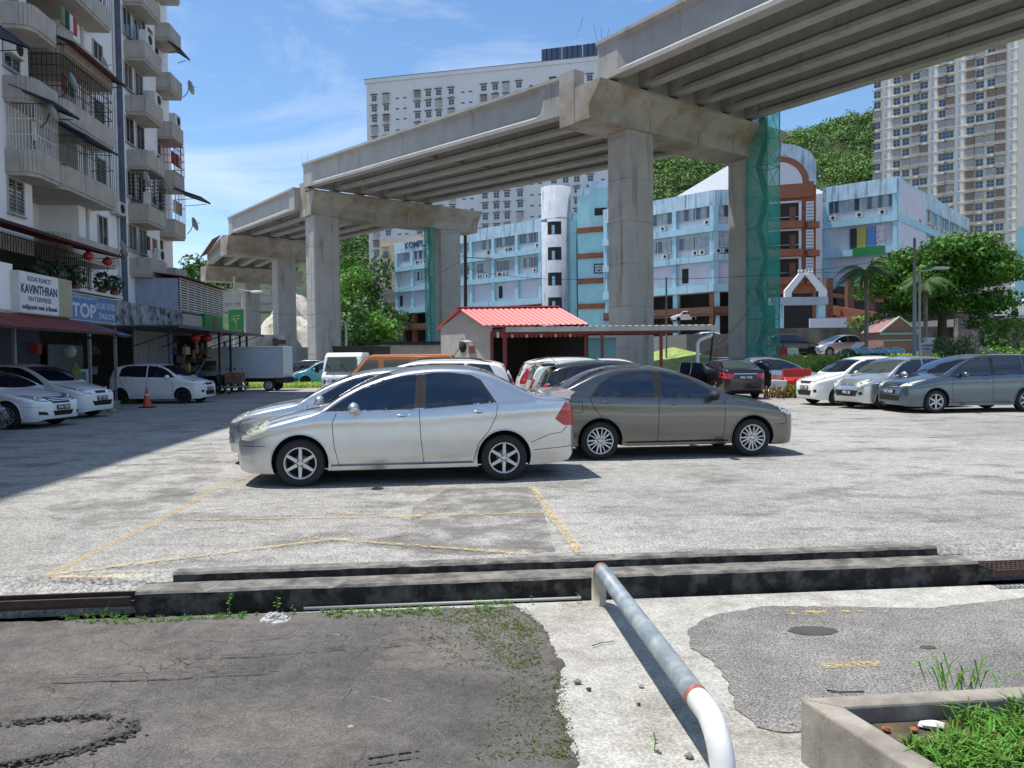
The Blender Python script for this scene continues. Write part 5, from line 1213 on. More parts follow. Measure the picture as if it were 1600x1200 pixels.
# terrace things: railings, lanterns, potted plants
mb = MB()
for i in range(60): mb.box((1.2, 20 + i * .15, 4.9), (.02, .02, 1.2), M_BARB)
for z in (4.35, 5.0, 5.5): mb.box((1.2, 24.5, z), (.02, 9, .03), M_BARB)
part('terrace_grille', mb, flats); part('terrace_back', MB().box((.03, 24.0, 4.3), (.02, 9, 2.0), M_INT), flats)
def inb(o, s_, z): return BM @ Vector((o, s_, z))
M_LANT = mat('red_lantern', (.38, .03, .02), .5)
def lantern(px, py, o, r, label):
    s_, z = FS(px, py, o); p = inb(o, s_, z); rt = thing('paper_lantern', label, 'lantern', tuple(p + Vector((0, 0, -r))), 0, 'red paper lanterns', world=True)
    part('shade', MB().ball(p, r, M_LANT, 14, (1, 1, .8)), rt); part('cap', MB().lathe([(r * .4, -.03), (r * .4, .03), (.001, .03)], M_RUB, 10, 'Z', tuple(p + Vector((0, 0, r * .8)))), rt)
    part('tassel', MB().tube([p + Vector((0, 0, -r * .8)), p + Vector((0, 0, -r * 2.0))], .02, M_LANT, 6), rt)
lantern(138, 400, 2.4, .17, 'red lantern under the red awning, left one of two'); lantern(168, 409, 2.4, .17, 'red lantern under the red awning, right one of two'); lantern(305, 528, 3.6, .22, 'red lantern under the dark canopy, left one of two'); lantern(324, 528, 3.6, .22, 'red lantern under the dark canopy, nearest the open end')
def leafy(name, label, cat, p, blobs, dens, size, m, trunk=None, pot=None, group=None, seed=1, inner=.4, jit=.6):
    rt = thing(name, label, cat, tuple(p), 0, group, world=True); r_ = np.random.default_rng(seed)
    P, N = blob_points([(p[0] + a, p[1] + b, p[2] + c, d, e, f) for a, b, c, d, e, f in blobs], dens, r_, inner)
    me = np_mesh('foliage', leaf_quads(P, N, size, .45, jit, r_), 4, [m]); part('foliage', me, rt)
    if trunk: part('trunk', trunk, rt)
    if pot:
        q = Vector(p); part('pot', MB().lathe([(.001, 0), (pot * .75, 0), (pot, pot * 1.3), (pot * .85, pot * 1.3), (.001, pot * 1.2)], mat('clay_pot', (.22, .09, .05), .8), 14, 'Z', tuple(q)), rt)
    return rt
M_PLANT = mat('dark_plant_leaf', (.03, .07, .025), .6, island=.4, sheet=.2)
for i, (px, lab) in enumerate(((58, 'spiky potted plant above the white shop sign, left'), (92, 'spiky potted plant above the yellow end of the shop sign'), (120, 'potted fern on the ledge above the blue sign'), (160, 'leafy potted plant at the right end of the blue sign'), (178, 'dark bushy potted plant next to the mouldy fascia'))):
    s_, z = FS(px, 450, 2.0); p = inb(2.0, s_, 4.05); leafy('potted_plant', lab, 'potted plant', p, [(0, 0, .45, .32, .32, .38)], 90, .10, M_PLANT, pot=.15, group='potted plants on the terrace', seed=i + 5)
# signs (each a board of its own)
def board(name, label, px0, px1, py0, py1, o, m, depth=.16, cat='sign'):
    s0, za = FS(px0, py1, o); s1, _ = FS(px1, py1, o); _, zb = FS((px0 + px1) / 2, (py0 + py1) / 2, o); return s0, s1
def sign_board(label, s0, s1, z0, z1, o, mface, mframe, depth=.18):
    p = inb(o, (s0 + s1) / 2, z0); rt = thing('shop_sign', label, 'sign', tuple(p), BRZ, 'shop signs')
    w = s1 - s0; h = z1 - z0; part('box', MB().box((-depth / 2, 0, h / 2), (depth, w, h), mframe), rt); part('panel', MB().box((.006, 0, h / 2), (.012, w - .06, h - .06), mface), rt)
    return rt, w, h
def write(rt, txt, y, z, size, m, width=None, bold=.0, name='lettering'):
    part(name, text_mesh(txt, size, m, frame((.016, y, z), (0, 1, 0), (0, 0, 1)), .003, bold, width), rt)
M_SGW = mat('sign_white', (.68, .70, .74), .5, var=.05); M_SGB = mat('sign_blue', (.10, .19, .38), .6, var=.2, vs=3); M_NAVY = mat('sign_navy', (.02, .02, .09), .6); M_SGY = mat('sign_cream', (.36, .35, .24), .6, var=.12); M_FADE = mat('faded_white_letter', (.52, .56, .62), .7, var=.2, vs=8)
M_SGG = mat('sign_green', (.015, .20, .05), .5, var=.2, vs=4)
s0, _ = FS(30, 470, 2.42); s1, _ = FS(91, 470, 2.42); s2, _ = FS(112, 470, 2.42)
rt, w, h = sign_board('white shop sign with navy lettering, cream panel at its right end', s0, s2, 3.03, 4.22, 2.42, M_SGW, M_AC, .32)
ww = s1 - s0; yc = -w / 2 + ww / 2
part('side_panel', MB().box((.016, w / 2 - (w - ww) / 2, h / 2), (.014, w - ww - .02, h - .02), M_SGY), rt)
write(rt, 'KEDAI RUNCIT', yc, h * .84, .2, M_NAVY, ww * .60); write(rt, 'KAVINTHRAN', yc, h * .58, .36, M_NAVY, ww * .92, .008); write(rt, 'ENTERPRISE', yc, h * .35, .2, M_NAVY, ww * .58); write(rt, 'கவிந்தரன் எண்டர்பிரைஸ்', yc, h * .15, .16, M_NAVY, ww * .90, .003)
s3, _ = FS(181, 490, 2.34)
rt, w, h = sign_board('faded blue tailor sign with pale letters and Chinese characters', s2 + .02, s3, 2.98, 3.88, 2.34, M_SGB, M_AC, .12)
write(rt, 'TOP', -w * .22, h * .36, .62, M_FADE, w * .50, .02); write(rt, 'TAILOR', w * .27, h * .24, .27, M_FADE, w * .38, .004); write(rt, '尚美洋服', w * .25, h * .62, .26, M_FADE, w * .44); write(rt, 'LADIES & GENTS', -w * .20, h * .86, .13, M_FADE, w * .52)
s4, _ = FS(320, 505, 2.34); s5, _ = FS(348, 505, 2.34)
rt, w, h = sign_board('green shop sign with brown rings at the far end of the shops', s4, s5, 3.15, 3.98, 2.34, M_SGG, M_SGG, .1)
M_RING = mat('brown_emblem', (.20, .06, .03), .6)
for dy, dz in ((-.25, .08), (.22, .12), (-.2, -.12), (.24, -.14)): part('emblem', MB().lathe([(.10, 0), (.14, .012), (.18, 0)], M_RING, 16, 'X', (.016, dy, h / 2 + dz)), rt)
# shop front behind the awnings
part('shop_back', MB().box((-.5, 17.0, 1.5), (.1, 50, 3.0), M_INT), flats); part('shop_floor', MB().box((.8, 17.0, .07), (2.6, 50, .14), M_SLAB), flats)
for a_, b_ in ((22.5, 26.8), (14, 18)): 
    mb = MB(); mb.box((.3, (a_ + b_) / 2, 1.55), (.05, b_ - a_, 2.8), M_SHUT)
    for i in range(26): mb.box((.34, (a_ + b_) / 2, .25 + i * .105), (.03, b_ - a_, .05), M_SHUT)
    part('roller_shutter', mb, flats)
mb = MB()
for i in range(26): mb.box((1.9, 31.0 + i * .14, 1.5), (.03, .06, 2.75), M_STEEL)
for z in (.3, 1.5, 2.8): mb.box((1.92, 32.75, z), (.03, 3.6, .04), M_STEEL)
part('folding_gate', mb, flats); part('gate_frame', MB().box((1.9, 34.75, 1.5), (.12, .25, 2.9), mat('blue_post', (.10, .16, .28), .6)), flats)
for s_ in (19.4, 22.2, 26.9, 29.0, 30.8, 34.9, 36.7, 38.6, 40.4, 41.8): part('post', MB().box((1.95 + (s_ > 35) * 1.6, s_, 1.5), (.09, .09, 2.9), M_INT if s_ > 35 else M_STEEL), flats)
part('shop_window', MB().box((.35, 28.6, 1.4), (.04, 2.6, 1.7), mat('murky_glass', (.12, .15, .15), .15)), flats)
M_GD = [mat('goods_%s' % n_, c_, .8, var=.3, vs=5) for n_, c_ in (('brown', (.16, .09, .05)), ('tan', (.30, .22, .12)), ('red', (.30, .05, .03)), ('blue', (.04, .08, .20)), ('grey', (.25, .25, .25)), ('green', (.05, .14, .05)), ('cream', (.40, .36, .28)))]
nm = ['brown', 'tan', 'red', 'blue', 'grey', 'green', 'cream']; rb = random.Random(4)
mb = MB()
for i in range(90):
    s_ = rb.uniform(34.5, 42) if i % 3 else rb.uniform(18, 31); o = rb.uniform(-.3, .6) if s_ < 31 else rb.uniform(.2, 2.6); z = rb.choice((.3, .7, 1.1, 1.5, 1.9)); d = (rb.uniform(.15, .4), rb.uniform(.15, .5), rb.uniform(.15, .4))
    mb.box((o, s_, z + d[2] / 2), d, rb.choice(M_GD), rb.uniform(-.2, .2))
for i in range(14):
    s_ = rb.uniform(35, 42); mb.box((rb.uniform(.8, 2.6), s_, rb.uniform(1.9, 2.4)), (.06, rb.uniform(.2, .45), rb.uniform(.3, .7)), rb.choice(M_GD))
o = part('stall_goods', mb, flats, kind='stuff')
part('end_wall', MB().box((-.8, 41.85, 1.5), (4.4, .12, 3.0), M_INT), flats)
# standing banners and boards before the shops
def stand(px, py, y0, w, h, m, label, name='standing_sign', pointed=False, cat='sign'):
    g = Y(px, py, y0); rt = thing(name, label, cat, (g.x, y0, 0), R(8), 'boards standing before the shops')
    P = [(-w / 2, 0), (w / 2, 0), (w / 2, h * .72), (0, h), (-w / 2, h * .72)] if pointed else [(-w / 2, 0), (w / 2, 0), (w / 2, h), (-w / 2, h)]
    part('panel', MB().ext([(a, 0, b + .05) for a, b in P], (0, .05, 0), m), rt); part('foot', MB().box((0, .03, .03), (w * 1.1, .3, .06), M_RUB), rt); return rt
rt = stand(118, 570, 27.5, .36, 1.55, mat('banner_green', (.30, .42, .10), .6, var=.1), 'green and yellow pointed standing sign before the shops', pointed=True)
part('print', MB().ext([(a, -.006, b) for a, b in ((-.10, .15), (.10, .15), (.10, 1.1), (0, 1.35), (-.10, 1.1))], (0, .004, 0), mat('banner_yellow', (.55, .50, .06), .6)), rt); part('print', MB().ext([(a, -.010, b) for a, b in ((-.06, .6), (.06, .6), (.06, .75), (-.06, .75))], (0, .003, 0), M_NAVY), rt)
rt = stand(129, 575, 27.8, .34, 1.30, M_SGW, 'white and green narrow standing board next to the pointed sign'); part('print', MB().box((0, -.004, 1.0), (.2, .006, .5), mat('print_teal', (.10, .45, .35), .6)), rt)
stand(95, 575, 27.0, .55, .75, M_SGW, 'blank whitish board leaning before the blue shutter', 'board'); stand(286, 580, 33.5, .75, .7, M_AC, 'white board standing before the stalls', 'board')
single('oval_sign', MB().lathe([(.001, -.02), (.2, -.02), (.22, 0), (.2, .02), (.001, .02)], M_SGW, 20, 'Y', tuple(Y(110, 549, 27.9))), 'round white sign above the pointed standing sign', 'sign')
# ------------------------------------------------------------ unfinished viaduct: bents (columns and crosshead) and spans of girders
M_VC = mat('viaduct_concrete', (.38, .368, .345), .85, var=.13, vs=.7, bump=.35, bs=9, streak=(.15, .135, .11, .56, .14), ss=.55)
M_VG = mat('girder_concrete', (.375, .365, .345), .8, var=.13, vs=.8, bump=.25, bs=9, streak=(.17, .155, .13, .57, .2), ss=.35)
M_VX = mat('crosshead_concrete', (.375, .355, .32), .85, var=.12, vs=.8, bump=.3, bs=10, c2=(.28, .22, .16), streak=(.17, .14, .11, .57, .15), ss=.5)
M_BRG = mat('bearing_dark', (.05, .045, .04), .8); M_REB = mat('rebar', (.12, .07, .05), .8)
def bent(name, label, c1, c2, zb, ext0, ext1, w=(2.2, 1.7), crown=2.2, block=True):
    """c1,c2 column centres; zb underside of the crosshead"""
    c1 = Vector(c1); c2 = Vector(c2); u = (c2 - c1).normalized(); n = Vector((u.y, -u.x))   # n points to the camera side
    rt = thing(name, label, 'viaduct pier', (c1.x, c1.y, -.2), 0, 'piers of the unfinished viaduct', world=True)
    def P(t, q, z): p = c1 + u * t + n * q; return (p.x, p.y, z)
    L = (c2 - c1).length
    for t in (0, L):
        mb = MB(); ch = .12; a, b = w[0] / 2, w[1] / 2
        pts = [(-a + ch, -b), (a - ch, -b), (a, -b + ch), (a, b - ch), (a - ch, b), (-a + ch, b), (-a, b - ch), (-a, -b + ch)]
        z = -.3; lift = 2.4
        while z < zb - .02:
            z1 = min(z + lift, zb); s_ = 1.0
            q = [(P(t + x, y, 0)[0], P(t + x, y, 0)[1]) for x, y in pts]
            mb.prism(q[::-1], z, z1 - .05, M_VC); q2 = [(P(t + x * .972, y * .972, 0)[0], P(t + x * .972, y * .972, 0)[1]) for x, y in pts]; mb.prism(q2[::-1], z1 - .05, z1, M_VC); z = z1
        part('column', mb, rt)
    t0, t1 = -ext0, L + ext1
    # crosshead: narrow foot, chamfered out to a wide ledge, with an upstand behind
    prof = [(-1.25, zb), (1.05, zb), (1.25, zb + .9), (1.9, zb + 1.75), (1.9, zb + crown), (-1.25, zb + crown)]
    prof = [(-1.35, zb), (1.0, zb), (1.0, zb + .75), (1.85, zb + crown - .15), (1.85, zb + crown), (-1.35, zb + crown)]
    mb = MB(); mb.ext([P(t0, q, z) for q, z in prof][::-1], (P(t1, 0, 0)[0] - P(t0, 0, 0)[0], P(t1, 0, 0)[1] - P(t0, 0, 0)[1], 0), M_VX); part('crosshead', mb, rt, recalc=True)
    if block:
        mb = MB(); mb.ext([P(t0 - .02, q, z) for q, z in ((-1.37, zb - .02), (-.15, zb - .02), (-.15, zb + crown + 1.0), (-1.37, zb + crown + 1.0))], Vector(P(.75, 0, 0)) - Vector(P(0, 0, 0)), M_VX)
        part('end_block', mb, rt, recalc=True)
    mb = MB()
    for i in range(14): mb.tube([P(t1 + .0, -1.1 + i * .2, zb + .4 + .1 * (i % 3)), P(t1 + .45, -1.1 + i * .2, zb + .4 + .1 * (i % 3))], .02, M_REB, 4)
    part('rebar', mb, rt)
    return dict(c1=c1, u=u, n=n, zb=zb, L=L, P=P, crown=crown)
def girder(a, b, depth, side, ww=.95):
    """bulb-tee girder between 3-D points at its underside; side = horizontal unit across"""
    a = Vector(a); b = Vector(b); s_ = Vector((side[0], side[1], 0)); d = depth; mb = MB()
    pr = [(-.34, 0), (.34, 0), (.34, .22), (.11, .42), (.11, d - .32), (.50 * ww, d - .18), (.50 * ww, d), (-.50 * ww, d), (-.50 * ww, d - .18), (-.11, d - .32), (-.11, .42), (-.34, .22)]
    eb = [(-.34, 0), (.34, 0), (.34, .22), (.34, .42), (.34, d - .32), (.5 * ww, d - .18), (.5 * ww, d), (-.5 * ww, d), (-.5 * ww, d - .18), (-.34, d - .32), (-.34, .42), (-.34, .22)]
    L = (b - a).length; st = [(0, eb), (1.6 / L, eb), (2.3 / L, pr), (1 - 2.3 / L, pr), (1 - 1.6 / L, eb), (1, eb)]
    vs = []; n = 12
    for t, q in st:
        p = a.lerp(b, t); vs += [p + s_ * x + Vector((0, 0, z)) for x, z in q]
    fs = [(i * n + k, i * n + (k + 1) % n, (i + 1) * n + (k + 1) % n, (i + 1) * n + k) for i in range(5) for k in range(n)] + [tuple(range(n - 1, -1, -1)), tuple(range(5 * n, 6 * n))]
    return mb.add(vs, fs, M_VG)
def span(label, lo, hi_pts, ts_lo, dep=2.05):
    """lo: list of (near end, far end) point pairs of the girder undersides"""
    m_ = lo[0][0]; rt = thing('viaduct_span', label, 'viaduct deck', tuple(m_), 0, 'girder spans of the unfinished viaduct', world=True)
    for a, b in lo:
        d = (Vector(b) - Vector(a)); s_ = Vector((d.y, -d.x, 0)).normalized(); part('girder', girder(a, b, dep, s_), rt, recalc=True)
    for f in (.02, .5, .97):
        p0 = Vector(lo[0][0]).lerp(Vector(lo[0][1]), f); p1 = Vector(lo[-1][0]).lerp(Vector(lo[-1][1]), f); e_ = (f != .5) * .22
        part('diaphragm', MB().bar(p0 + Vector((0, 0, 1.1 - e_)), p1 + Vector((0, 0, 1.1 - e_)), .22, 1.5 + 2 * e_, M_VG), rt)
    # permanent formwork panels between the girders, and a lip of slab
    for (a, b), (c, d) in zip(lo[:-1], lo[1:]):
        q = [Vector(a), Vector(b), Vector(d), Vector(c)]; q = [x + Vector((0, 0, dep - .06)) for x in q]; part('formwork', MB().ext(q, (0, 0, .05), M_VG), rt, recalc=True)
    return rt
A = bent('viaduct_pier', 'nearest viaduct pier, two concrete columns under a broad crosshead', (7.0, 45.0), (15.9, 51.8), 14.4, 4.2, 1.7, crown=1.9)
B = bent('viaduct_pier', 'second viaduct pier, its left column stained dark at the top', (-17.0, 70.0), (-6.6, 78.2), 14.4, 1.5, 3.3, (2.5, 1.9), crown=2.05)
C_ = bent('viaduct_pier', 'third viaduct pier behind the white lorry', (-28.5, 97.0), (-24.3, 100.2), 14.2, 7.3, 1.8, (2.4, 1.9), block=False)
D_ = bent('viaduct_pier', 'fourth viaduct pier, farthest one, left of the third', (-40.8, 121.0), (-36.5, 124.3), 13.6, 7.1, 2.5, (2.4, 1.9), block=False)
def brg(bt, ts, q, z, label):
    rt = thing('bearings', label, 'bearings', bt['P'](ts[0], q, z), 0, 'rows of girder bearings', world=True)
    for t in ts:
        mb = MB(); mb.box(bt['P'](t, q, z + .15), (.5, .5, .3), M_BRG, math.atan2(bt['u'].y, bt['u'].x)); mb.box(bt['P'](t, q, z + .04), (.75, .75, .08), M_VX, math.atan2(bt['u'].y, bt['u'].x)); part('pad', mb, rt)
tsA = [-2.7 + 2.42 * i for i in range(6)]
dA = Vector((.555, -.832)) * 36; za = A['zb'] + A['crown'] + .32
brg(A, tsA, 1.2, A['zb'] + A['crown'], 'row of dark bearings on the nearest crosshead')
span('girder span overhead, from the nearest pier to beyond the right edge', [((*(Vector(A['P'](t, .5, 0)[:2])), za), (A['P'](t, .5, 0)[0] + dA.x, A['P'](t, .5, 0)[1] + dA.y, za - .6)) for t in tsA], None, None, 2.15)
tsB = [-1.6 + 2.42 * i for i in range(6)]; zb_ = B['zb'] + B['crown'] + .30
brg(B, tsB, 1.2, B['zb'] + B['crown'], 'row of dark bearings on the second crosshead')
span('girder span between the nearest and the second pier', [((*A['P'](t, -1.3, 0)[:2], A['zb'] + .75), (*B['P'](q, .5, 0)[:2], zb_)) for t, q in zip([-3.7 + 2.42 * i for i in range(6)], tsB)], None, None, 2.1)
tsC = [-6.5 + 2.35 * i for i in range(6)]; zc = C_['zb'] + C_['crown'] + .25
brg(C_, tsC, 1.2, C_['zb'] + C_['crown'], 'row of dark bearings on the third crosshead')
span('girder span between the second and the third pier', [((*B['P'](t, -1.3, 0)[:2], B['zb'] + .7), (*C_['P'](q, .5, 0)[:2], zc)) for t, q in zip([-1.7 + 2.42 * i for i in range(6)], tsC)], None, None, 2.0)
tsD = [-6.3 + 2.3 * i for i in range(6)]; zd = D_['zb'] + D_['crown'] + .2
span('girder span between the third and the fourth pier', [((*C_['P'](t, -1.3, 0)[:2], C_['zb'] + .7), (*D_['P'](q, .5, 0)[:2], zd)) for t, q in zip([-6.5 + 2.35 * i for i in range(6)], tsD)], None, None, 1.9)
# starter bars on the ends of the girders
for lab, bt, ts, z in (('starter bars sticking up at the nearest pier', A, (-2.9, -2.6, -2.3, -4.5), 19.0), ('starter bars sticking up at the second pier', B, (-1.8, -1.4, 0, 1.5), 19.0)):
    mb = MB()
    for i, t in enumerate(ts): p = Vector(bt['P'](t, .4, z - .3)); mb.tube([p, p + Vector((-.25 + .2 * i, 0, 1.1))], .009, M_REB, 4)
    single('starter_bars', mb, lab, 'rebar')
# rusty formwork edge on the fourth span
q = [C_['P'](-7.0, -2.2, 16.9), D_['P'](-6.9, 1.2, 17.6)]; w_ = Vector(C_['P'](-1.0, 0, 0)) - Vector(C_['P'](0, 0, 0))
q = [Vector(q[0]), Vector(q[1]), Vector(q[1]) + w_ + Vector((0, 0, -.6)), Vector(q[0]) + w_ + Vector((0, 0, -.6))]
single('edge_formwork', MB().ext(q, (0, 0, -.12), mat('rusty_formwork', (.16, .07, .045), .8, var=.3, vs=3)), 'rusty sheet formwork on the edge of the farthest span', 'formwork')
# old flyover crossing behind
mb = MB(); a_ = Y(300, 452, 150); b_ = Y(620, 432, 175)
fl = thing('flyover', 'finished older flyover crossing behind the far piers', 'flyover', (a_.x, 150, 0), world=True)
part('deck', MB().bar((a_.x - 30, 146, 13.2), (b_.x + 2, 172, 14.4), 10, 1.6, M_VC), fl); part('parapet', MB().bar((a_.x - 30, 140.9, 14.6), (b_.x + 3, 166.9, 15.8), .3, 1.2, M_VC), fl)
for i in range(6): part('girder', MB().bar((a_.x - 30, 141.6 + i * 1.7, 11.6), (b_.x + 2, 167.6 + i * 1.7, 12.8), .7, 1.6, M_VG), fl)
for x, y in ((-52, 146), (-30, 154), (-12, 160)): part('pier', MB().box((x, y, 5.5), (2.2, 6, 11.6), M_VC, .2), fl)
# scaffold towers wrapped in green netting
def netting(name, c, holes=.25):
    m, n, l, b = _new(name); b.inputs['Base Color'].default_value = (*c, 1); b.inputs['Roughness'].default_value = .7
    t = n.new('ShaderNodeTexCoord'); no = n.new('ShaderNodeTexNoise'); no.inputs['Scale'].default_value = .5; no.inputs['Detail'].default_value = 5
    r = n.new('ShaderNodeMapRange'); r.inputs['From Min'].default_value = .3; r.inputs['From Max'].default_value = .7; r.inputs['To Min'].default_value = .25; r.inputs['To Max'].default_value = .62
    l.new(t.outputs['Object'], no.inputs['Vector']); l.new(no.outputs['Fac'], r.inputs['Value']); l.new(r.outputs[0], b.inputs['Alpha']); return m
M_NET = netting('green_netting', (.05, .48, .41)); M_SCF = mat('scaffold_tube', (.10, .13, .12), .6, metal=.4)
def scaffold(label, c, w, d, H, rz, lift=1.9):
    rt = thing('scaffold_tower', label, 'scaffold', (*c, 0), rz); mb = MB(); a, b = w / 2, d / 2; n = int(H / lift); lift = H / n
    cs = [(-a, -b), (a, -b), (a, b), (-a, b)]
    for x, y in cs: mb.tube([(x, y, 0), (x, y, H)], .035, M_SCF, 5)
    for k in range(n + 1):
        for p, q in zip(cs, cs[1:] + cs[:1]): mb.tube([(*p, k * lift), (*q, k * lift)], .03, M_SCF, 4)
    for k in range(n):
        for p, q in zip(cs, cs[1:] + cs[:1]):
            p_, q_ = (p, q) if k % 2 else (q, p); mb.tube([(*p_, k * lift), (*q_, (k + 1) * lift)], .022, M_SCF, 4)
    part('tubes', mb, rt)
    for k in range(n):
        s_ = 1 if k % 2 else -1; part('ladder', MB().bar((-a * .7 * s_, 0, k * lift + .05), (a * .7 * s_, 0, (k + 1) * lift), .45, .06, M_SCF), rt)
    V = []; m_ = 8; rr_ = random.Random(int(H * 10))
    mb = MB(); nz = n * 3; ring = []
    for k in range(nz + 1):
        for (p, q) in zip(cs, cs[1:] + cs[:1]):
            for i in range(4):
                t = i / 4; x = p[0] + (q[0] - p[0]) * t; y = p[1] + (q[1] - p[1]) * t; g = 1.04 + .035 * rr_.uniform(-1, 1) * (1 if i else 0) + .02
                ring.append((x * g, y * g, H * k / nz))
    mb.add(ring, [(k * 16 + i, k * 16 + (i + 1) % 16, (k + 1) * 16 + (i + 1) % 16, (k + 1) * 16 + i) for k in range(nz) for i in range(16)], M_NET); part('netting', mb, rt)
    return rt
g = Y(1192, 560, 50.2); scaffold('tall green-netted scaffold tower beside the right column of the nearest pier', (g.x, 50.2), 1.35, 1.5, 17.6, R(38))
g = Y(673, 560, 75.5); scaffold('narrow green-netted scaffold tower beside the second pier', (g.x, 75.8), .55, .9, 14.3, R(38))
# ------------------------------------------------------------ terrain behind the lot
def quadz(pts, m, name, kind='structure', th=.3):
    mb = MB(); mb.ext([Vector(p) for p in pts], (0, 0, -th), m); return struct(name, mb, kind)
def terr(name, x0, x1, y0, y1, f, nx, ny, m):
    X, Yq = np.meshgrid(np.linspace(x0, x1, nx), np.linspace(y0, y1, ny)); Z = f(X, Yq)
    idx = np.arange(nx * ny).reshape(ny, nx); F = np.stack([idx[:-1, :-1], idx[:-1, 1:], idx[1:, 1:], idx[1:, :-1]], -1).reshape(-1, 4)
    me = bpy.data.meshes.new(name); me.from_pydata(np.stack([X, Yq, Z], -1).reshape(-1, 3).tolist(), [], F.tolist()); me.materials.append(m)
    for p in me.polygons: p.use_smooth = True
    return struct(name, me)
sm = lambda t: np.clip(t, 0, 1) ** 2 * (3 - 2 * np.clip(t, 0, 1))
def fslope(X, Yq): return -.2 + 1.62 * sm((Yq - 32) / 17) * sm((X - 11.5 - (Yq - 32) * .12) / 4) + .12 * tnoise(X, Yq, .35, 2) * sm((Yq - 33) / 6)
terr('grass_slope', 11, 62, 31.2, 50.5, fslope, 70, 50, M_GRASSG)
quadz([(13, 50, 1.42), (75, 50, 1.42), (75, 61.5, 1.46), (13, 61.5, 1.46)], M_ROADF, 'upper_road')
quadz([(14, 61.6, 3.3), (95, 61.6, 3.3), (120, 200, 3.4), (-60, 200, 3.4), (-45, 118, 3.3), (10, 80, 3.3)], M_ROADF, 'mall_terrace', th=3.5)
quadz([(7, 48, .02), (14, 50, 1.3), (13, 62, 2.3), (6.5, 66, .6)], M_GRASSG, 'grass_bank')
quadz([(10.5, 66, 1.1), (20, 60.5, 3.4), (21, 66, 3.4), (11.5, 72, 1.2)], M_ROADF, 'ramp', th=1.3)
M_RW = mat('old_retaining_wall', (.14, .13, .12), .95, var=.3, vs=1.2, c2=(.22, .20, .17), streak=(.05, .045, .04, .5, .2), ss=1, bump=.4)
single('retaining_wall', MB().prism([(19, 61.2), (44, 61.2), (44, 61.6), (19, 61.6)], 1.3, 3.7, M_RW), 'low grey retaining wall along the foot of the mall', 'retaining wall')
single('retaining_wall', MB().ext([(8.5, 60.5, .2), (8.5, 60.5, .4), (17.5, 57.5, 2.6), (17.5, 57.5, .2)], (.2, .3, 0), M_RW), 'dark sloping ramp wall between the columns of the nearest pier', 'retaining wall')
single('retaining_wall', MB().prism([(34.5, 59.5), (62, 57.5), (62, 58.1), (34.5, 60.1)], 1.3, 4.25, M_RW), 'tall grey retaining wall at the right under the white hatchback', 'retaining wall')
quadz([(34.5, 60, 4.22), (62, 58, 4.22), (70, 75, 4.3), (34.5, 72, 4.3)], M_ROADF, 'terrace_road', th=.6)
# grass blades on the slope
M_GBL = mat('meadow_blade', (.36, .50, .08), .7, island=.35, sheet=.3)
rg = np.random.default_rng(8); gx_ = rg.uniform(13, 40, 5200); gy_ = rg.uniform(32.5, 50, 5200); gz_ = fslope(gx_, gy_)
k_ = gz_ > -.1
struct('meadow', np_mesh('meadow', tufts([(a, b, c - .03) for a, b, c in zip(gx_[k_], gy_[k_], gz_[k_])], .26, 5, .03, M_GBL, 9, 'g'), 4, [M_GBL]), 'stuff', 'long light green grass on the slope behind the white cars')
rg = np.random.default_rng(9); gx_ = rg.uniform(-17, -10, 900); gy_ = rg.uniform(43, 49, 900)
struct('grass_strip', np_mesh('gs', tufts([(a, b, 0) for a, b in zip(gx_, gy_)], .28, 6, .03, M_GBL, 10, 'g'), 4, [M_GBL]), 'stuff', 'strip of grass behind the box lorry')
# ------------------------------------------------------------ hill
HX = [-260, -170, -135, -110, -60, 0, 60, 87, 113, 155, 200, 260, 420]; HZ = [24, 27, 30, 36, 50, 62, 80, 84, 86, 93, 95, 92, 84]
def fhill(X, Yq):
    top = np.interp(X, HX, HZ); t = sm((Yq - 175) / 150) - .25 * sm((Yq - 350) / 160)
    return 3 + top * t + 1.5 * tnoise(X, Yq, .03, 1) * np.clip(t, 0, 1)
M_HILL = mat('hill_undergrowth', (.035, .06, .018), .95, var=.4, vs=.2)
terr('hill', -300, 440, 172, 520, fhill, 90, 50, M_HILL)
M_HL = mat('hill_leaf', (.10, .185, .035), .75, island=.45, sheet=.15, var=.5, vs=.05)
rg = np.random.default_rng(3); bl = []
def inview(x, y, z):
    q = RM.transposed() @ (Vector((x, y, z)) - EYE)
    if q.z > -1: return None
    return 800 - FPX * q.x / q.z, 600 + FPX * q.y / q.z
for _ in range(9000):
    x = rg.uniform(-170, 190); y = rg.uniform(178, 345); z = float(fhill(np.array(x), np.array(y)))
    a = inview(x, y, z)
    if not a: continue
    if not ((1000 < a[0] < 1150) or (1200 < a[0] < 1385) or (500 < a[0] < 615) or (295 < a[0] < 330)): 
        if rg.random() < .97: continue
    r = rg.uniform(2.2, 4.6); bl.append((x, y, z + r * .35, r * rg.uniform(.9, 1.3), r, r * rg.uniform(.75, 1.15)))
bl = bl[:1500]
P, N = blob_points(bl, 1.25, rg, .3); k_ = (N[:, 2] > -.3) & (N[:, 1] < .5); P = P[k_]; N = N[k_]
struct('hill_forest', np_mesh('hill_forest', leaf_quads(P, N, .46, .7, .5, rg), 4, [M_HL]), 'stuff', 'dense green forest covering the hill')
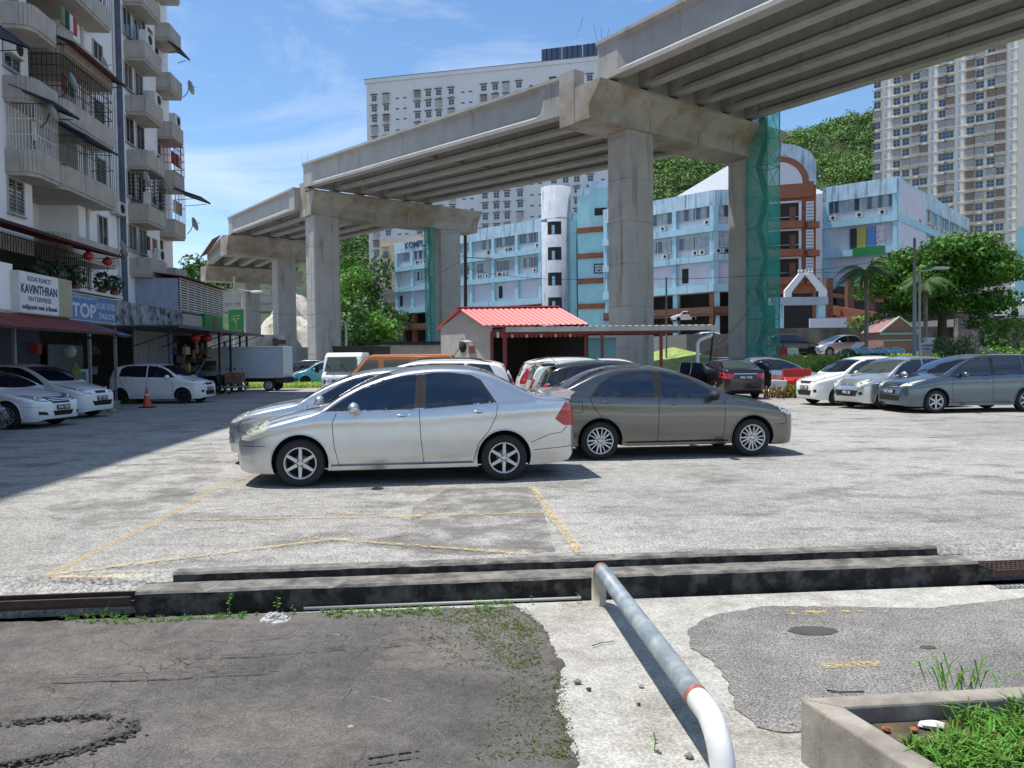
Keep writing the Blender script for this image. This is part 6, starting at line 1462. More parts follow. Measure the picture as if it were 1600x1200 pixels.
# ------------------------------------------------------------ mall
M_LB = mat('pale_blue_render', (.36, .58, .68), .8, var=.10, vs=.5, streak=(.10, .13, .15, .56, .16), ss=.5)
M_AQ = mat('aqua_render', (.34, .62, .66), .8, var=.10, vs=.5, streak=(.12, .18, .19, .60, .16), ss=.5)
M_PAR = mat('stained_parapet', (.46, .62, .74), .85, var=.15, vs=.6, streak=(.05, .065, .08, .50, .2), ss=.75)
M_LIL = mat('lilac_white_render', (.58, .58, .65), .8, var=.08, vs=.6, streak=(.22, .22, .24, .62, .15), ss=.5)
M_MW = mat('chalky_white_render', (.37, .40, .46), .85, var=.12, vs=.7, streak=(.10, .10, .11, .54, .14), ss=.7)
M_BRN = mat('brown_render', (.27, .095, .05), .8, var=.15, vs=.8, streak=(.08, .035, .025, .6, .15), ss=.6)
M_DBR = mat('dark_brown_render', (.15, .07, .045), .85, var=.2); M_MG = mat('mall_glass', (.05, .07, .10), rough=.12, spec=.8, var=.3, vs=.8); M_MUL = mat('mall_mullion', (.50, .55, .60), .6)
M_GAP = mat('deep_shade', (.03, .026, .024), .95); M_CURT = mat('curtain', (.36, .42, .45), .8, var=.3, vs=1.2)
MROOF = 25.5; BANDS = [20.2, 15.9, 11.5]
def facade_frame(p0, p1):
    """local frame of a facade: X along from p0 to p1 (2-D), Y outward to the camera side, Z up"""
    u = Vector((p1[0] - p0[0], p1[1] - p0[1], 0)); L = u.length; u.normalize(); n = Vector((u.y, -u.x, 0))
    M = Matrix((u, n, Vector((0, 0, 1)))).transposed().to_4x4(); M.translation = Vector((p0[0], p0[1], 0)); return M, L
def wing(root, p0, p1, bays, zlo=3.2, roof=MROOF, depth=14, blue=M_LB, wall=M_LIL, seed=1, blank=(), curt=True, colw=.7, closed_low=True, inset=0):
    M, L = facade_frame(p0, p1); rr = random.Random(seed); bw = L / bays
    def mk(name, fn, **k): mb = MB(M); fn(mb); return part(name, mb, root, **k)
    mk('wall', lambda b: b.box((L / 2 + inset / 2, -depth / 2 - .7, (roof - .3 + 10.9) / 2), (L - .02 - inset, depth, roof - .3 - 10.9), wall))
    mk('parapet', lambda b: b.box((L / 2, -.45, roof - .9), (L + .3, .5, 2.2), M_PAR))
    for i, z in enumerate(BANDS): mk('floor_band', lambda b: (b.box((L / 2, -.35, z), (L + .1, .75, .95 if i < 2 else 1.15), blue)))
    for i in range(bays + 1): mk('column', lambda b: b.box((min(max(i * bw, colw / 2), L - colw / 2), -.42, (roof - 2 + 11) / 2), (colw, .5, roof - 2 - 11), blue))
    for i in range(bays):
        for j, z in enumerate((20.7, 16.4, 12.1)):
            x0 = i * bw + colw * .7; x1 = (i + 1) * bw - colw * .7; x = (x0 + x1) / 2; w = x1 - x0
            if j == 2:
                if (i + seed) % 2: mk('window', lambda b: b.box((x0 + w * .2, -.66, 13.6), (w * .18, .1, 2.2), M_GAP))
                continue
            if (i, j) in blank: continue
            nw = 2 if w > 4 else 1
            for q in range(nw):
                ww = w / nw; xc = x0 + ww * (q + .5); h = 1.9; zz = z + 1.05
                mb = MB(M); mb.box((xc, -.66, zz + h / 2), (ww * .92, .12, h), M_MG)
                k = max(2, int(ww / .75))
                for e in range(k):
                    if curt and rr.random() < .55: mb.box((xc - ww * .46 + ww * .92 * (e + .5) / k, -.595, zz + h / 2), (ww * .92 / k * .8, .02, h * .94), M_CURT)
                    mb.box((xc - ww * .46 + ww * .92 * e / k, -.59, zz + h / 2), (.07, .06, h), M_MUL)
                mb.box((xc, -.58, zz), (ww * .95, .1, .12), M_MUL); mb.box((xc, -.58, zz + h), (ww * .95, .1, .12), M_MUL); part('window', mb, root)
            for e in range(rr.choice((0, 1, 2, 3))):
                xa = x0 + w * rr.random() * .9
                mb = MB(M); mb.box((xa, -.35, z + .45 + .0), (.95, .45, .7), M_AC); mb.lathe([(.26, 0), (.22, .02), (.001, .02)], M_RUB, 10, 'Y', (xa + .1, -.125, z + .45)); part('air_conditioner', mb, root)
    if closed_low:
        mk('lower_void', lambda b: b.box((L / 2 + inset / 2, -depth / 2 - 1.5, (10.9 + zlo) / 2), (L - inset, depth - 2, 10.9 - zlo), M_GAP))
        for z in (7.6,): mk('car_deck', lambda b: b.box((L / 2 + inset / 2, -depth / 2, z), (L - inset, depth, .35), M_DBR)); mk('deck_parapet', lambda b: b.box((L / 2, -.1, z + .55), (L, .2, 1.15), M_DBR))
        for i in range(bays + 1): mk('column', lambda b: b.box((min(max(i * bw, .5), L - .5), -.8, (11 + zlo) / 2), (.8, .8, 11 - zlo), M_BRN if i % 2 else M_LB))
mall = thing('shopping_complex', 'long weathered pale blue and brown shopping complex behind the viaduct', 'shopping complex', (20, 120, 3.2), world=True)
wing(mall, (-24.5, 162.5), (-16.5, 155.0), 2, seed=3, blank=((0, 1),)); wing(mall, (-16.4, 154.8), (5.2, 134.7), 5, seed=2)
wing(mall, (15.2, 127.4), (29.6, 113.0), 3, seed=5); wing(mall, (29.7, 113.0), (36.5, 112.4), 1, seed=8)
wing(mall, (45.3, 112.2), (52.8, 105.6), 1, seed=6, blue=M_LB, blank=((0, 1),)); wing(mall, (52.9, 105.6), (83, 139.6), 6, seed=7, blue=M_LB, inset=1.6)
# mall lettering on the left parapet
M, L = facade_frame((-24.5, 162.5), (5.2, 134.7)); M_LET = mat('dark_lettering', (.05, .05, .07), .7)
part('lettering', text_mesh('KOMPLEKS', 1.9, M_LET, frame(M @ Vector((8.0, -.15, 24.8)), M.to_3x3() @ Vector((1, 0, 0)), (0, 0, 1)), .05, .03), mall)
# round white stair tower
ct = thing('stair_tower', 'round chalky white stair tower with square openings on each floor', 'tower', (7.9, 133.5, 3), world=True)
mb = MB(); r_ = 2.55; mb.lathe([(r_, 3), (r_, 30.6), (r_ - .25, 30.6), (r_ - .25, 30.0), (.001, 30.0)], M_MW, 36, 'Z', (7.9, 133.5, 0)); part('wall', mb, ct)
mb = MB(); mb.lathe([(r_ + .08, 25.0), (r_ + .08, 25.2), (r_, 25.2)], M_MW, 36, 'Z', (7.9, 133.5, 0)); part('cornice', mb, ct)
for z in (22.3, 18.0, 13.7, 9.5):
    V = []; F = []
    for i in range(7):
        a = R(-128 + 54 * i / 6) ; V += [(7.9 + (r_ + .02) * math.cos(a), 133.5 + (r_ + .02) * math.sin(a), z), (7.9 + (r_ + .02) * math.cos(a), 133.5 + (r_ + .02) * math.sin(a), z + 2.2)]
    F = [(2 * i, 2 * i + 2, 2 * i + 3, 2 * i + 1) for i in range(6)]; o = part('opening', MB().add(V, F, M_GAP), ct)
    mb = MB(); a = R(-105); mb.box((7.9 + r_ * math.cos(a), 133.5 + r_ * math.sin(a) - .08, z + .8), (.5, .12, 1.5), M_LB); part('inner_wall', mb, ct)
# aqua wing with brown bands beside it
aw = thing('banded_wing', 'aqua wing with brown bands and a dark glazed strip beside the round tower', 'building wing', (13, 129, 3), world=True)
for (p0, p1, top, m) in (((9.6, 132.4), (11.2, 131.9), 26.0, M_AQ), ((11.3, 130.2), (13.2, 129.2), 29.6, M_AQ), ((13.2, 129.2), (17.8, 127.6), 30.6, M_AQ)):
    M, L = facade_frame(p0, p1); mb = MB(M); mb.box((L / 2, -4, (top + 3) / 2), (L, 8, top - 3), m); part('wall', mb, aw)
    mb = MB(M); mb.box((L / 2, -.1, top - .5), (L + .1, .3, 1.2), M_PAR); part('parapet', mb, aw)
for z in (22.3, 18.0, 13.8, 9.6):
    for (p0, p1) in (((11.3, 130.2), (13.2, 129.2)), ((13.2, 129.2), (17.8, 127.6))):
        M, L = facade_frame(p0, p1); part('brown_band', MB(M).box((L / 2, .05, z + .4), (L + .05, .5, .85), M_BRN), aw)
M, L = facade_frame((13.2, 129.2), (17.8, 127.6))
part('glazed_strip', MB(M).box((3.85, .1, 15.2), (1.3, .34, 24.0), mat('dark_slate_glass', (.06, .085, .12), .25, var=.2, vs=.7)), aw)
for i in range(30): part('strip_rung', MB(M).box((3.85, .30, 4.2 + i * .82), (1.3, .06, .06), M_MUL), aw)
part('opening', MB(M).box((1.9, .03, 25.6), (2.0, .1, 1.2), M_GAP), aw)
bb = part('banner', MB(M).box((2.0, .1, 16.2), (2.5, .15, 1.6), mat('banner_navy', (.015, .02, .05), .6)), aw)
for z, t in ((16.6, 'RESTORAN'), (16.15, 'SEAFOOD'), (15.7, 'PLAZA')): part('lettering', text_mesh(t, .46, M_WHITE, frame(M @ Vector((2.0, .185, z)), M.to_3x3() @ Vector((1, 0, 0)), (0, 0, 1)), .01, .01, 2.1), aw)
# arched brown entrance block
en = thing('arched_entrance', 'brown arched entrance block with open balconies under a curved blue gable', 'entrance block', (34, 104, 3), world=True)
p0, p1 = (30.5, 105.0), (40.9, 101.9); M, L = facade_frame(p0, p1)
def arch(w, zb, zt, cx, n=16): return [(cx - w, zb)] + [(cx - w * math.cos(math.pi * k / n), zt + w * .75 * math.sin(math.pi * k / n)) for k in range(n + 1)] + [(cx + w, zb)]
cx = L / 2
mb = MB(M); mb.ext([(x, -6, z) for x, z in [(0.1, 3)] + [(.1, 28.0)] + [(cx - (cx - .1) * math.cos(math.pi * k / 20), 27.8 + 3.4 * math.sin(math.pi * k / 20)) for k in range(21)] + [(L - .1, 3)]], (0, -7, 0), M_PAR); part('gable', mb, en, recalc=True)
mb = MB(M); mb.box((cx, -3.2, 13.5), (L - 1.2, 5.4, 21), M_BRN); part('wall', mb, en)
mb = MB(M); mb.ext([(x, 0, z) for x, z in [(.9, 22.4), (.9, 24.4), (1.5, 24.4)] + [(cx - (cx - 1.5) * math.cos(math.pi * k / 16), 24.4 + 3.6 * math.sin(math.pi * k / 16)) for k in range(17)] + [(L - 1.5, 24.4), (L - .9, 24.4), (L - .9, 22.4)]], (0, -.7, 0), M_BRN); part('arch', mb, en, recalc=True)
mb = MB(M); mb.ext([(x, .03, z) for x, z in [(2.3, 24.2)] + [(cx - (cx - 2.3) * math.cos(math.pi * k / 16), 24.2 + 3.0 * math.sin(math.pi * k / 16)) for k in range(17)] + [(L - 2.3, 24.2)]], (0, -.3, 0), M_LIL); part('arch_panel', mb, en, recalc=True)
for z in (18.9, 15.2, 11.5):
    mb = MB(M); mb.box((cx, -.6, z + 1.65), (6.0, .5, 2.9), M_GAP); mb.box((cx + 2.85, -.32, z + 1.65), (.35, .12, 2.9), M_LIL); mb.box((cx, -.32, z + 3.0), (6.0, .12, .25), M_LIL); mb.box((cx, -.3, z + 1.0), (5.9, .06, .07), M_MUL); mb.box((cx + 1.9, -.31, z + 1.3), (.8, .1, 2.0), M_DBR); part('opening', mb, en)
    mb = MB(M); mb.prism([(cx - 3.3, -.5), (cx + 3.3, -.5)] + [(cx + 3.3 * math.cos(math.pi * k / 12), 0 + .95 * math.sin(math.pi * k / 12)) for k in range(13)], z - .55, z + .35, M_BRN); part('balcony', mb, en, recalc=True)
    for e in (-1, 1):
        mb = MB(M); mb.box((cx + e * 4.05, -.3, z + 1.6), (.95, .3, 2.6), M_MUL); [mb.box((cx + e * 4.05, -.13, z + .45 + q * .42), (.85, .06, .06), M_GAP) for q in range(6)]; part('louvre', mb, en)
        part('brown_band', MB(M).box((cx + e * 4.5, -.2, z - .25), (1.5, .7, .8), M_BRN), en)
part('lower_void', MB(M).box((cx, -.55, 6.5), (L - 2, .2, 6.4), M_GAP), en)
# white pitched roof behind
wr = thing('white_roof', 'white pitched roof rising behind the middle of the shopping complex', 'roof', (39, 128, 24), world=True)
part('roof', MB().add([(23.5, 128, 25.5), (55, 124, 25.5), (55, 150, 25.5), (23.5, 152, 25.5), (38.8, 130, 34.6), (38.8, 146, 34.6)], [(0, 1, 4), (1, 2, 5, 4), (2, 3, 5), (3, 0, 4, 5), (3, 2, 1, 0)], mat('white_sheet_roof', (.72, .72, .72), .6, var=.06)), wr)
# porch
po = thing('entrance_porch', 'white porch with a stepped triangular crest on pale blue columns', 'porch', (35, 78, 3.3), world=True)
g0 = Y(1203, 477, 92); g1 = Y(1291, 477, 92); xc = (g0.x + g1.x) / 2 + .8; zz = g0.z
part('beam', MB().box((xc - .8, 92, zz + .45), (g1.x - g0.x, 1.2, .9), M_MW), po)
M_WH2 = mat('clean_white_render', (.72, .72, .72), .7, var=.06)
for e in (-1, 1): 
    mb = MB(); mb.ext([(xc + e * 2.5, 91.6, zz + .9), (xc + e * 2.5, 91.6, zz + 1.7), (xc + e * .55, 91.6, zz + 4.0), (xc + e * .05, 91.6, zz + 3.6), (xc + e * 1.7, 91.6, zz + 1.5), (xc + e * 1.7, 91.6, zz + .9)], (0, .5, 0), M_WH2); part('crest', mb, po, recalc=True)
for q in range(5): part('crest_finial', MB().box((xc - .8 + q * .4, 91.8, zz + 3.9), (.14, .3, .55), M_WH2), po)
for x in (xc + 1.9, xc - 3.0): part('column', MB().box((x, 92, (zz + 3.3) / 2), (.75, .75, zz - 3.3), M_LB), po)
# brown parking ramps and decks between entrance and right wing
rp_ = thing('parking_ramp', 'brown concrete parking ramps below the right wing of the complex', 'parking ramp', (50, 95, 3.3), world=True)
for (a, b, h) in (((1283, 482, 96), (1398, 500, 88), 1.1), ((1283, 503, 94), (1398, 497, 86), 1.0), ((1290, 460, 100), (1380, 470, 98), .5)):
    q0 = Y(*a); q1 = Y(*b); part('ramp_parapet', MB().bar(q0, q1, .4, h, M_BRN), rp_)
part('void', MB().box((52, 104.5, 7), (16, .3, 7.4), M_GAP), rp_)
for px in (1297, 1330, 1362): q = Y(px, 500, 93); part('column', MB().box((q.x, 93.5, 7), (.8, .8, 7.5), M_DBR), rp_)
q0 = Y(1310, 530, 90); part('low_wall', MB().box((q0.x, 91, 4.6), (6, .3, 2.4), M_LIL), rp_)
# posters on the right wing corner
M, L = facade_frame((45.3, 112.2), (52.8, 105.6))
for x, w, c, nm_, lab in ((4.1, .9, (.035, .03, .03), 'poster_dark', 'dark poster leftmost'), (5.2, 1.25, (.45, .42, .08), 'poster_yellow', 'yellow poster'), (6.5, 1.15, (.10, .25, .55), 'poster_blue', 'blue poster'), (7.7, 1.1, (.60, .52, .60), 'poster_print', 'pink and white patterned poster')):
    q = M @ Vector((x, -.3, 16.6)); mb = MB(M); mb.box((x, -.45, 17.9), (w, .12, 2.9), mat(nm_, c, .6, var=.15 if 'print' not in nm_ else .6, vs=2)); single('poster', mb, lab + ' of the four on the corner of the right wing', 'poster', 'posters on the right wing')
single('sign_band', MB(M).box((6.3, .1, 15.9), (4.2, .15, 1.2), mat('sign_green', (.015, .20, .05), .5)), 'green sign band below the posters on the right wing', 'sign')
# ------------------------------------------------------------ towers of flats
M_TW = mat('tower_white', (.62, .62, .64), .85, var=.05, vs=.2, streak=(.40, .40, .41, .6, .2), ss=.3); M_TC = mat('tower_cream', (.50, .44, .33), .85, var=.06, vs=.3); M_TB = mat('tower_beige', (.72, .67, .58), .85, var=.06, vs=.3); M_TST = mat('tower_blue_stripe', (.42, .50, .60), .85)
M_HOOD = mat('window_hood', (.16, .15, .15), .8, var=.3); M_CG1 = mat('brown_cage', (.24, .18, .15), .8, var=.3); M_CG2 = mat('grey_cage', (.36, .35, .34), .8, var=.3)
WSC = 1.0
def win_variants(wm, hood):
    out = []
    for v in range(6):
        mb = MB(); w, h = (1.35 * WSC, 1.35 * WSC) if v != 5 else (.9, .35)
        mb.box((0, .02, h / 2), (w, .06, h), wm)
        if v == 5: out.append(mb); continue
        mb.box((0, .06, h / 2), (.07, .04, h), M_MUL)
        if v in (1, 3): mb.box((0, .25, h * .45), (w * 1.15, .5, h * 1.15), M_CG1 if v == 1 else M_CG2); mb.box((0, .5, -.25), (w * 1.2, .06, .2), M_DISH)
        if v in (0, 2, 4): mb.box((0, .06, h / 2), (w * 1.05, .05, .06), M_MUL)
        if v in (2, 4): mb.box((w * .1, .25, -.45), (.75, .4, .5), M_AC)
        mb.box((0, .35, h + .28), (w * 1.45, .7, .12), hood); out.append(mb)
    return out
def tower(label, p0, p1, z0, ztop, fh, cols, wall, depth, cat, hood=M_HOOD, low=None, ribs=(), vis=None, seed=1, stripes=()):
    M, L = facade_frame(p0, p1); rt = thing('tower_block', label, cat, (p0[0], p0[1], z0), world=True); rr = random.Random(seed)
    zsp = low or z0; mb = MB(M); mb.box((L / 2, -depth / 2, (zsp + ztop) / 2), (L, depth, ztop - zsp), wall); part('wall', mb, rt)
    if low: part('lower_wall', MB(M).box((L / 2, -depth / 2 - .0, (z0 + zsp) / 2), (L + .2, depth + .2, zsp - z0), M_TC), rt)
    mb = MB(M); mb.box((L / 2, -.2, ztop + .2), (L + .8, 1.2, 1.0), wall); mb.box((L / 2, -.2, ztop + .75), (L + 1.0, 1.4, .12), M_RW); part('parapet', mb, rt)
    for x, w, pr, m in ribs: part('rib', MB(M).box((x, pr / 2 - .01, (z0 + ztop) / 2), (w, pr, ztop - z0), m), rt)
    V = win_variants(M_MG, hood); ms = [v.mesh('window') for v in V]; items = []
    k = 0; z = z0 + 1.2
    while z + fh < ztop:
        for (x, t) in cols:
            v = 5 if t == 's' else rr.choice((0, 0, 1, 2, 3, 3, 4) if t == 'w' else (1, 3, 1, 0))
            a = inview(*(M @ Vector((x, 0, z)))); items.append((x, z, v, a))
        z += fh
    vis_ = [i for i in items if i[3] and (vis is None or vis(*i[3])) and i[2] != 5]; rr.shuffle(vis_); big = set(id(i) for i in vis_[:100])
    st = MB(M)
    for it in items:
        x, z, v, a = it
        if id(it) in big:
            o = bpy.data.objects.new('window', ms[v]); col.objects.link(o); o.parent = rt; T = M @ Matrix.Translation((x, 0, z)); T.translation -= Vector(rt.location); o.matrix_local = T
        else:
            vb = V[v]; off = len(st.v); st.v += [tuple(M @ Vector((q[0] + x, q[1], q[2] + z))) for q in vb.v]
            for f_, m_ in zip(vb.f, vb.m): st.f.append(tuple(i + off for i in f_)); st.m.append(st.mi(vb.mats[m_])); st.sm.append(False)
    part('window_rows', st, rt, kind='stuff')
    return rt, M, L
p0, p1 = (-37.7, 206.0), (33, 189.0); L = math.hypot(70.7, 17); cols = []
x = 2.2
while x < L - 3:
    cols += [(x, 'w'), (x + 3.4, 'w')]; x += 5.6; cols += [(x + .9, 's'), (x + 3.0, 's')]; x += 5.9
    cols += [(x + .6, 'w'), (x + 3.6, 'w'), ]; x += 6.4
rt, M, L = tower('tall white tower block whose roofline slopes up behind the viaduct', p0, p1, 3, 74.5, 2.72, cols, M_TW, 14, 'tower block', low=26.5, seed=4)
part('roof_shed', MB(M).box((8.5, -4, 75.8), (6.5, 3, 1.1), mat('red_shed_roof', (.25, .12, .10), .8)), rt)
g0 = Y(846, 90, 215); g1 = Y(950, 80, 212); ob = thing('glass_tower', 'dark blue glazed building top rising above the white tower block', 'building', (g0.x, 215, 3), world=True)
part('wall', MB().prism([(g0.x, 215), (g1.x, 210), (g1.x + 3, 226), (g0.x + 3, 230)], 3, g0.z + 2.2, mat('navy_curtain_wall', (.05, .07, .13), .2, var=.15, vs=.3)), ob)
for i in range(14): x = g0.x + (g1.x - g0.x) * i / 13; part('mullion', MB().box((x, 214.9 - 5 * i / 13, g0.z + .6), (.18, .2, 3.4), M_MUL if i % 4 == 0 else M_RUB), ob)
WSC = 1.2
p0, p1 = (97.5, 207.5), (130, 181.0); L = math.hypot(32.5, 26.5); cols = []; ribs = []
x = .8
pat = [('w', .6), ('S', 2.9), ('w', 5.4), ('w', 7.6), ('w', 10.0), ('w', 11.8), ('S', 13.8), ('w', 16.0), ('w', 17.7), ('S', 19.8), ('c', 22.2), ('w', 24.2), ('w', 26.6), ('c', 28.6), ('S', 30.9), ('w', 33.4), ('w', 35.0), ('w', 37.5), ('w', 39.4)]
for t, x in pat:
    if t == 'S':
        cols += [(x - .5, 's'), (x + .5, 's')]; ribs += [(x, 2.1, .16, M_TB), (x, .5, .19, M_TST)]
    else: cols.append((x, t))
rt, M, L = tower('beige tower block with blue stripes and many window cages at the right', p0, p1, 3, 98, 2.72, cols, M_TB, 16, 'tower block', hood=mat('pale_hood', (.55, .52, .46), .8), ribs=ribs, seed=9)
st = MB(M); z = 4.0
while z < 97: st.box((L / 2, .12, z - .15), (L, .26, .16), M_TB); z += 2.72
part('floor_ledges', st, rt, kind='stuff')
# pale slab block at the right edge
g = Y(1596, 300, 120); sb = thing('tower_block', 'pale block with an aqua lower part at the right edge of the picture', 'tower block', (g.x + 5, 122, 3), world=True)
g2 = Y(1589, 300, 120); part('wall', MB().prism([(g2.x, 120), (g2.x + 16, 120), (g2.x + 22, 132), (g2.x * 1.1 + .8, 132)], 21, 83, M_TB), sb); part('lower_wall', MB().prism([(g2.x - .05, 119.9), (g2.x + 16, 119.9), (g2.x + 22, 132.1), (g2.x * 1.1 + .7, 132.1)], 3, 21, M_AQ), sb)
# cream block beside the valley trees (brown foot of the white tower)
g0 = Y(586, 470, 165); cb = thing('cream_block', 'cream block of flats with small windows left of the shopping complex', 'apartment block', (g0.x + 4, 168, 3), world=True)
M, L = facade_frame((g0.x, 172), (g0.x + 9, 167)); part('wall', MB(M).box((L / 2, -4, 15.5), (L, 8, 25), M_TC), cb)
for i in range(7):
    for j in range(3): mb = MB(M); mb.box((1.6 + j * 3.2, .03, 6.0 + i * 3.1), (1.3, .1, 1.4), M_MG); mb.box((1.6 + j * 3.2, .4, 7.7 + i * 3.1), (1.8, .8, .15), M_TC); mb.box((1.6 + j * 3.2, .3, 5.6 + i * 3.1), (1.5, .5, .5), M_HOOD if (i + j) % 3 == 0 else M_TC); part('window', mb, cb)
part('brick_base', MB(M).box((L / 2 - 1, 1, 4.5), (L + 2, 3, 5), mat('terracotta_base', (.30, .13, .08), .9, var=.2)), cb)
# ------------------------------------------------------------ rock slope
M_ROCK = mat('pale_cut_rock', (.50, .47, .42), .95, var=.25, vs=.25, c2=(.30, .27, .22), bump=.8, bs=2, streak=(.12, .12, .08, .52, .15), ss=.5)
def frock(X, Yq): return -.3 + 17 * sm((X + 47) / 9) * sm((Yq - 112) / 26) * (.75 + .25 * np.sin(X * .25)) + 1.1 * tnoise(X, Yq, .35, 6) * sm((Yq - 112) / 10)
terr('rock_slope', -62, -27, 108, 142, frock, 60, 50, M_ROCK)
M_MUR = mat('mottled_wall', (.36, .36, .34), .95, var=.2, vs=.5, c2=(.15, .15, .15), streak=(.05, .05, .05, .55, .15), ss=1)
a_ = Y(290, 560, 70); b_ = Y(445, 560, 74); single('retaining_wall', MB().bar((a_.x - 8, 70, 1.7), (b_.x, 74, 1.7), .4, 4.6, M_MUR), 'mottled pale wall behind the box lorry', 'retaining wall')
# ------------------------------------------------------------ trees and palms
M_TR = mat('bark', (.10, .08, .06), .95, var=.3, vs=3, bump=.6, bs=12)
def tree(name, label, base, trunkh, tr, blobs, dens, size, m, group=None, seed=1, cat='tree', inner=.45, aspect=.5):
    rt = thing(name, label, cat, tuple(base), 0, group, world=True); r_ = np.random.default_rng(seed); b = Vector(base)
    P, N = blob_points([(b.x + a, b.y + c, b.z + d, e, f, g) for a, c, d, e, f, g in blobs], dens, r_, inner)
    part('crown', np_mesh('crown', leaf_quads(P, N, size, aspect, .6, r_), 4, [m]), rt)
    rr_ = random.Random(seed); mb = MB(); top = b + Vector((rr_.uniform(-.3, .3), 0, trunkh)); mb.tube([b - Vector((0, 0, .3)), b.lerp(top, .5) + Vector((tr * .4, 0, 0)), top], [tr * 1.25, tr, tr * .8], M_TR, 9); part('trunk', mb, rt)
    for (a, c, d, e, f, g) in blobs[:8]:
        q = b + Vector((a, c, d)); part('branch', MB().tube([top, top.lerp(q, .5) + Vector((0, 0, .2 * trunkh * .3)), q], [tr * .5, tr * .35, tr * .12], M_TR, 6), rt)
    return rt
M_L1 = mat('bright_leaf', (.125, .27, .03), .6, island=.4, sheet=.3, var=.2, vs=.4); M_L2 = mat('deep_leaf', (.05, .12, .022), .65, island=.4, sheet=.2, var=.2, vs=.4)
M_L3 = mat('tree_leaf', (.075, .19, .022), .6, island=.5, sheet=.25, var=.3, vs=.5)
rr = random.Random(21); g = Y(1466, 545, 52); bl = []
for i in range(84):
    a = rr.uniform(0, 6.28); q = rr.random() ** .5; x = math.cos(a) * q * 4.6; y = math.sin(a) * q * 4.0; z = 7.5 - 2.6 * (abs(x) / 5.6) ** 2 - 1.8 * rr.random() ** 1.5 * (1 if i % 2 else 2.1); r_ = rr.uniform(.8, 1.35)
    bl.append((x, y, z, r_ * 1.2, r_ * 1.2, r_ * .62))
tree('shade_tree', 'broad spreading tree with bright feathery top, dark underneath, right of the mall', (g.x, 52, 1.0), 4.0, .30, bl, 24, .16, M_L3, seed=2)
g = Y(1596, 470, 58); tree('shade_tree', 'tree of which only a few branches show at the right edge', (g.x + 3.2, 58, 4.2), 3, .22, [(0, 0, 4, 2, 2, 1.2), (-1, 0, 3, 1.5, 1.5, .8), (1, 0, 5, 2, 2, 1), (-.8, 0, 5.2, 1.5, 1.3, .7)], 12, .17, M_L1, seed=3)
def palm(label, px, py, y0, z0, h, n, fl, seed):
    g = Y(px, py, y0); b = Vector((g.x, y0, z0)); rt = thing('palm_tree', label, 'palm tree', tuple(b), 0, 'palms before the mall', world=True); rr_ = random.Random(seed)
    part('trunk', MB().tube([b - Vector((0, 0, .3)), b + Vector((.08, 0, h * .5)), b + Vector((0, 0, h))], [.16, .11, .13], mat('palm_bark', (.22, .19, .15), .9, var=.3, vs=3), 9), rt)
    top = b + Vector((0, 0, h))
    for k in range(n):
        a = 6.283 * k / n + rr_.uniform(-.2, .2); up = rr_.uniform(.1, 1.1); L = fl * rr_.uniform(.8, 1.1); mb = MB(); pts = []
        for i in range(9):
            t = i / 8; pts.append(top + Vector((math.cos(a) * L * t, math.sin(a) * L * t, L * (up * t - (.55 + up * .75) * t * t))))
        mb.tube(pts, [.035 * (1 - .8 * i / 8) for i in range(9)], M_L2, 5)
        for i in range(34):
            t = .12 + .88 * i / 34; j = min(int(t * 8), 7); p = pts[j].lerp(pts[j + 1], t * 8 - j); d = (pts[j + 1] - pts[j]).normalized(); s_ = d.cross(Vector((0, 0, 1))).normalized(); l_ = .55 * math.sin(math.pi * min(t + .12, 1)) + .12
            for e in (-1, 1):
                q = p + s_ * e * l_ * .8 + d * l_ * .35 + Vector((0, 0, -l_ * .45)); mb.add([p, p + d * .05, q], [(0, 1, 2)], M_L2)
        part('frond', mb, rt)
    mb = MB()
    for k in range(9): a = rr_.uniform(0, 6.28); mb.tube([top, top + Vector((math.cos(a) * .3, math.sin(a) * .3, -.5)), top + Vector((math.cos(a) * .35, math.sin(a) * .35, -1.2))], [.05, .04, .01], mat('dead_frond', (.17, .11, .06), .9), 4)
    part('dead_fronds', mb, rt)
palm('palm with hanging dead fronds left of the two lamp poles', 1352, 540, 46, 1.3, 5.2, 16, 2.1, 1); palm('palm just right of the slim lamp pole', 1444, 545, 45, 1.3, 4.4, 14, 1.7, 2)
def bush(label, px, py, y0, z0, blobs, dens, size, m, seed, name='bush'):
    g = Y(px, py, y0); return tree(name, label, (g.x, y0, z0), .5, .06, blobs, dens, size, m, 'bushes behind the lot', seed, 'bush', .5)
M_OLE = mat('flowering_leaf', (.10, .17, .06), .6, island=.5, sheet=.3)
rr = random.Random(5); bush('large round flowering bush before the big tree', 1497, 552, 37.5, .5, [(rr.uniform(-.8, .8), rr.uniform(-.6, .6), rr.uniform(.5, 1.5), .55, .55, .5) for _ in range(10)], 75, .07, M_OLE, 6)
M_FLW = mat('pink_flower', (.55, .28, .34), .6); g = Y(1497, 552, 37.5); r_ = np.random.default_rng(4); P = np.array([g.x, 37.3, 1.7]) + r_.normal(0, 1, (110, 3)) * np.array([.62, .4, .48]); struct('bush_flowers', np_mesh('fl', leaf_quads(P, np.tile([0, -1., .3], (110, 1)), .055, .8, .5, r_), 4, [M_FLW]), 'stuff', 'pink flowers on the round bush')
bush('bright low bush on the slope left of the blue canopy', 1318, 560, 37, .3, [(rr.uniform(-1.1, 1.1), rr.uniform(-.6, .6), rr.uniform(.3, .9), .5, .5, .42) for _ in range(12)], 60, .09, M_L1, 7)
bush('bright bush climbing beside the pale slanting slab', 1345, 552, 40, .6, [(rr.uniform(-.9, .9), rr.uniform(-.6, .6), rr.uniform(.3, 1.0), .45, .5, .42) for _ in range(9)], 60, .09, M_L1, 8)
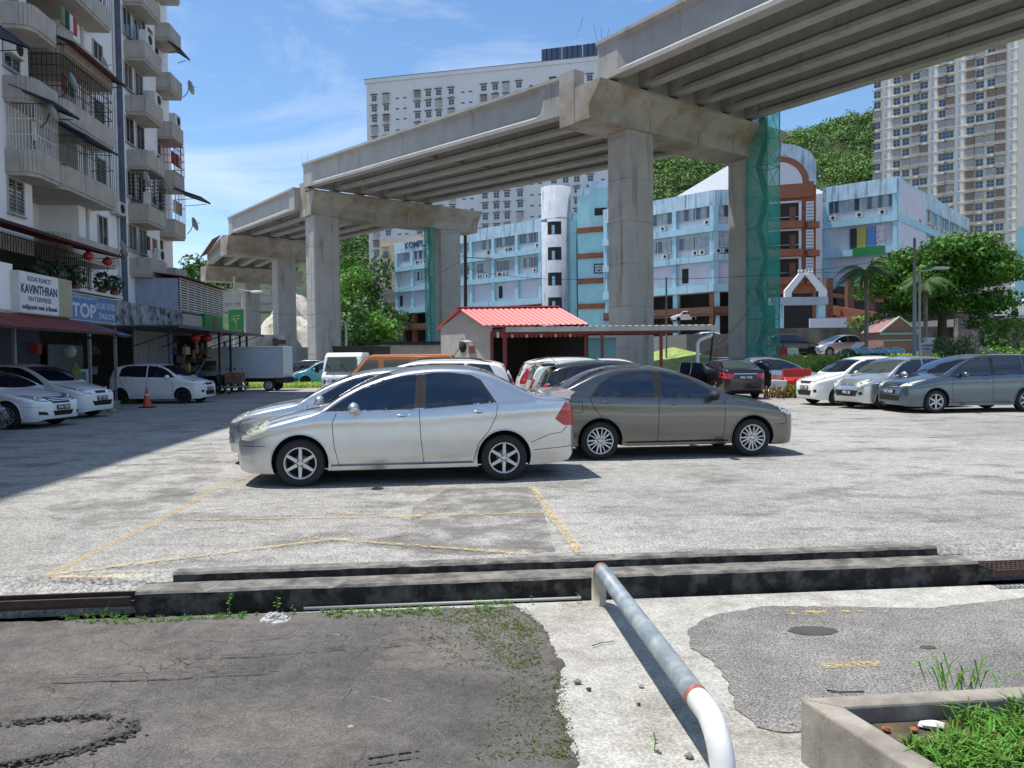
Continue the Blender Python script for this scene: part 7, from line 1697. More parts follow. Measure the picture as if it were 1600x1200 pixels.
bush('low bush right of the blue canopy', 1405, 556, 38.5, .6, [(rr.uniform(-.7, .7), rr.uniform(-.4, .4), rr.uniform(.2, .8), .4, .4, .35) for _ in range(7)], 60, .08, M_L1, 9)
bush('light green bush by the retaining wall, right', 1565, 540, 50, 1.3, [(rr.uniform(-1.2, 1.2), 0, rr.uniform(.6, 2.4), .5, .5, .45) for _ in range(9)], 40, .11, M_L1, 10)
bush('low hedge along the foot of the retaining wall', 1590, 552, 44, 1.0, [(rr.uniform(-3.2, 2.5), rr.uniform(-.5, .5), rr.uniform(.1, .7), .6, .6, .4) for _ in range(16)], 30, .10, M_L1, 11)
g = Y(1545, 560, 46); bush('dark clump of shrubs under the big tree', 1535, 556, 47, 1.2, [(rr.uniform(-2, 2), 0, rr.uniform(.2, 1.2), .6, .6, .5) for _ in range(9)], 30, .11, M_L2, 12)
# orange heliconias at the kerb
for px, lab in ((1208, 'leafy orange-tipped plant before the barriers, left'), (1228, 'leafy orange-tipped plant before the barriers, middle'), (1243, 'yellow-green plant before the barriers, right')):
    g = Y(px, 617, 28.6); r_ = np.random.default_rng(px); pts = [(g.x + r_.uniform(-.2, .2), 28.6, 0) for _ in range(9)]; single('kerb_plant', (lambda mb: (mb.add([tuple(v) for v in tufts(pts, .5, 4, .04, M_WEED, px, 'h')], [(4 * i, 4 * i + 1, 4 * i + 2, 4 * i + 3) for i in range(len(tufts(pts, .5, 4, .04, M_WEED, px, 'h')) // 4)], M_WEED if px == 1243 else mat('orange_leaf', (.32, .20, .07), .6, island=.4)), mb)[1])(MB()), lab, 'plant', 'plants at the kerb')
# valley trees behind the piers
spots = [(540, 132, 12, 5.0), (556, 118, 9, 4.2), (575, 128, 13, 5.2), (598, 120, 8.5, 4.2), (530, 112, 7, 3.6), (612, 126, 9, 3.6), (548, 145, 20, 6), (590, 148, 17, 6), (570, 160, 27, 7), (535, 160, 26, 7), (318, 175, 25, 7), (600, 140, 12, 4.5), (312, 168, 20, 6)]
descr = ['dense green tree behind the second pier, left of the stained column foot', 'bright round tree between the second and the netted column', 'tall dark tree before the cream block', 'low bright tree at the foot of the cream block', 'small dense tree right beside the stained column', 'low tree touching the left end of the shopping complex', 'high hillside tree seen just under the girders, left', 'high hillside tree in front of the white tower foot', 'topmost hillside tree left of the white tower', 'topmost hillside tree right behind the stained column', 'tree top above the louvred room at the far end of the flats', 'mid-height tree left of the complex corner', 'lower tree top behind the louvred room']
for i, ((px, y0, h, r), lab) in enumerate(zip(spots, descr)):
    g = Y(px, 560, y0); rr = random.Random(i); n = 9
    bl = [(rr.uniform(-.55, .55) * r, rr.uniform(-.4, .4) * r, h * rr.uniform(.35, .95), r * .42, r * .42, r * .36) for _ in range(n)]
    tree('valley_tree', lab, (g.x, y0, 0), h * .5, .25, bl, 2.6, .42, M_L2 if i % 3 else M_L1, 'trees in the valley behind the piers', i + 40, 'tree', .4, .6)
# ------------------------------------------------------------ red-roofed garage with its lean-to
M_HUT = mat('rough_white_wall', (.50, .47, .44), .9, var=.12, vs=2, bump=.5, bs=20, streak=(.22, .2, .18, .62, .15), ss=1)
M_RRF = mat('salmon_roof_sheet', (.56, .12, .115), .45, var=.08, vs=1); M_REDP = mat('dark_red_post', (.16, .02, .02), .5); M_GSH = mat('grey_sheet', (.42, .41, .38), .6, var=.2, vs=1.5)
hut = thing('garage', 'small garage with salmon sheet roof, white gable wall and dark open front', 'garage', (2, 37, 0), world=True)
y0 = 36.0; c = Y(765, 560, y0); cx_ = c.x; D = Vector((-2.6, 3.6, 0)); W = 4.5; ze = 3.15; zr = 4.05
A_ = Vector((cx_, y0, 0)); B2 = A_ + D; Cx = A_ + Vector((W, 0, 0)); Dx = B2 + Vector((W, 0, 0)); mid = (A_ + B2) / 2
part('gable_wall', MB().ext([A_, A_ + Vector((0, 0, ze)), mid + Vector((0, 0, zr - .08)), B2 + Vector((0, 0, ze)), B2], (.15, .02, 0), M_HUT), hut, recalc=True)
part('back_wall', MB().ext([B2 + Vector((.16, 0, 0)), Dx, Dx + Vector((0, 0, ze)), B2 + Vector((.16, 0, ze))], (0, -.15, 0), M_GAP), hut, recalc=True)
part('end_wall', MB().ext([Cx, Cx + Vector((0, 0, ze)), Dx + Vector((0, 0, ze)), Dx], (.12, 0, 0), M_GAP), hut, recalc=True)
ov = Vector((-.35, 0, 0)); mb = MB()
rdg0 = mid + Vector((-.3, 0, zr)); rdg1 = mid + Vector((W + .1, 0, zr))
corrug(mb, rdg0, rdg1, (A_ + Vector((-.3, -.35, ze - .05))) - rdg0, M_RRF, .26, .022); corrug(mb, rdg1, rdg0, (B2 + Vector((W + .1, .3, ze - .05))) - rdg1, M_RRF, .26, .022); part('roof', mb, hut)
part('ridge_cap', MB().bar(rdg0 + Vector((-.05, 0, .03)), rdg1 + Vector((.1, 0, .03)), .35, .05, M_RRF), hut)
part('fascia', MB().bar(A_ + Vector((.2, -.05, 2.75)), Cx + Vector((0, -.05, 2.75)), .08, .38, M_REDP), hut)
M_TOOL = mat('red_boxes', (.35, .05, .04), .6, var=.5, vs=3)
for i in range(18): part('hanging_box', MB().box(A_ + Vector((.4 + i * .225, -.08, 2.66)), (.12, .06, .26), M_TOOL if i % 3 else M_AC), hut)
for x in (.12, .75, W): part('post', MB().box(A_ + Vector((x, -.02, 1.4)), (.14, .12, 2.8), M_REDP), hut)
part('round_vent', MB().lathe([(.001, 0), (.24, 0), (.24, .05)], M_GAP, 18, 'X', (0, 0, 0)), hut) if False else None
q = A_ + D * .52 + Vector((-.02, 0, 2.2)); nrm = Vector((D.y, -D.x, 0)).normalized(); nrm = -nrm if nrm.x > 0 else nrm
M_ = frame(q + nrm * .03, D.normalized(), (0, 0, 1)); mb = MB(M_); mb.lathe([(.001, 0), (.30, 0), (.30, .03), (.34, .03)], M_GAP, 18); part('round_vent', mb, hut)
q = A_ + D * .28 + Vector((0, 0, 2.35)); part('window_hood', MB().bar(q + nrm * .3, q + nrm * .3 + D * .12 + Vector((0, 0, .1)), .45, .04, M_GSH), hut); part('window', MB().bar(q + nrm * .03 + Vector((0, 0, -.35)), q + nrm * .03 + D * .12 + Vector((0, 0, -.35)), .05, .35, mat('brick_fill', (.30, .16, .12), .9)), hut)
ln = thing('lean_to_canopy', 'long grey flat canopy on dark red posts joined to the garage', 'canopy', (6, 36, 0), world=True)
a_ = Y(790, 513, 35.2); b_ = Y(1119, 506, 35.2); mb = MB(); corrug(mb, (a_.x, 35.0, a_.z + .05), (b_.x, 35.0, a_.z + .05), (0, 3.4, .12), M_GSH, .3, .02); part('roof', mb, ln)
part('gutter', MB().box(((a_.x + b_.x) / 2, 34.95, a_.z - .07), (b_.x - a_.x, .12, .22), M_GSH), ln)
for px in (788, 941, 1033): g = Y(px, 560, 35.1); part('post', MB().box((g.x, 35.1, a_.z / 2), (.13, .13, a_.z), M_REDP), ln)
for y_ in (35.1, 36.6, 38.2): part('beam', MB().box(((a_.x + b_.x) / 2 - .8, y_, a_.z - .22), (b_.x - a_.x - 2, .08, .14), M_REDP), ln)
g = Y(1113, 510, 35.0); g2 = Y(1090, 560, 35.0); part('downpipe', MB().tube([(g.x, 35.0, a_.z - .1), (g.x - .05, 35, a_.z - .42), (g2.x + .1, 35.0, a_.z - .62), (g2.x, 35, a_.z - .8), (g2.x, 35.0, 0)], .085, mat('pale_pipe', (.55, .57, .58), .5), 8), ln)
# sheds left of it
sh = thing('corrugated_shed', 'low shed of grey corrugated sheet with a dark roof edge left of the garage', 'shed', (-6, 46, 0), world=True)
a_ = Y(630, 535, 45); b_ = Y(707, 535, 45); mb = MB()
V = []; n_ = 60
for i in range(n_ + 1): x = a_.x + (b_.x + .6 - a_.x) * i / n_; V += [(x, 45 + .04 * (i % 2), 0), (x, 45 + .04 * (i % 2), 2.35)]
mb.add(V, [(2 * i, 2 * i + 2, 2 * i + 3, 2 * i + 1) for i in range(n_)], M_GSH); part('wall', mb, sh); part('roof', MB().box(((a_.x + b_.x) / 2 - .4, 46.5, 2.5), (b_.x - a_.x + 2.2, 3.6, .16), M_GAP), sh)
g = Y(612, 545, 46); part('green_panel', MB().box((g.x + .3, 46, 1.2), (.9, .1, 1.3), mat('green_panel', (.03, .15, .05), .6)), sh); part('post', MB().box((g.x + .8, 45.5, 1.2), (.1, .1, 2.4), M_AC), sh)
bx_ = thing('kiosk', 'small pale blue kiosk with a yellow panel under the lean-to', 'kiosk', (5, 42, 0), world=True); g = Y(935, 560, 42)
part('wall', MB().box((g.x, 42.5, 1.3), (1.9, 1.5, 2.6), mat('kiosk_blue', (.14, .33, .38), .7)), bx_); part('yellow_panel', MB().box((g.x + .2, 41.7, .9), (1.0, .06, .9), mat('kiosk_yellow', (.45, .36, .08), .6)), bx_); part('roof', MB().box((g.x, 42.4, 2.68), (2.3, 1.9, .14), M_GSH), bx_)
# ------------------------------------------------------------ guard house, blue canopy, notice
gh = thing('guard_house', 'small pink guard house with a white-edged gable', 'guard house', (25, 52, 1.4), world=True)
a_ = Y(1377, 530, 50); b_ = Y(1432, 530, 50); xm = (a_.x + b_.x) / 2; M_PNK = mat('pink_render', (.30, .17, .17), .85, var=.12); za, zb2 = 3.0, 3.95
part('wall', MB().box((xm, 51.5, 1.94), (b_.x - a_.x - .3, 2.96, 2.1), M_PNK), gh); part('gable', MB().ext([(a_.x, 50, za), (b_.x, 50, za), (xm, 50, zb2)], (0, 3, 0), M_PNK), gh, recalc=True)
for e in (-1, 1): part('verge', MB().bar((xm - e * .02, 49.95, zb2 + .03), (xm + e * (b_.x - a_.x) / 2 + e * .12, 49.95, za - .02), .12, .09, M_WH2), gh)
part('cornice', MB().box((xm, 49.95, za - .12), (b_.x - a_.x + .1, .2, .14), M_MW), gh); part('cornice', MB().box((xm, 49.95, za - .55), (b_.x - a_.x - .2, .15, .1), M_MW), gh)
bc = thing('carport', 'blue polycarbonate barrel canopy on thin posts', 'canopy', (22, 38, .5), world=True)
a_ = Y(1338, 549, 38); b_ = Y(1414, 549, 38); M_POL = mat('blue_polycarbonate', (.14, .36, .52), .25, alpha=.8, var=.15, vs=2)
mb = MB(); V = []
for i in range(9):
    a = math.pi * i / 8; V += [(a_.x, 38 + .9 - .9 * math.cos(a), 1.62 + .0 + .26 * math.sin(a)), (b_.x, 38 + .9 - .9 * math.cos(a), 1.62 + .26 * math.sin(a))]
mb.add(V, [(2 * i, 2 * i + 1, 2 * i + 3, 2 * i + 2) for i in range(8)], M_POL, True); part('sheet', mb, bc)
for k in range(4):
    x = a_.x + (b_.x - a_.x) * k / 3; part('rib', MB().tube([(x, 38 + .9 - .9 * math.cos(math.pi * i / 8), 1.64 + .27 * math.sin(math.pi * i / 8)) for i in range(9)], .025, M_WH2, 5), bc); part('post', MB().box((x, 38.9, 1.0), (.06, .06, 1.4), M_STEEL), bc)
nb = thing('notice_board', 'white notice board with blue words on a white gate post', 'notice board', (21, 39, .5), world=True)
g0 = Y(1438, 536, 39); g1 = Y(1457, 549, 39); part('panel', MB().box(((g0.x + g1.x) / 2, 39, (g0.z + g1.z) / 2), (g1.x - g0.x, .04, g0.z - g1.z), M_SGW), nb)
for i, t in enumerate(('RUANG KENDERAAN', 'SAHAJA')): part('lettering', text_mesh(t, .13, M_NAVY, frame(((g0.x + g1.x) / 2, 38.975, g0.z - .13 - .17 * i), (1, 0, 0), (0, 0, 1)), .002, .002, .5 if i == 0 else .34), nb)
g = Y(1451, 560, 39.3); part('gate_post', MB().box((g.x, 39.3, 1.35), (.32, .3, 1.9), M_WH2), nb); part('cap', MB().box((g.x, 39.3, 2.34), (.42, .4, .1), M_WH2), nb); part('leg', MB().box((g.x - .25, 39.02, .9), (.05, .05, 1.0), M_STEEL), nb)
yb = Y(1541, 486, 55); single('yellow_sign', MB().box(yb, (.45, .05, .5), mat('yellow_board', (.50, .48, .08), .6)).tube([(yb.x, 55.05, yb.z), (yb.x, 55.05, 1.4)], .03, M_STEEL, 6), 'small yellow sign under the big tree', 'sign')
rl = thing('handrail', 'slanting white handrails beside the round bush', 'handrail', (24, 38, .5), world=True)
for d_ in (0, .35):
    a_ = Y(1512, 540, 38); b_ = Y(1555, 553, 36); part('rail', MB().tube([(a_.x + d_, 38, a_.z), (b_.x + d_, 36, b_.z)], .03, M_WH2, 6), rl)
part('post', MB().tube([(a_.x + .3, 37.8, .5), (a_.x + .3, 37.8, a_.z - .1)], .025, M_WH2, 6), rl)
sl = Y(1325, 545, 42); single('slab', MB().bar((sl.x - .5, 42, 1.2), (sl.x + .9, 42.5, 2.2), .6, .08, M_WH2), 'pale slanting slab among the bushes of the slope', 'slab')
# poles and lamps
M_POLE = mat('galvanised_pole', (.20, .23, .24), .5, metal=.4, var=.15); M_DP = mat('dark_pole', (.035, .03, .03), .8)
def lamp(label, px, ytop, ybase, y0, z0, r0, r1, arm=None, m=M_POLE, name='lamp_pole', lean=0):
    t = Y(px, ytop, y0); b = Y(px, ybase, y0); rt = thing(name, label, 'lamp pole' if arm else 'pole', (b.x + lean, y0, z0), 0, None, world=True)
    part('shaft', MB().tube([(b.x + lean, y0, z0), (t.x, y0, t.z)], [r0, r1], m, 10), rt)
    if arm:
        p0 = Y(arm[0], arm[1], y0); p1 = Y(arm[2], arm[3], y0); part('arm', MB().tube([(t.x, y0, p0.z), (p1.x, y0, p1.z)], .035, m, 6), rt)
        d = (Vector(p1) - Vector(p0)).normalized(); part('lantern', MB().ball(Vector(p1), .22, M_AC, 10, (2.0, .7, .4)), rt)
    return rt
lamp('tall tapering grey pole right of the mall, base behind the white cars', 1429, 372, 557, 36, .2, .11, .06, m=M_POLE)
lamp('slim lamp pole with a short arm beside the tall grey pole', 1437, 428, 557, 36.6, .2, .06, .05, (1440, 424, 1470, 419), mat('pale_pole', (.42, .42, .40), .6))
lamp('dark utility pole in front of the shopping complex, left of the centre', 727, 368, 535, 60, 0, .16, .12, (731, 402, 762, 404), M_DP)
lamp('thin grey pole beside the right foot of the nearest pier column', 1041, 433, 565, 58, 0, .09, .06)
lamp('short pale pole before the valley trees', 541, 503, 560, 70, 0, .12, .12, m=mat('pale_pole', (.42, .42, .40), .6), name='short_pole')
lamp('lamp pole with a long arm at the end of the shops', 366, 432, 575, 50, 0, .08, .06, (366, 452, 401, 456), mat('pale_pole', (.42, .42, .40), .6))
lamp('leaning dark post by the netted column', 1117, 493, 572, 44, 0, .06, .05, m=M_DP, name='leaning_post', lean=-.4)
gs = thing('hanging_banner', 'green banner with a pale wiry emblem on the pole at the end of the shops', 'banner', (-18, 49.7, 3), world=True)
a_ = Y(357, 484, 49.8); b_ = Y(380, 520, 49.8); cx2 = (a_.x + b_.x) / 2; cz2 = (a_.z + b_.z) / 2; part('panel', MB().box((cx2, 49.8, cz2), (b_.x - a_.x, .08, a_.z - b_.z), M_SGG), gs); part('frame', MB().box((cx2, 49.86, cz2), (b_.x - a_.x + .08, .04, a_.z - b_.z + .08), mat('frame_pale_green', (.25, .42, .25), .6)), gs)
M_EMB = mat('emblem_pale', (.45, .55, .20), .6); E = []
for pts in ([(-.28, .22), (-.05, .30), (.28, .32)], [(-.25, .05), (0, .16), (.26, .12)], [(-.1, .3), (0, 0), (.1, -.25), (0, -.42)], [(.22, .3), (.1, .05), (-.02, -.1)], [(-.2, .2), (-.08, .02), (.0, -.05)]):
    part('emblem', MB().tube([(cx2 + a * 1.1, 49.74, cz2 + b * 1.15) for a, b in pts], .02, M_EMB, 5), gs)
part('lettering', text_mesh('· · · · ·', .2, M_EMB, frame((cx2, 49.74, cz2 - .62), (1, 0, 0), (0, 0, 1)), .003, .01, .7), gs)
# traffic lights behind the lorry
tl_ = thing('traffic_light', 'black traffic light heads showing above the box lorry', 'traffic light', (-17, 56, 0), world=True); g = Y(428, 545, 56)
part('pole', MB().tube([(g.x, 56, 0), (g.x, 56, g.z + .4)], .06, M_DP, 8), tl_)
for dz in (-.1, .38): part('hood', MB().box((g.x + .45, 56, g.z + .1 + dz), (.75, .35, .34), M_DP), tl_)
part('head', MB().box((g.x + .1, 56, g.z + .25), (.28, .3, 1.0), M_DP), tl_)
# overhead wires
M_WIRE = mat('wire', (.02, .02, .02), .7)
def wire(label, a, b, sag=.4, r=.014):
    a = Vector(Y(*a)); b = Vector(Y(*b)); n = 16; single('overhead_wire', MB().tube([a.lerp(b, i / n) - Vector((0, 0, sag * 4 * (i / n) * (1 - i / n))) for i in range(n + 1)], r, M_WIRE, 4), label, 'wire', 'overhead wires')
wire('wire from the utility pole down to the left past the netted column', (727, 402, 60), (600, 462, 75)); wire('wire crossing the picture at column mid height, left part', (727, 420, 60), (952, 434, 58)); wire('wire from the big tree across the entrance porch to the column', (1590, 360, 50), (1020, 436, 46), .8)
wire('wire across the lower right wing', (1600, 392, 52), (1213, 425, 54), .5); wire('long wire between the flats and the third pier', (395, 486, 60), (530, 487, 72), .3); wire('slack stay rope at the netted column', (1180, 470, 47), (1120, 540, 46), .2)
# ------------------------------------------------------------ barriers
M_BR = mat('barrier_red', (.45, .02, .02), .5, var=.1); M_BW = mat('barrier_white', (.68, .67, .65), .5, var=.1)
def barrier(label, x, y, z, w, m, h=.75, rz=0):
    rt = thing('water_barrier', label, 'barrier', (x, y, z), rz, 'plastic water barriers')
    mb = MB(); mb.ext([(-w / 2, a, b) for a, b in ((-.25, 0), (-.25, .18), (-.10, .32), (-.08, h), (.08, h), (.10, .32), (.25, .18), (.25, 0))], (w, 0, 0), m); part('body', mb, rt, recalc=True, bevel=.02); part('cap', MB().box((0, 0, h + .02), (w * .3, .1, .04), m), rt); return rt
g = Y(1243, 612, 29.5); x0 = g.x
for i, (dx, z, w, m, lab) in enumerate(((-.75, 0, .8, M_BW, 'white barrier left of the low red one before the silver saloon'), (.05, 0, .75, M_BR, 'low red barrier just left of the white hatchback nose'), (.30, .42, 1.1, M_BR, 'upper red barrier standing a step back by the silver saloon'), (1.0, 0, .5, M_BW, 'white barrier touching the white hatchback nose'))): barrier(lab, x0 + dx, 29.5 + (.7 if z else 0), z, w, m, .62)
g = Y(1230, 566, 50.5)
for i, (px, m, lab) in enumerate(((1205, M_BW, 'white barrier on the upper road half behind the green netting'), (1222, M_BR, 'red barrier on the upper road by the black hatchback'), (1240, M_BW, 'white barrier on the upper road right of the red one'))): q = Y(px, 566, 50.5); barrier(lab, q.x, 50.7, 1.42, .74, m, .62)
for px, m, lab in ((1115, M_BW, 'white barrier between the columns of the nearest pier'), (1128, M_BR, 'red barrier between the columns of the nearest pier')): q = Y(px, 566, 47); barrier(lab, q.x, 47, .35, .5, m, .62)
for px, m, lab in ((462, M_BR, 'red barrier far behind the box lorry, left of the light blue car'), (472, M_BW, 'white barrier far behind the box lorry')): q = Y(px, 575, 58); barrier(lab, q.x, 58, 0, .6, m, .62)
single('kerb', MB().box((20, 30.9, .02), (19, .3, .26), M_CON), 'pale low kerb at the far side of the lot before the barriers', 'kerb')
# ------------------------------------------------------------ traffic cone
g = G(230, 637); rt = thing('traffic_cone', 'orange traffic cone with a pale band beside the small white hatchback', 'traffic cone', (g.x, g.y, 0))
M_CN = mat('cone_orange', (.55, .09, .03), .5, var=.1); part('cone', MB().lathe([(.15, .03), (.03, .68), (.028, .70), (.001, .70)], M_CN, 20), rt); part('band', MB().lathe([(.088, .36), (.068, .48)], M_AC, 20), rt); part('base', MB().box((0, 0, .02), (.42, .42, .04), M_RUB), rt)
# ------------------------------------------------------------ box lorry
M_BOX = mat('lorry_box', (.48, .54, .62), .5, var=.05); M_LW = mat('lorry_trim', (.55, .55, .56), .5)
g = G(420, 611); lx, ly = g.x, g.y
lo_ = thing('box_lorry', 'small lorry with a pale blue-grey box body, parked in the shade', 'lorry', (lx - 1.4, ly + .8, 0))
part('box', MB().box((.55, .05, 1.5), (3.25, 1.75, 1.62), M_BOX), lo_, bevel=.03)
for z in (.72, .95, 2.28): part('rail', MB().box((.55, -.84, z), (3.25, .03, .05), M_LW), lo_)
for x in (-1.05, 2.16): part('corner_post', MB().box((x, -.83, 1.5), (.06, .04, 1.62), M_LW), lo_)
part('wind_deflector', MB().ext([(-1.1, -.8, 2.3), (-1.1, -.8, 1.75), (-1.75, -.8, 1.8), (-1.75, -.8, 2.15)], (0, 1.6, 0), M_LW), lo_, recalc=True)
part('cab', MB().ext([(-1.12, -.78, .45), (-1.12, -.78, 1.75), (-1.85, -.78, 1.72), (-2.25, -.78, 1.15), (-2.45, -.78, .95), (-2.5, -.78, .45)], (0, 1.56, 0), M_LW), lo_, recalc=True, bevel=.04)
part('cab_window', MB().ext([(-1.3, -.795, 1.1), (-1.3, -.795, 1.6), (-1.82, -.795, 1.6), (-2.12, -.795, 1.1)], (0, .01, 0), M_GLASS2), lo_, recalc=True); part('windscreen', MB().ext([(-1.9, -.7, 1.69), (-2.26, -.7, 1.18), (-2.28, -.7, 1.19), (-1.92, -.7, 1.70)], (0, 1.4, 0), M_GLASS2), lo_, recalc=True)
part('chassis', MB().box((.3, 0, .55), (4.6, .8, .18), M_DP), lo_); part('mudguard', MB().box((2.0, 0, .55), (.5, 1.6, .3), M_DP), lo_)
ty, rm = wheel_meshes('cap', .29)
for x in (1.4, -1.85):
    for e in (-1, 1):
        hub = thing_part('wheel', lo_, Matrix.Translation((x, e * .72, .29)) @ (Matrix.Rotation(math.pi, 4, 'Z') if e > 0 else Matrix())); link('tyre', ty, hub); link('rim', rm, hub)
# ------------------------------------------------------------ motorcycles
M_MC = mat('motorcycle_black', (.015, .015, .017), .4); M_SEAT = mat('seat_vinyl', (.02, .02, .02), .7)
def scooter(label, x, y, rz, c, first=None):
    rt = thing('motorcycle', label, 'motorcycle', (x, y, 0), rz, 'motorcycles parked at the end of the shops'); m = mat('motorcycle_' + c[0], c[1], .3, coat=.5)
    for wx in (-.6, .62):
        part('wheel', MB().lathe([(.22, -.045), (.28, -.03), (.29, 0), (.28, .03), (.22, .045), (.21, 0), (.22, -.045)], M_TYRE, 22, 'Y', (wx, 0, .29)).lathe([(.21, -.012), (.21, .012)], M_ALU, 20, 'Y', (wx, 0, .29)).bar((wx - .2, 0, .29), (wx + .2, 0, .29), .02, .02, M_ALU).bar((wx, 0, .09), (wx, 0, .49), .02, .02, M_ALU, (1, 0, 0)), rt)
    part('fork', MB().tube([(-.6, .07, .29), (-.42, .07, .85)], .022, M_STEEL, 6).tube([(-.6, -.07, .29), (-.42, -.07, .85)], .022, M_STEEL, 6), rt)
    part('body', MB().ext([(-.45, -.13, .92), (-.52, -.13, .7), (-.3, -.13, .42), (.1, -.13, .36), (.35, -.13, .45), (.82, -.13, .74), (.75, -.13, .80), (.1, -.13, .68), (-.12, -.13, .5), (-.32, -.13, .62)], (0, .26, 0), m), rt, recalc=True, bevel=.03)
    part('engine', MB().box((.0, 0, .34), (.36, .2, .24), M_STEEL), rt); part('seat', MB().ball((.35, 0, .80), .3, M_SEAT, 12, (1.3, .42, .26)), rt)
    part('handlebar', MB().tube([(-.36, -.34, .98), (-.42, -.15, 1.0), (-.42, .15, 1.0), (-.36, .34, .98)], .015, M_STEEL, 6), rt); part('headlight', MB().ball((-.5, 0, .93), .09, M_LAMP, 10, (.8, 1.1, .9)), rt)
    part('front_guard', MB().lathe([(.31, -.05), (.33, 0), (.31, .05)], m, 12, 'Y', (-.6, 0, .29), arc=2.2), rt)
    for e in (-1, 1): part('mirror', MB().tube([(-.40, e * .25, .99), (-.38, e * .32, 1.15)], .007, M_STEEL, 4).ball((-.38, e * .33, 1.18), .06, M_RUB, 8, (.4, 1, .7)), rt)
    part('exhaust', MB().tube([(.1, -.16, .28), (.75, -.18, .36)], [.03, .05], M_CHR, 8), rt); return rt
for px, py, rz, c, lab in ((337, 616, R(168), ('grey', (.05, .05, .055)), 'black motorcycle closest to the white hatchback nose'), (350, 616, R(160), ('black', (.015, .015, .017)), 'second motorcycle of the row at the shops'), (361, 614, R(160), ('blue', (.03, .05, .12)), 'third motorcycle of the row, dark blue'), (372, 613, R(162), ('red', (.12, .02, .02)), 'motorcycle nearest the box lorry'), (342, 606, R(150), ('black', (.015, .015, .017)), 'motorcycle parked behind the row under the canopy')):
    q = G(px, py); scooter(lab, q.x - .5, q.y + .6, rz, c)
# crates carried behind the motorcycles
M_CRT = mat('slatted_wood', (.26, .12, .07), .8, var=.3, vs=6)
for k, (px, py, y0, lab) in enumerate(((361, 596, 33.4, 'brown slatted crate under the lorry window, left one of two'), (374, 596, 33.4, 'brown slatted crate under the lorry window, right one of two'))):
    q = Y(px, py, y0); rt = thing('crate', lab, 'crate', (q.x, y0, q.z - .05), 0, 'slatted crates')
    for i in range(5): part('slat', MB().box((0, -.2, .04 + i * .09), (.38, .02, .06), M_CRT), rt); part('slat', MB().box((0, .2, .04 + i * .09), (.38, .02, .06), M_CRT), rt)
    part('box', MB().box((0, 0, .2), (.34, .36, .38), M_GD[0]), rt)
q = Y(368, 600, 33.5); single('trolley', MB().box((q.x, 33.5, q.z - .12), (1.1, .5, .05), M_STEEL).box((q.x - .4, 33.5, .3), (.05, .05, q.z - .15 + .0), M_STEEL).box((q.x + .4, 33.5, .3), (.05, .05, q.z - .15), M_STEEL), 'low steel trolley carrying the two slatted crates', 'trolley')
single('fallen_leaf_heap', MB().ball((*G(175, 643)[:2], .04), .16, mat('yellow_rind', (.40, .42, .16), .8, var=.3), 10, (1, .7, .35)), 'yellow-green fruit rind on the asphalt behind the white people carrier', 'rubbish')
# ------------------------------------------------------------ white light lorry and orange van behind the silver saloon
def slabcar(rt, prof, w, m, zshift=0):
    part('body', MB().ext([(a, -w / 2, b) for a, b in prof], (0, w, 0), m), rt, recalc=True, bevel=.07)
q = Y(532, 590, 28); kt = thing('light_lorry', 'old white light lorry facing the camera, black canopy behind its cab', 'lorry', (q.x, 28, 0), R(83))
slabcar(kt, [(-.1, .35), (-.12, .95), (.02, 1.12), (.28, 1.72), (.5, 1.85), (1.3, 1.85), (1.35, .35)], 1.42, M_WHT)
part('windscreen', MB().ext([(-.025, -.60, 1.17), (.235, -.55, 1.68), (.235, .55, 1.68), (-.025, .60, 1.17)], (-.02, 0, .01), M_GLASS2), kt, recalc=True)
for e in (-1, 1): part('headlight', MB().lathe([(.001, -.06), (.10, -.03), (.12, .0), (.12, .03)], M_CHR, 16, 'X', (-.14, e * .48, .78)), kt); part('side_mirror', MB().box((.0, e * .88, 1.25), (.06, .14, .24), M_RUB).tube([(.05, e * .7, 1.2), (0, e * .85, 1.25)], .012, M_RUB, 5), kt)
for e in (-.3, .25): part('wiper', MB().tube([(-.07, e, 1.17), (.06, e + .3, 1.42)], .012, M_RUB, 5), kt)
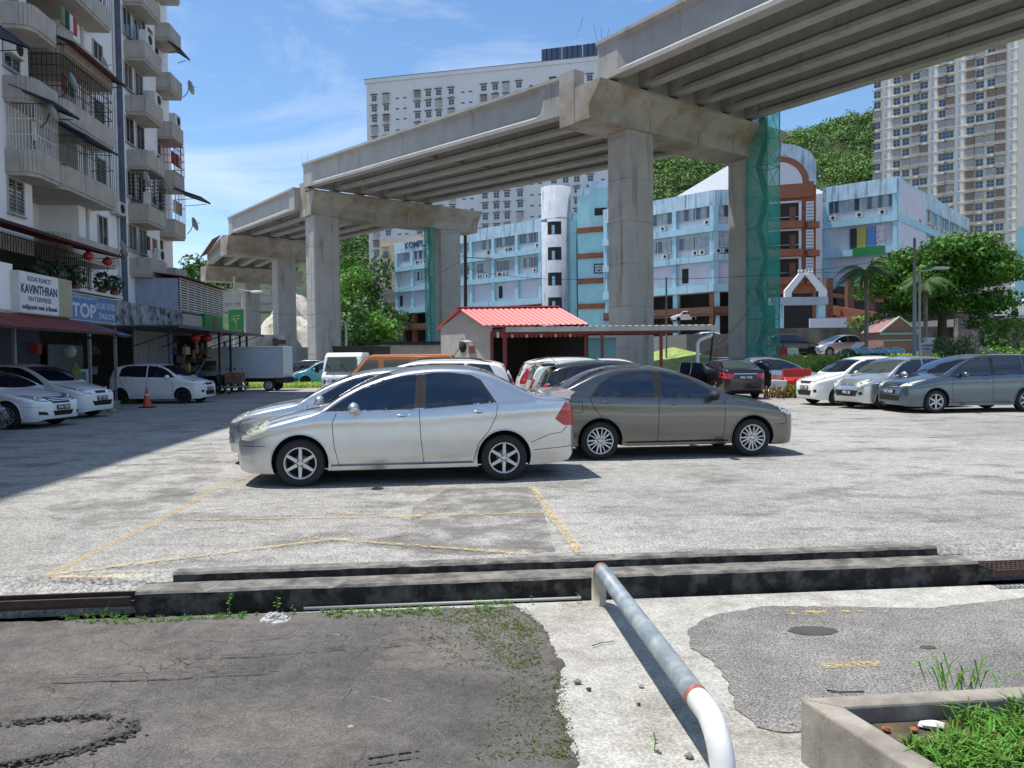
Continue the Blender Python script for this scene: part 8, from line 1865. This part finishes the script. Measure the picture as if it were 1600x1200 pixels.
part('grille', MB().box((-.135, 0, .78), (.02, .55, .14), M_RUB), kt); part('bumper', MB().box((-.2, 0, .42), (.12, 1.45, .16), M_GSH), kt); part('canopy_body', MB().box((2.6, 0, 1.25), (2.3, 1.6, 1.6), M_GAP), kt); part('canopy_rail', MB().box((2.6, 0, 2.08), (2.35, 1.66, .06), M_RUB), kt)
for x in (.4, 3.0):
    for e in (-1, 1): hub = thing_part('wheel', kt, Matrix.Translation((x, e * .62, .28)) @ (Matrix.Rotation(math.pi, 4, 'Z') if e > 0 else Matrix())); link('tyre', ty, hub); link('rim', rm, hub)
q = Y(632, 590, 24.5); vt = thing('orange_van', 'orange van with a long row of side windows behind the silver saloon', 'van', (q.x, 24.5, 0), R(2))
slabcar(vt, [(-1.85, .35), (-1.88, .8), (-1.72, 1.0), (-1.62, 1.08), (-1.12, 1.62), (-.9, 1.74), (1.4, 1.74), (1.6, 1.62), (1.75, 1.0), (1.75, .35)], 1.5, M_ORG)
for e in (-1, 1):
    for a, b in (((-1.42, 1.1), (-.72)), ((-.55, 1.1), (.25)), ((.38, 1.1), (1.4))):
        x0_, x1_ = a[0], b; top0 = -1.08 if x0_ < -1 else x0_
        part('side_window', MB().ext([(x0_, e * .752, 1.1), (top0, e * .752, 1.58), (x1_, e * .752, 1.58), (x1_, e * .752, 1.1)], (0, e * .012, 0), M_GLASS2), vt, recalc=True)
    part('drip_rail', MB().tube([(-1.15, e * .75, 1.66), (1.5, e * .75, 1.66)], .015, M_ORG, 5), vt)
part('windscreen', MB().ext([(-1.60, -.62, 1.12), (-1.15, -.58, 1.60), (-1.15, .58, 1.60), (-1.60, .62, 1.12)], (-.02, 0, .02), M_GLASS2), vt, recalc=True)
part('antenna', MB().tube([(1.55, -.6, 1.6), (1.8, -.6, 1.95)], .01, M_RUB, 4), vt); part('wiper', MB().tube([(1.5, .2, 1.7), (1.72, .3, 1.5)], .02, M_RUB, 4), vt)
for x in (-1.15, 1.2):
    for e in (-1, 1): hub = thing_part('wheel', vt, Matrix.Translation((x, e * .66, .29)) @ (Matrix.Rotation(math.pi, 4, 'Z') if e > 0 else Matrix())); link('tyre', ty, hub); link('rim', rm, hub)
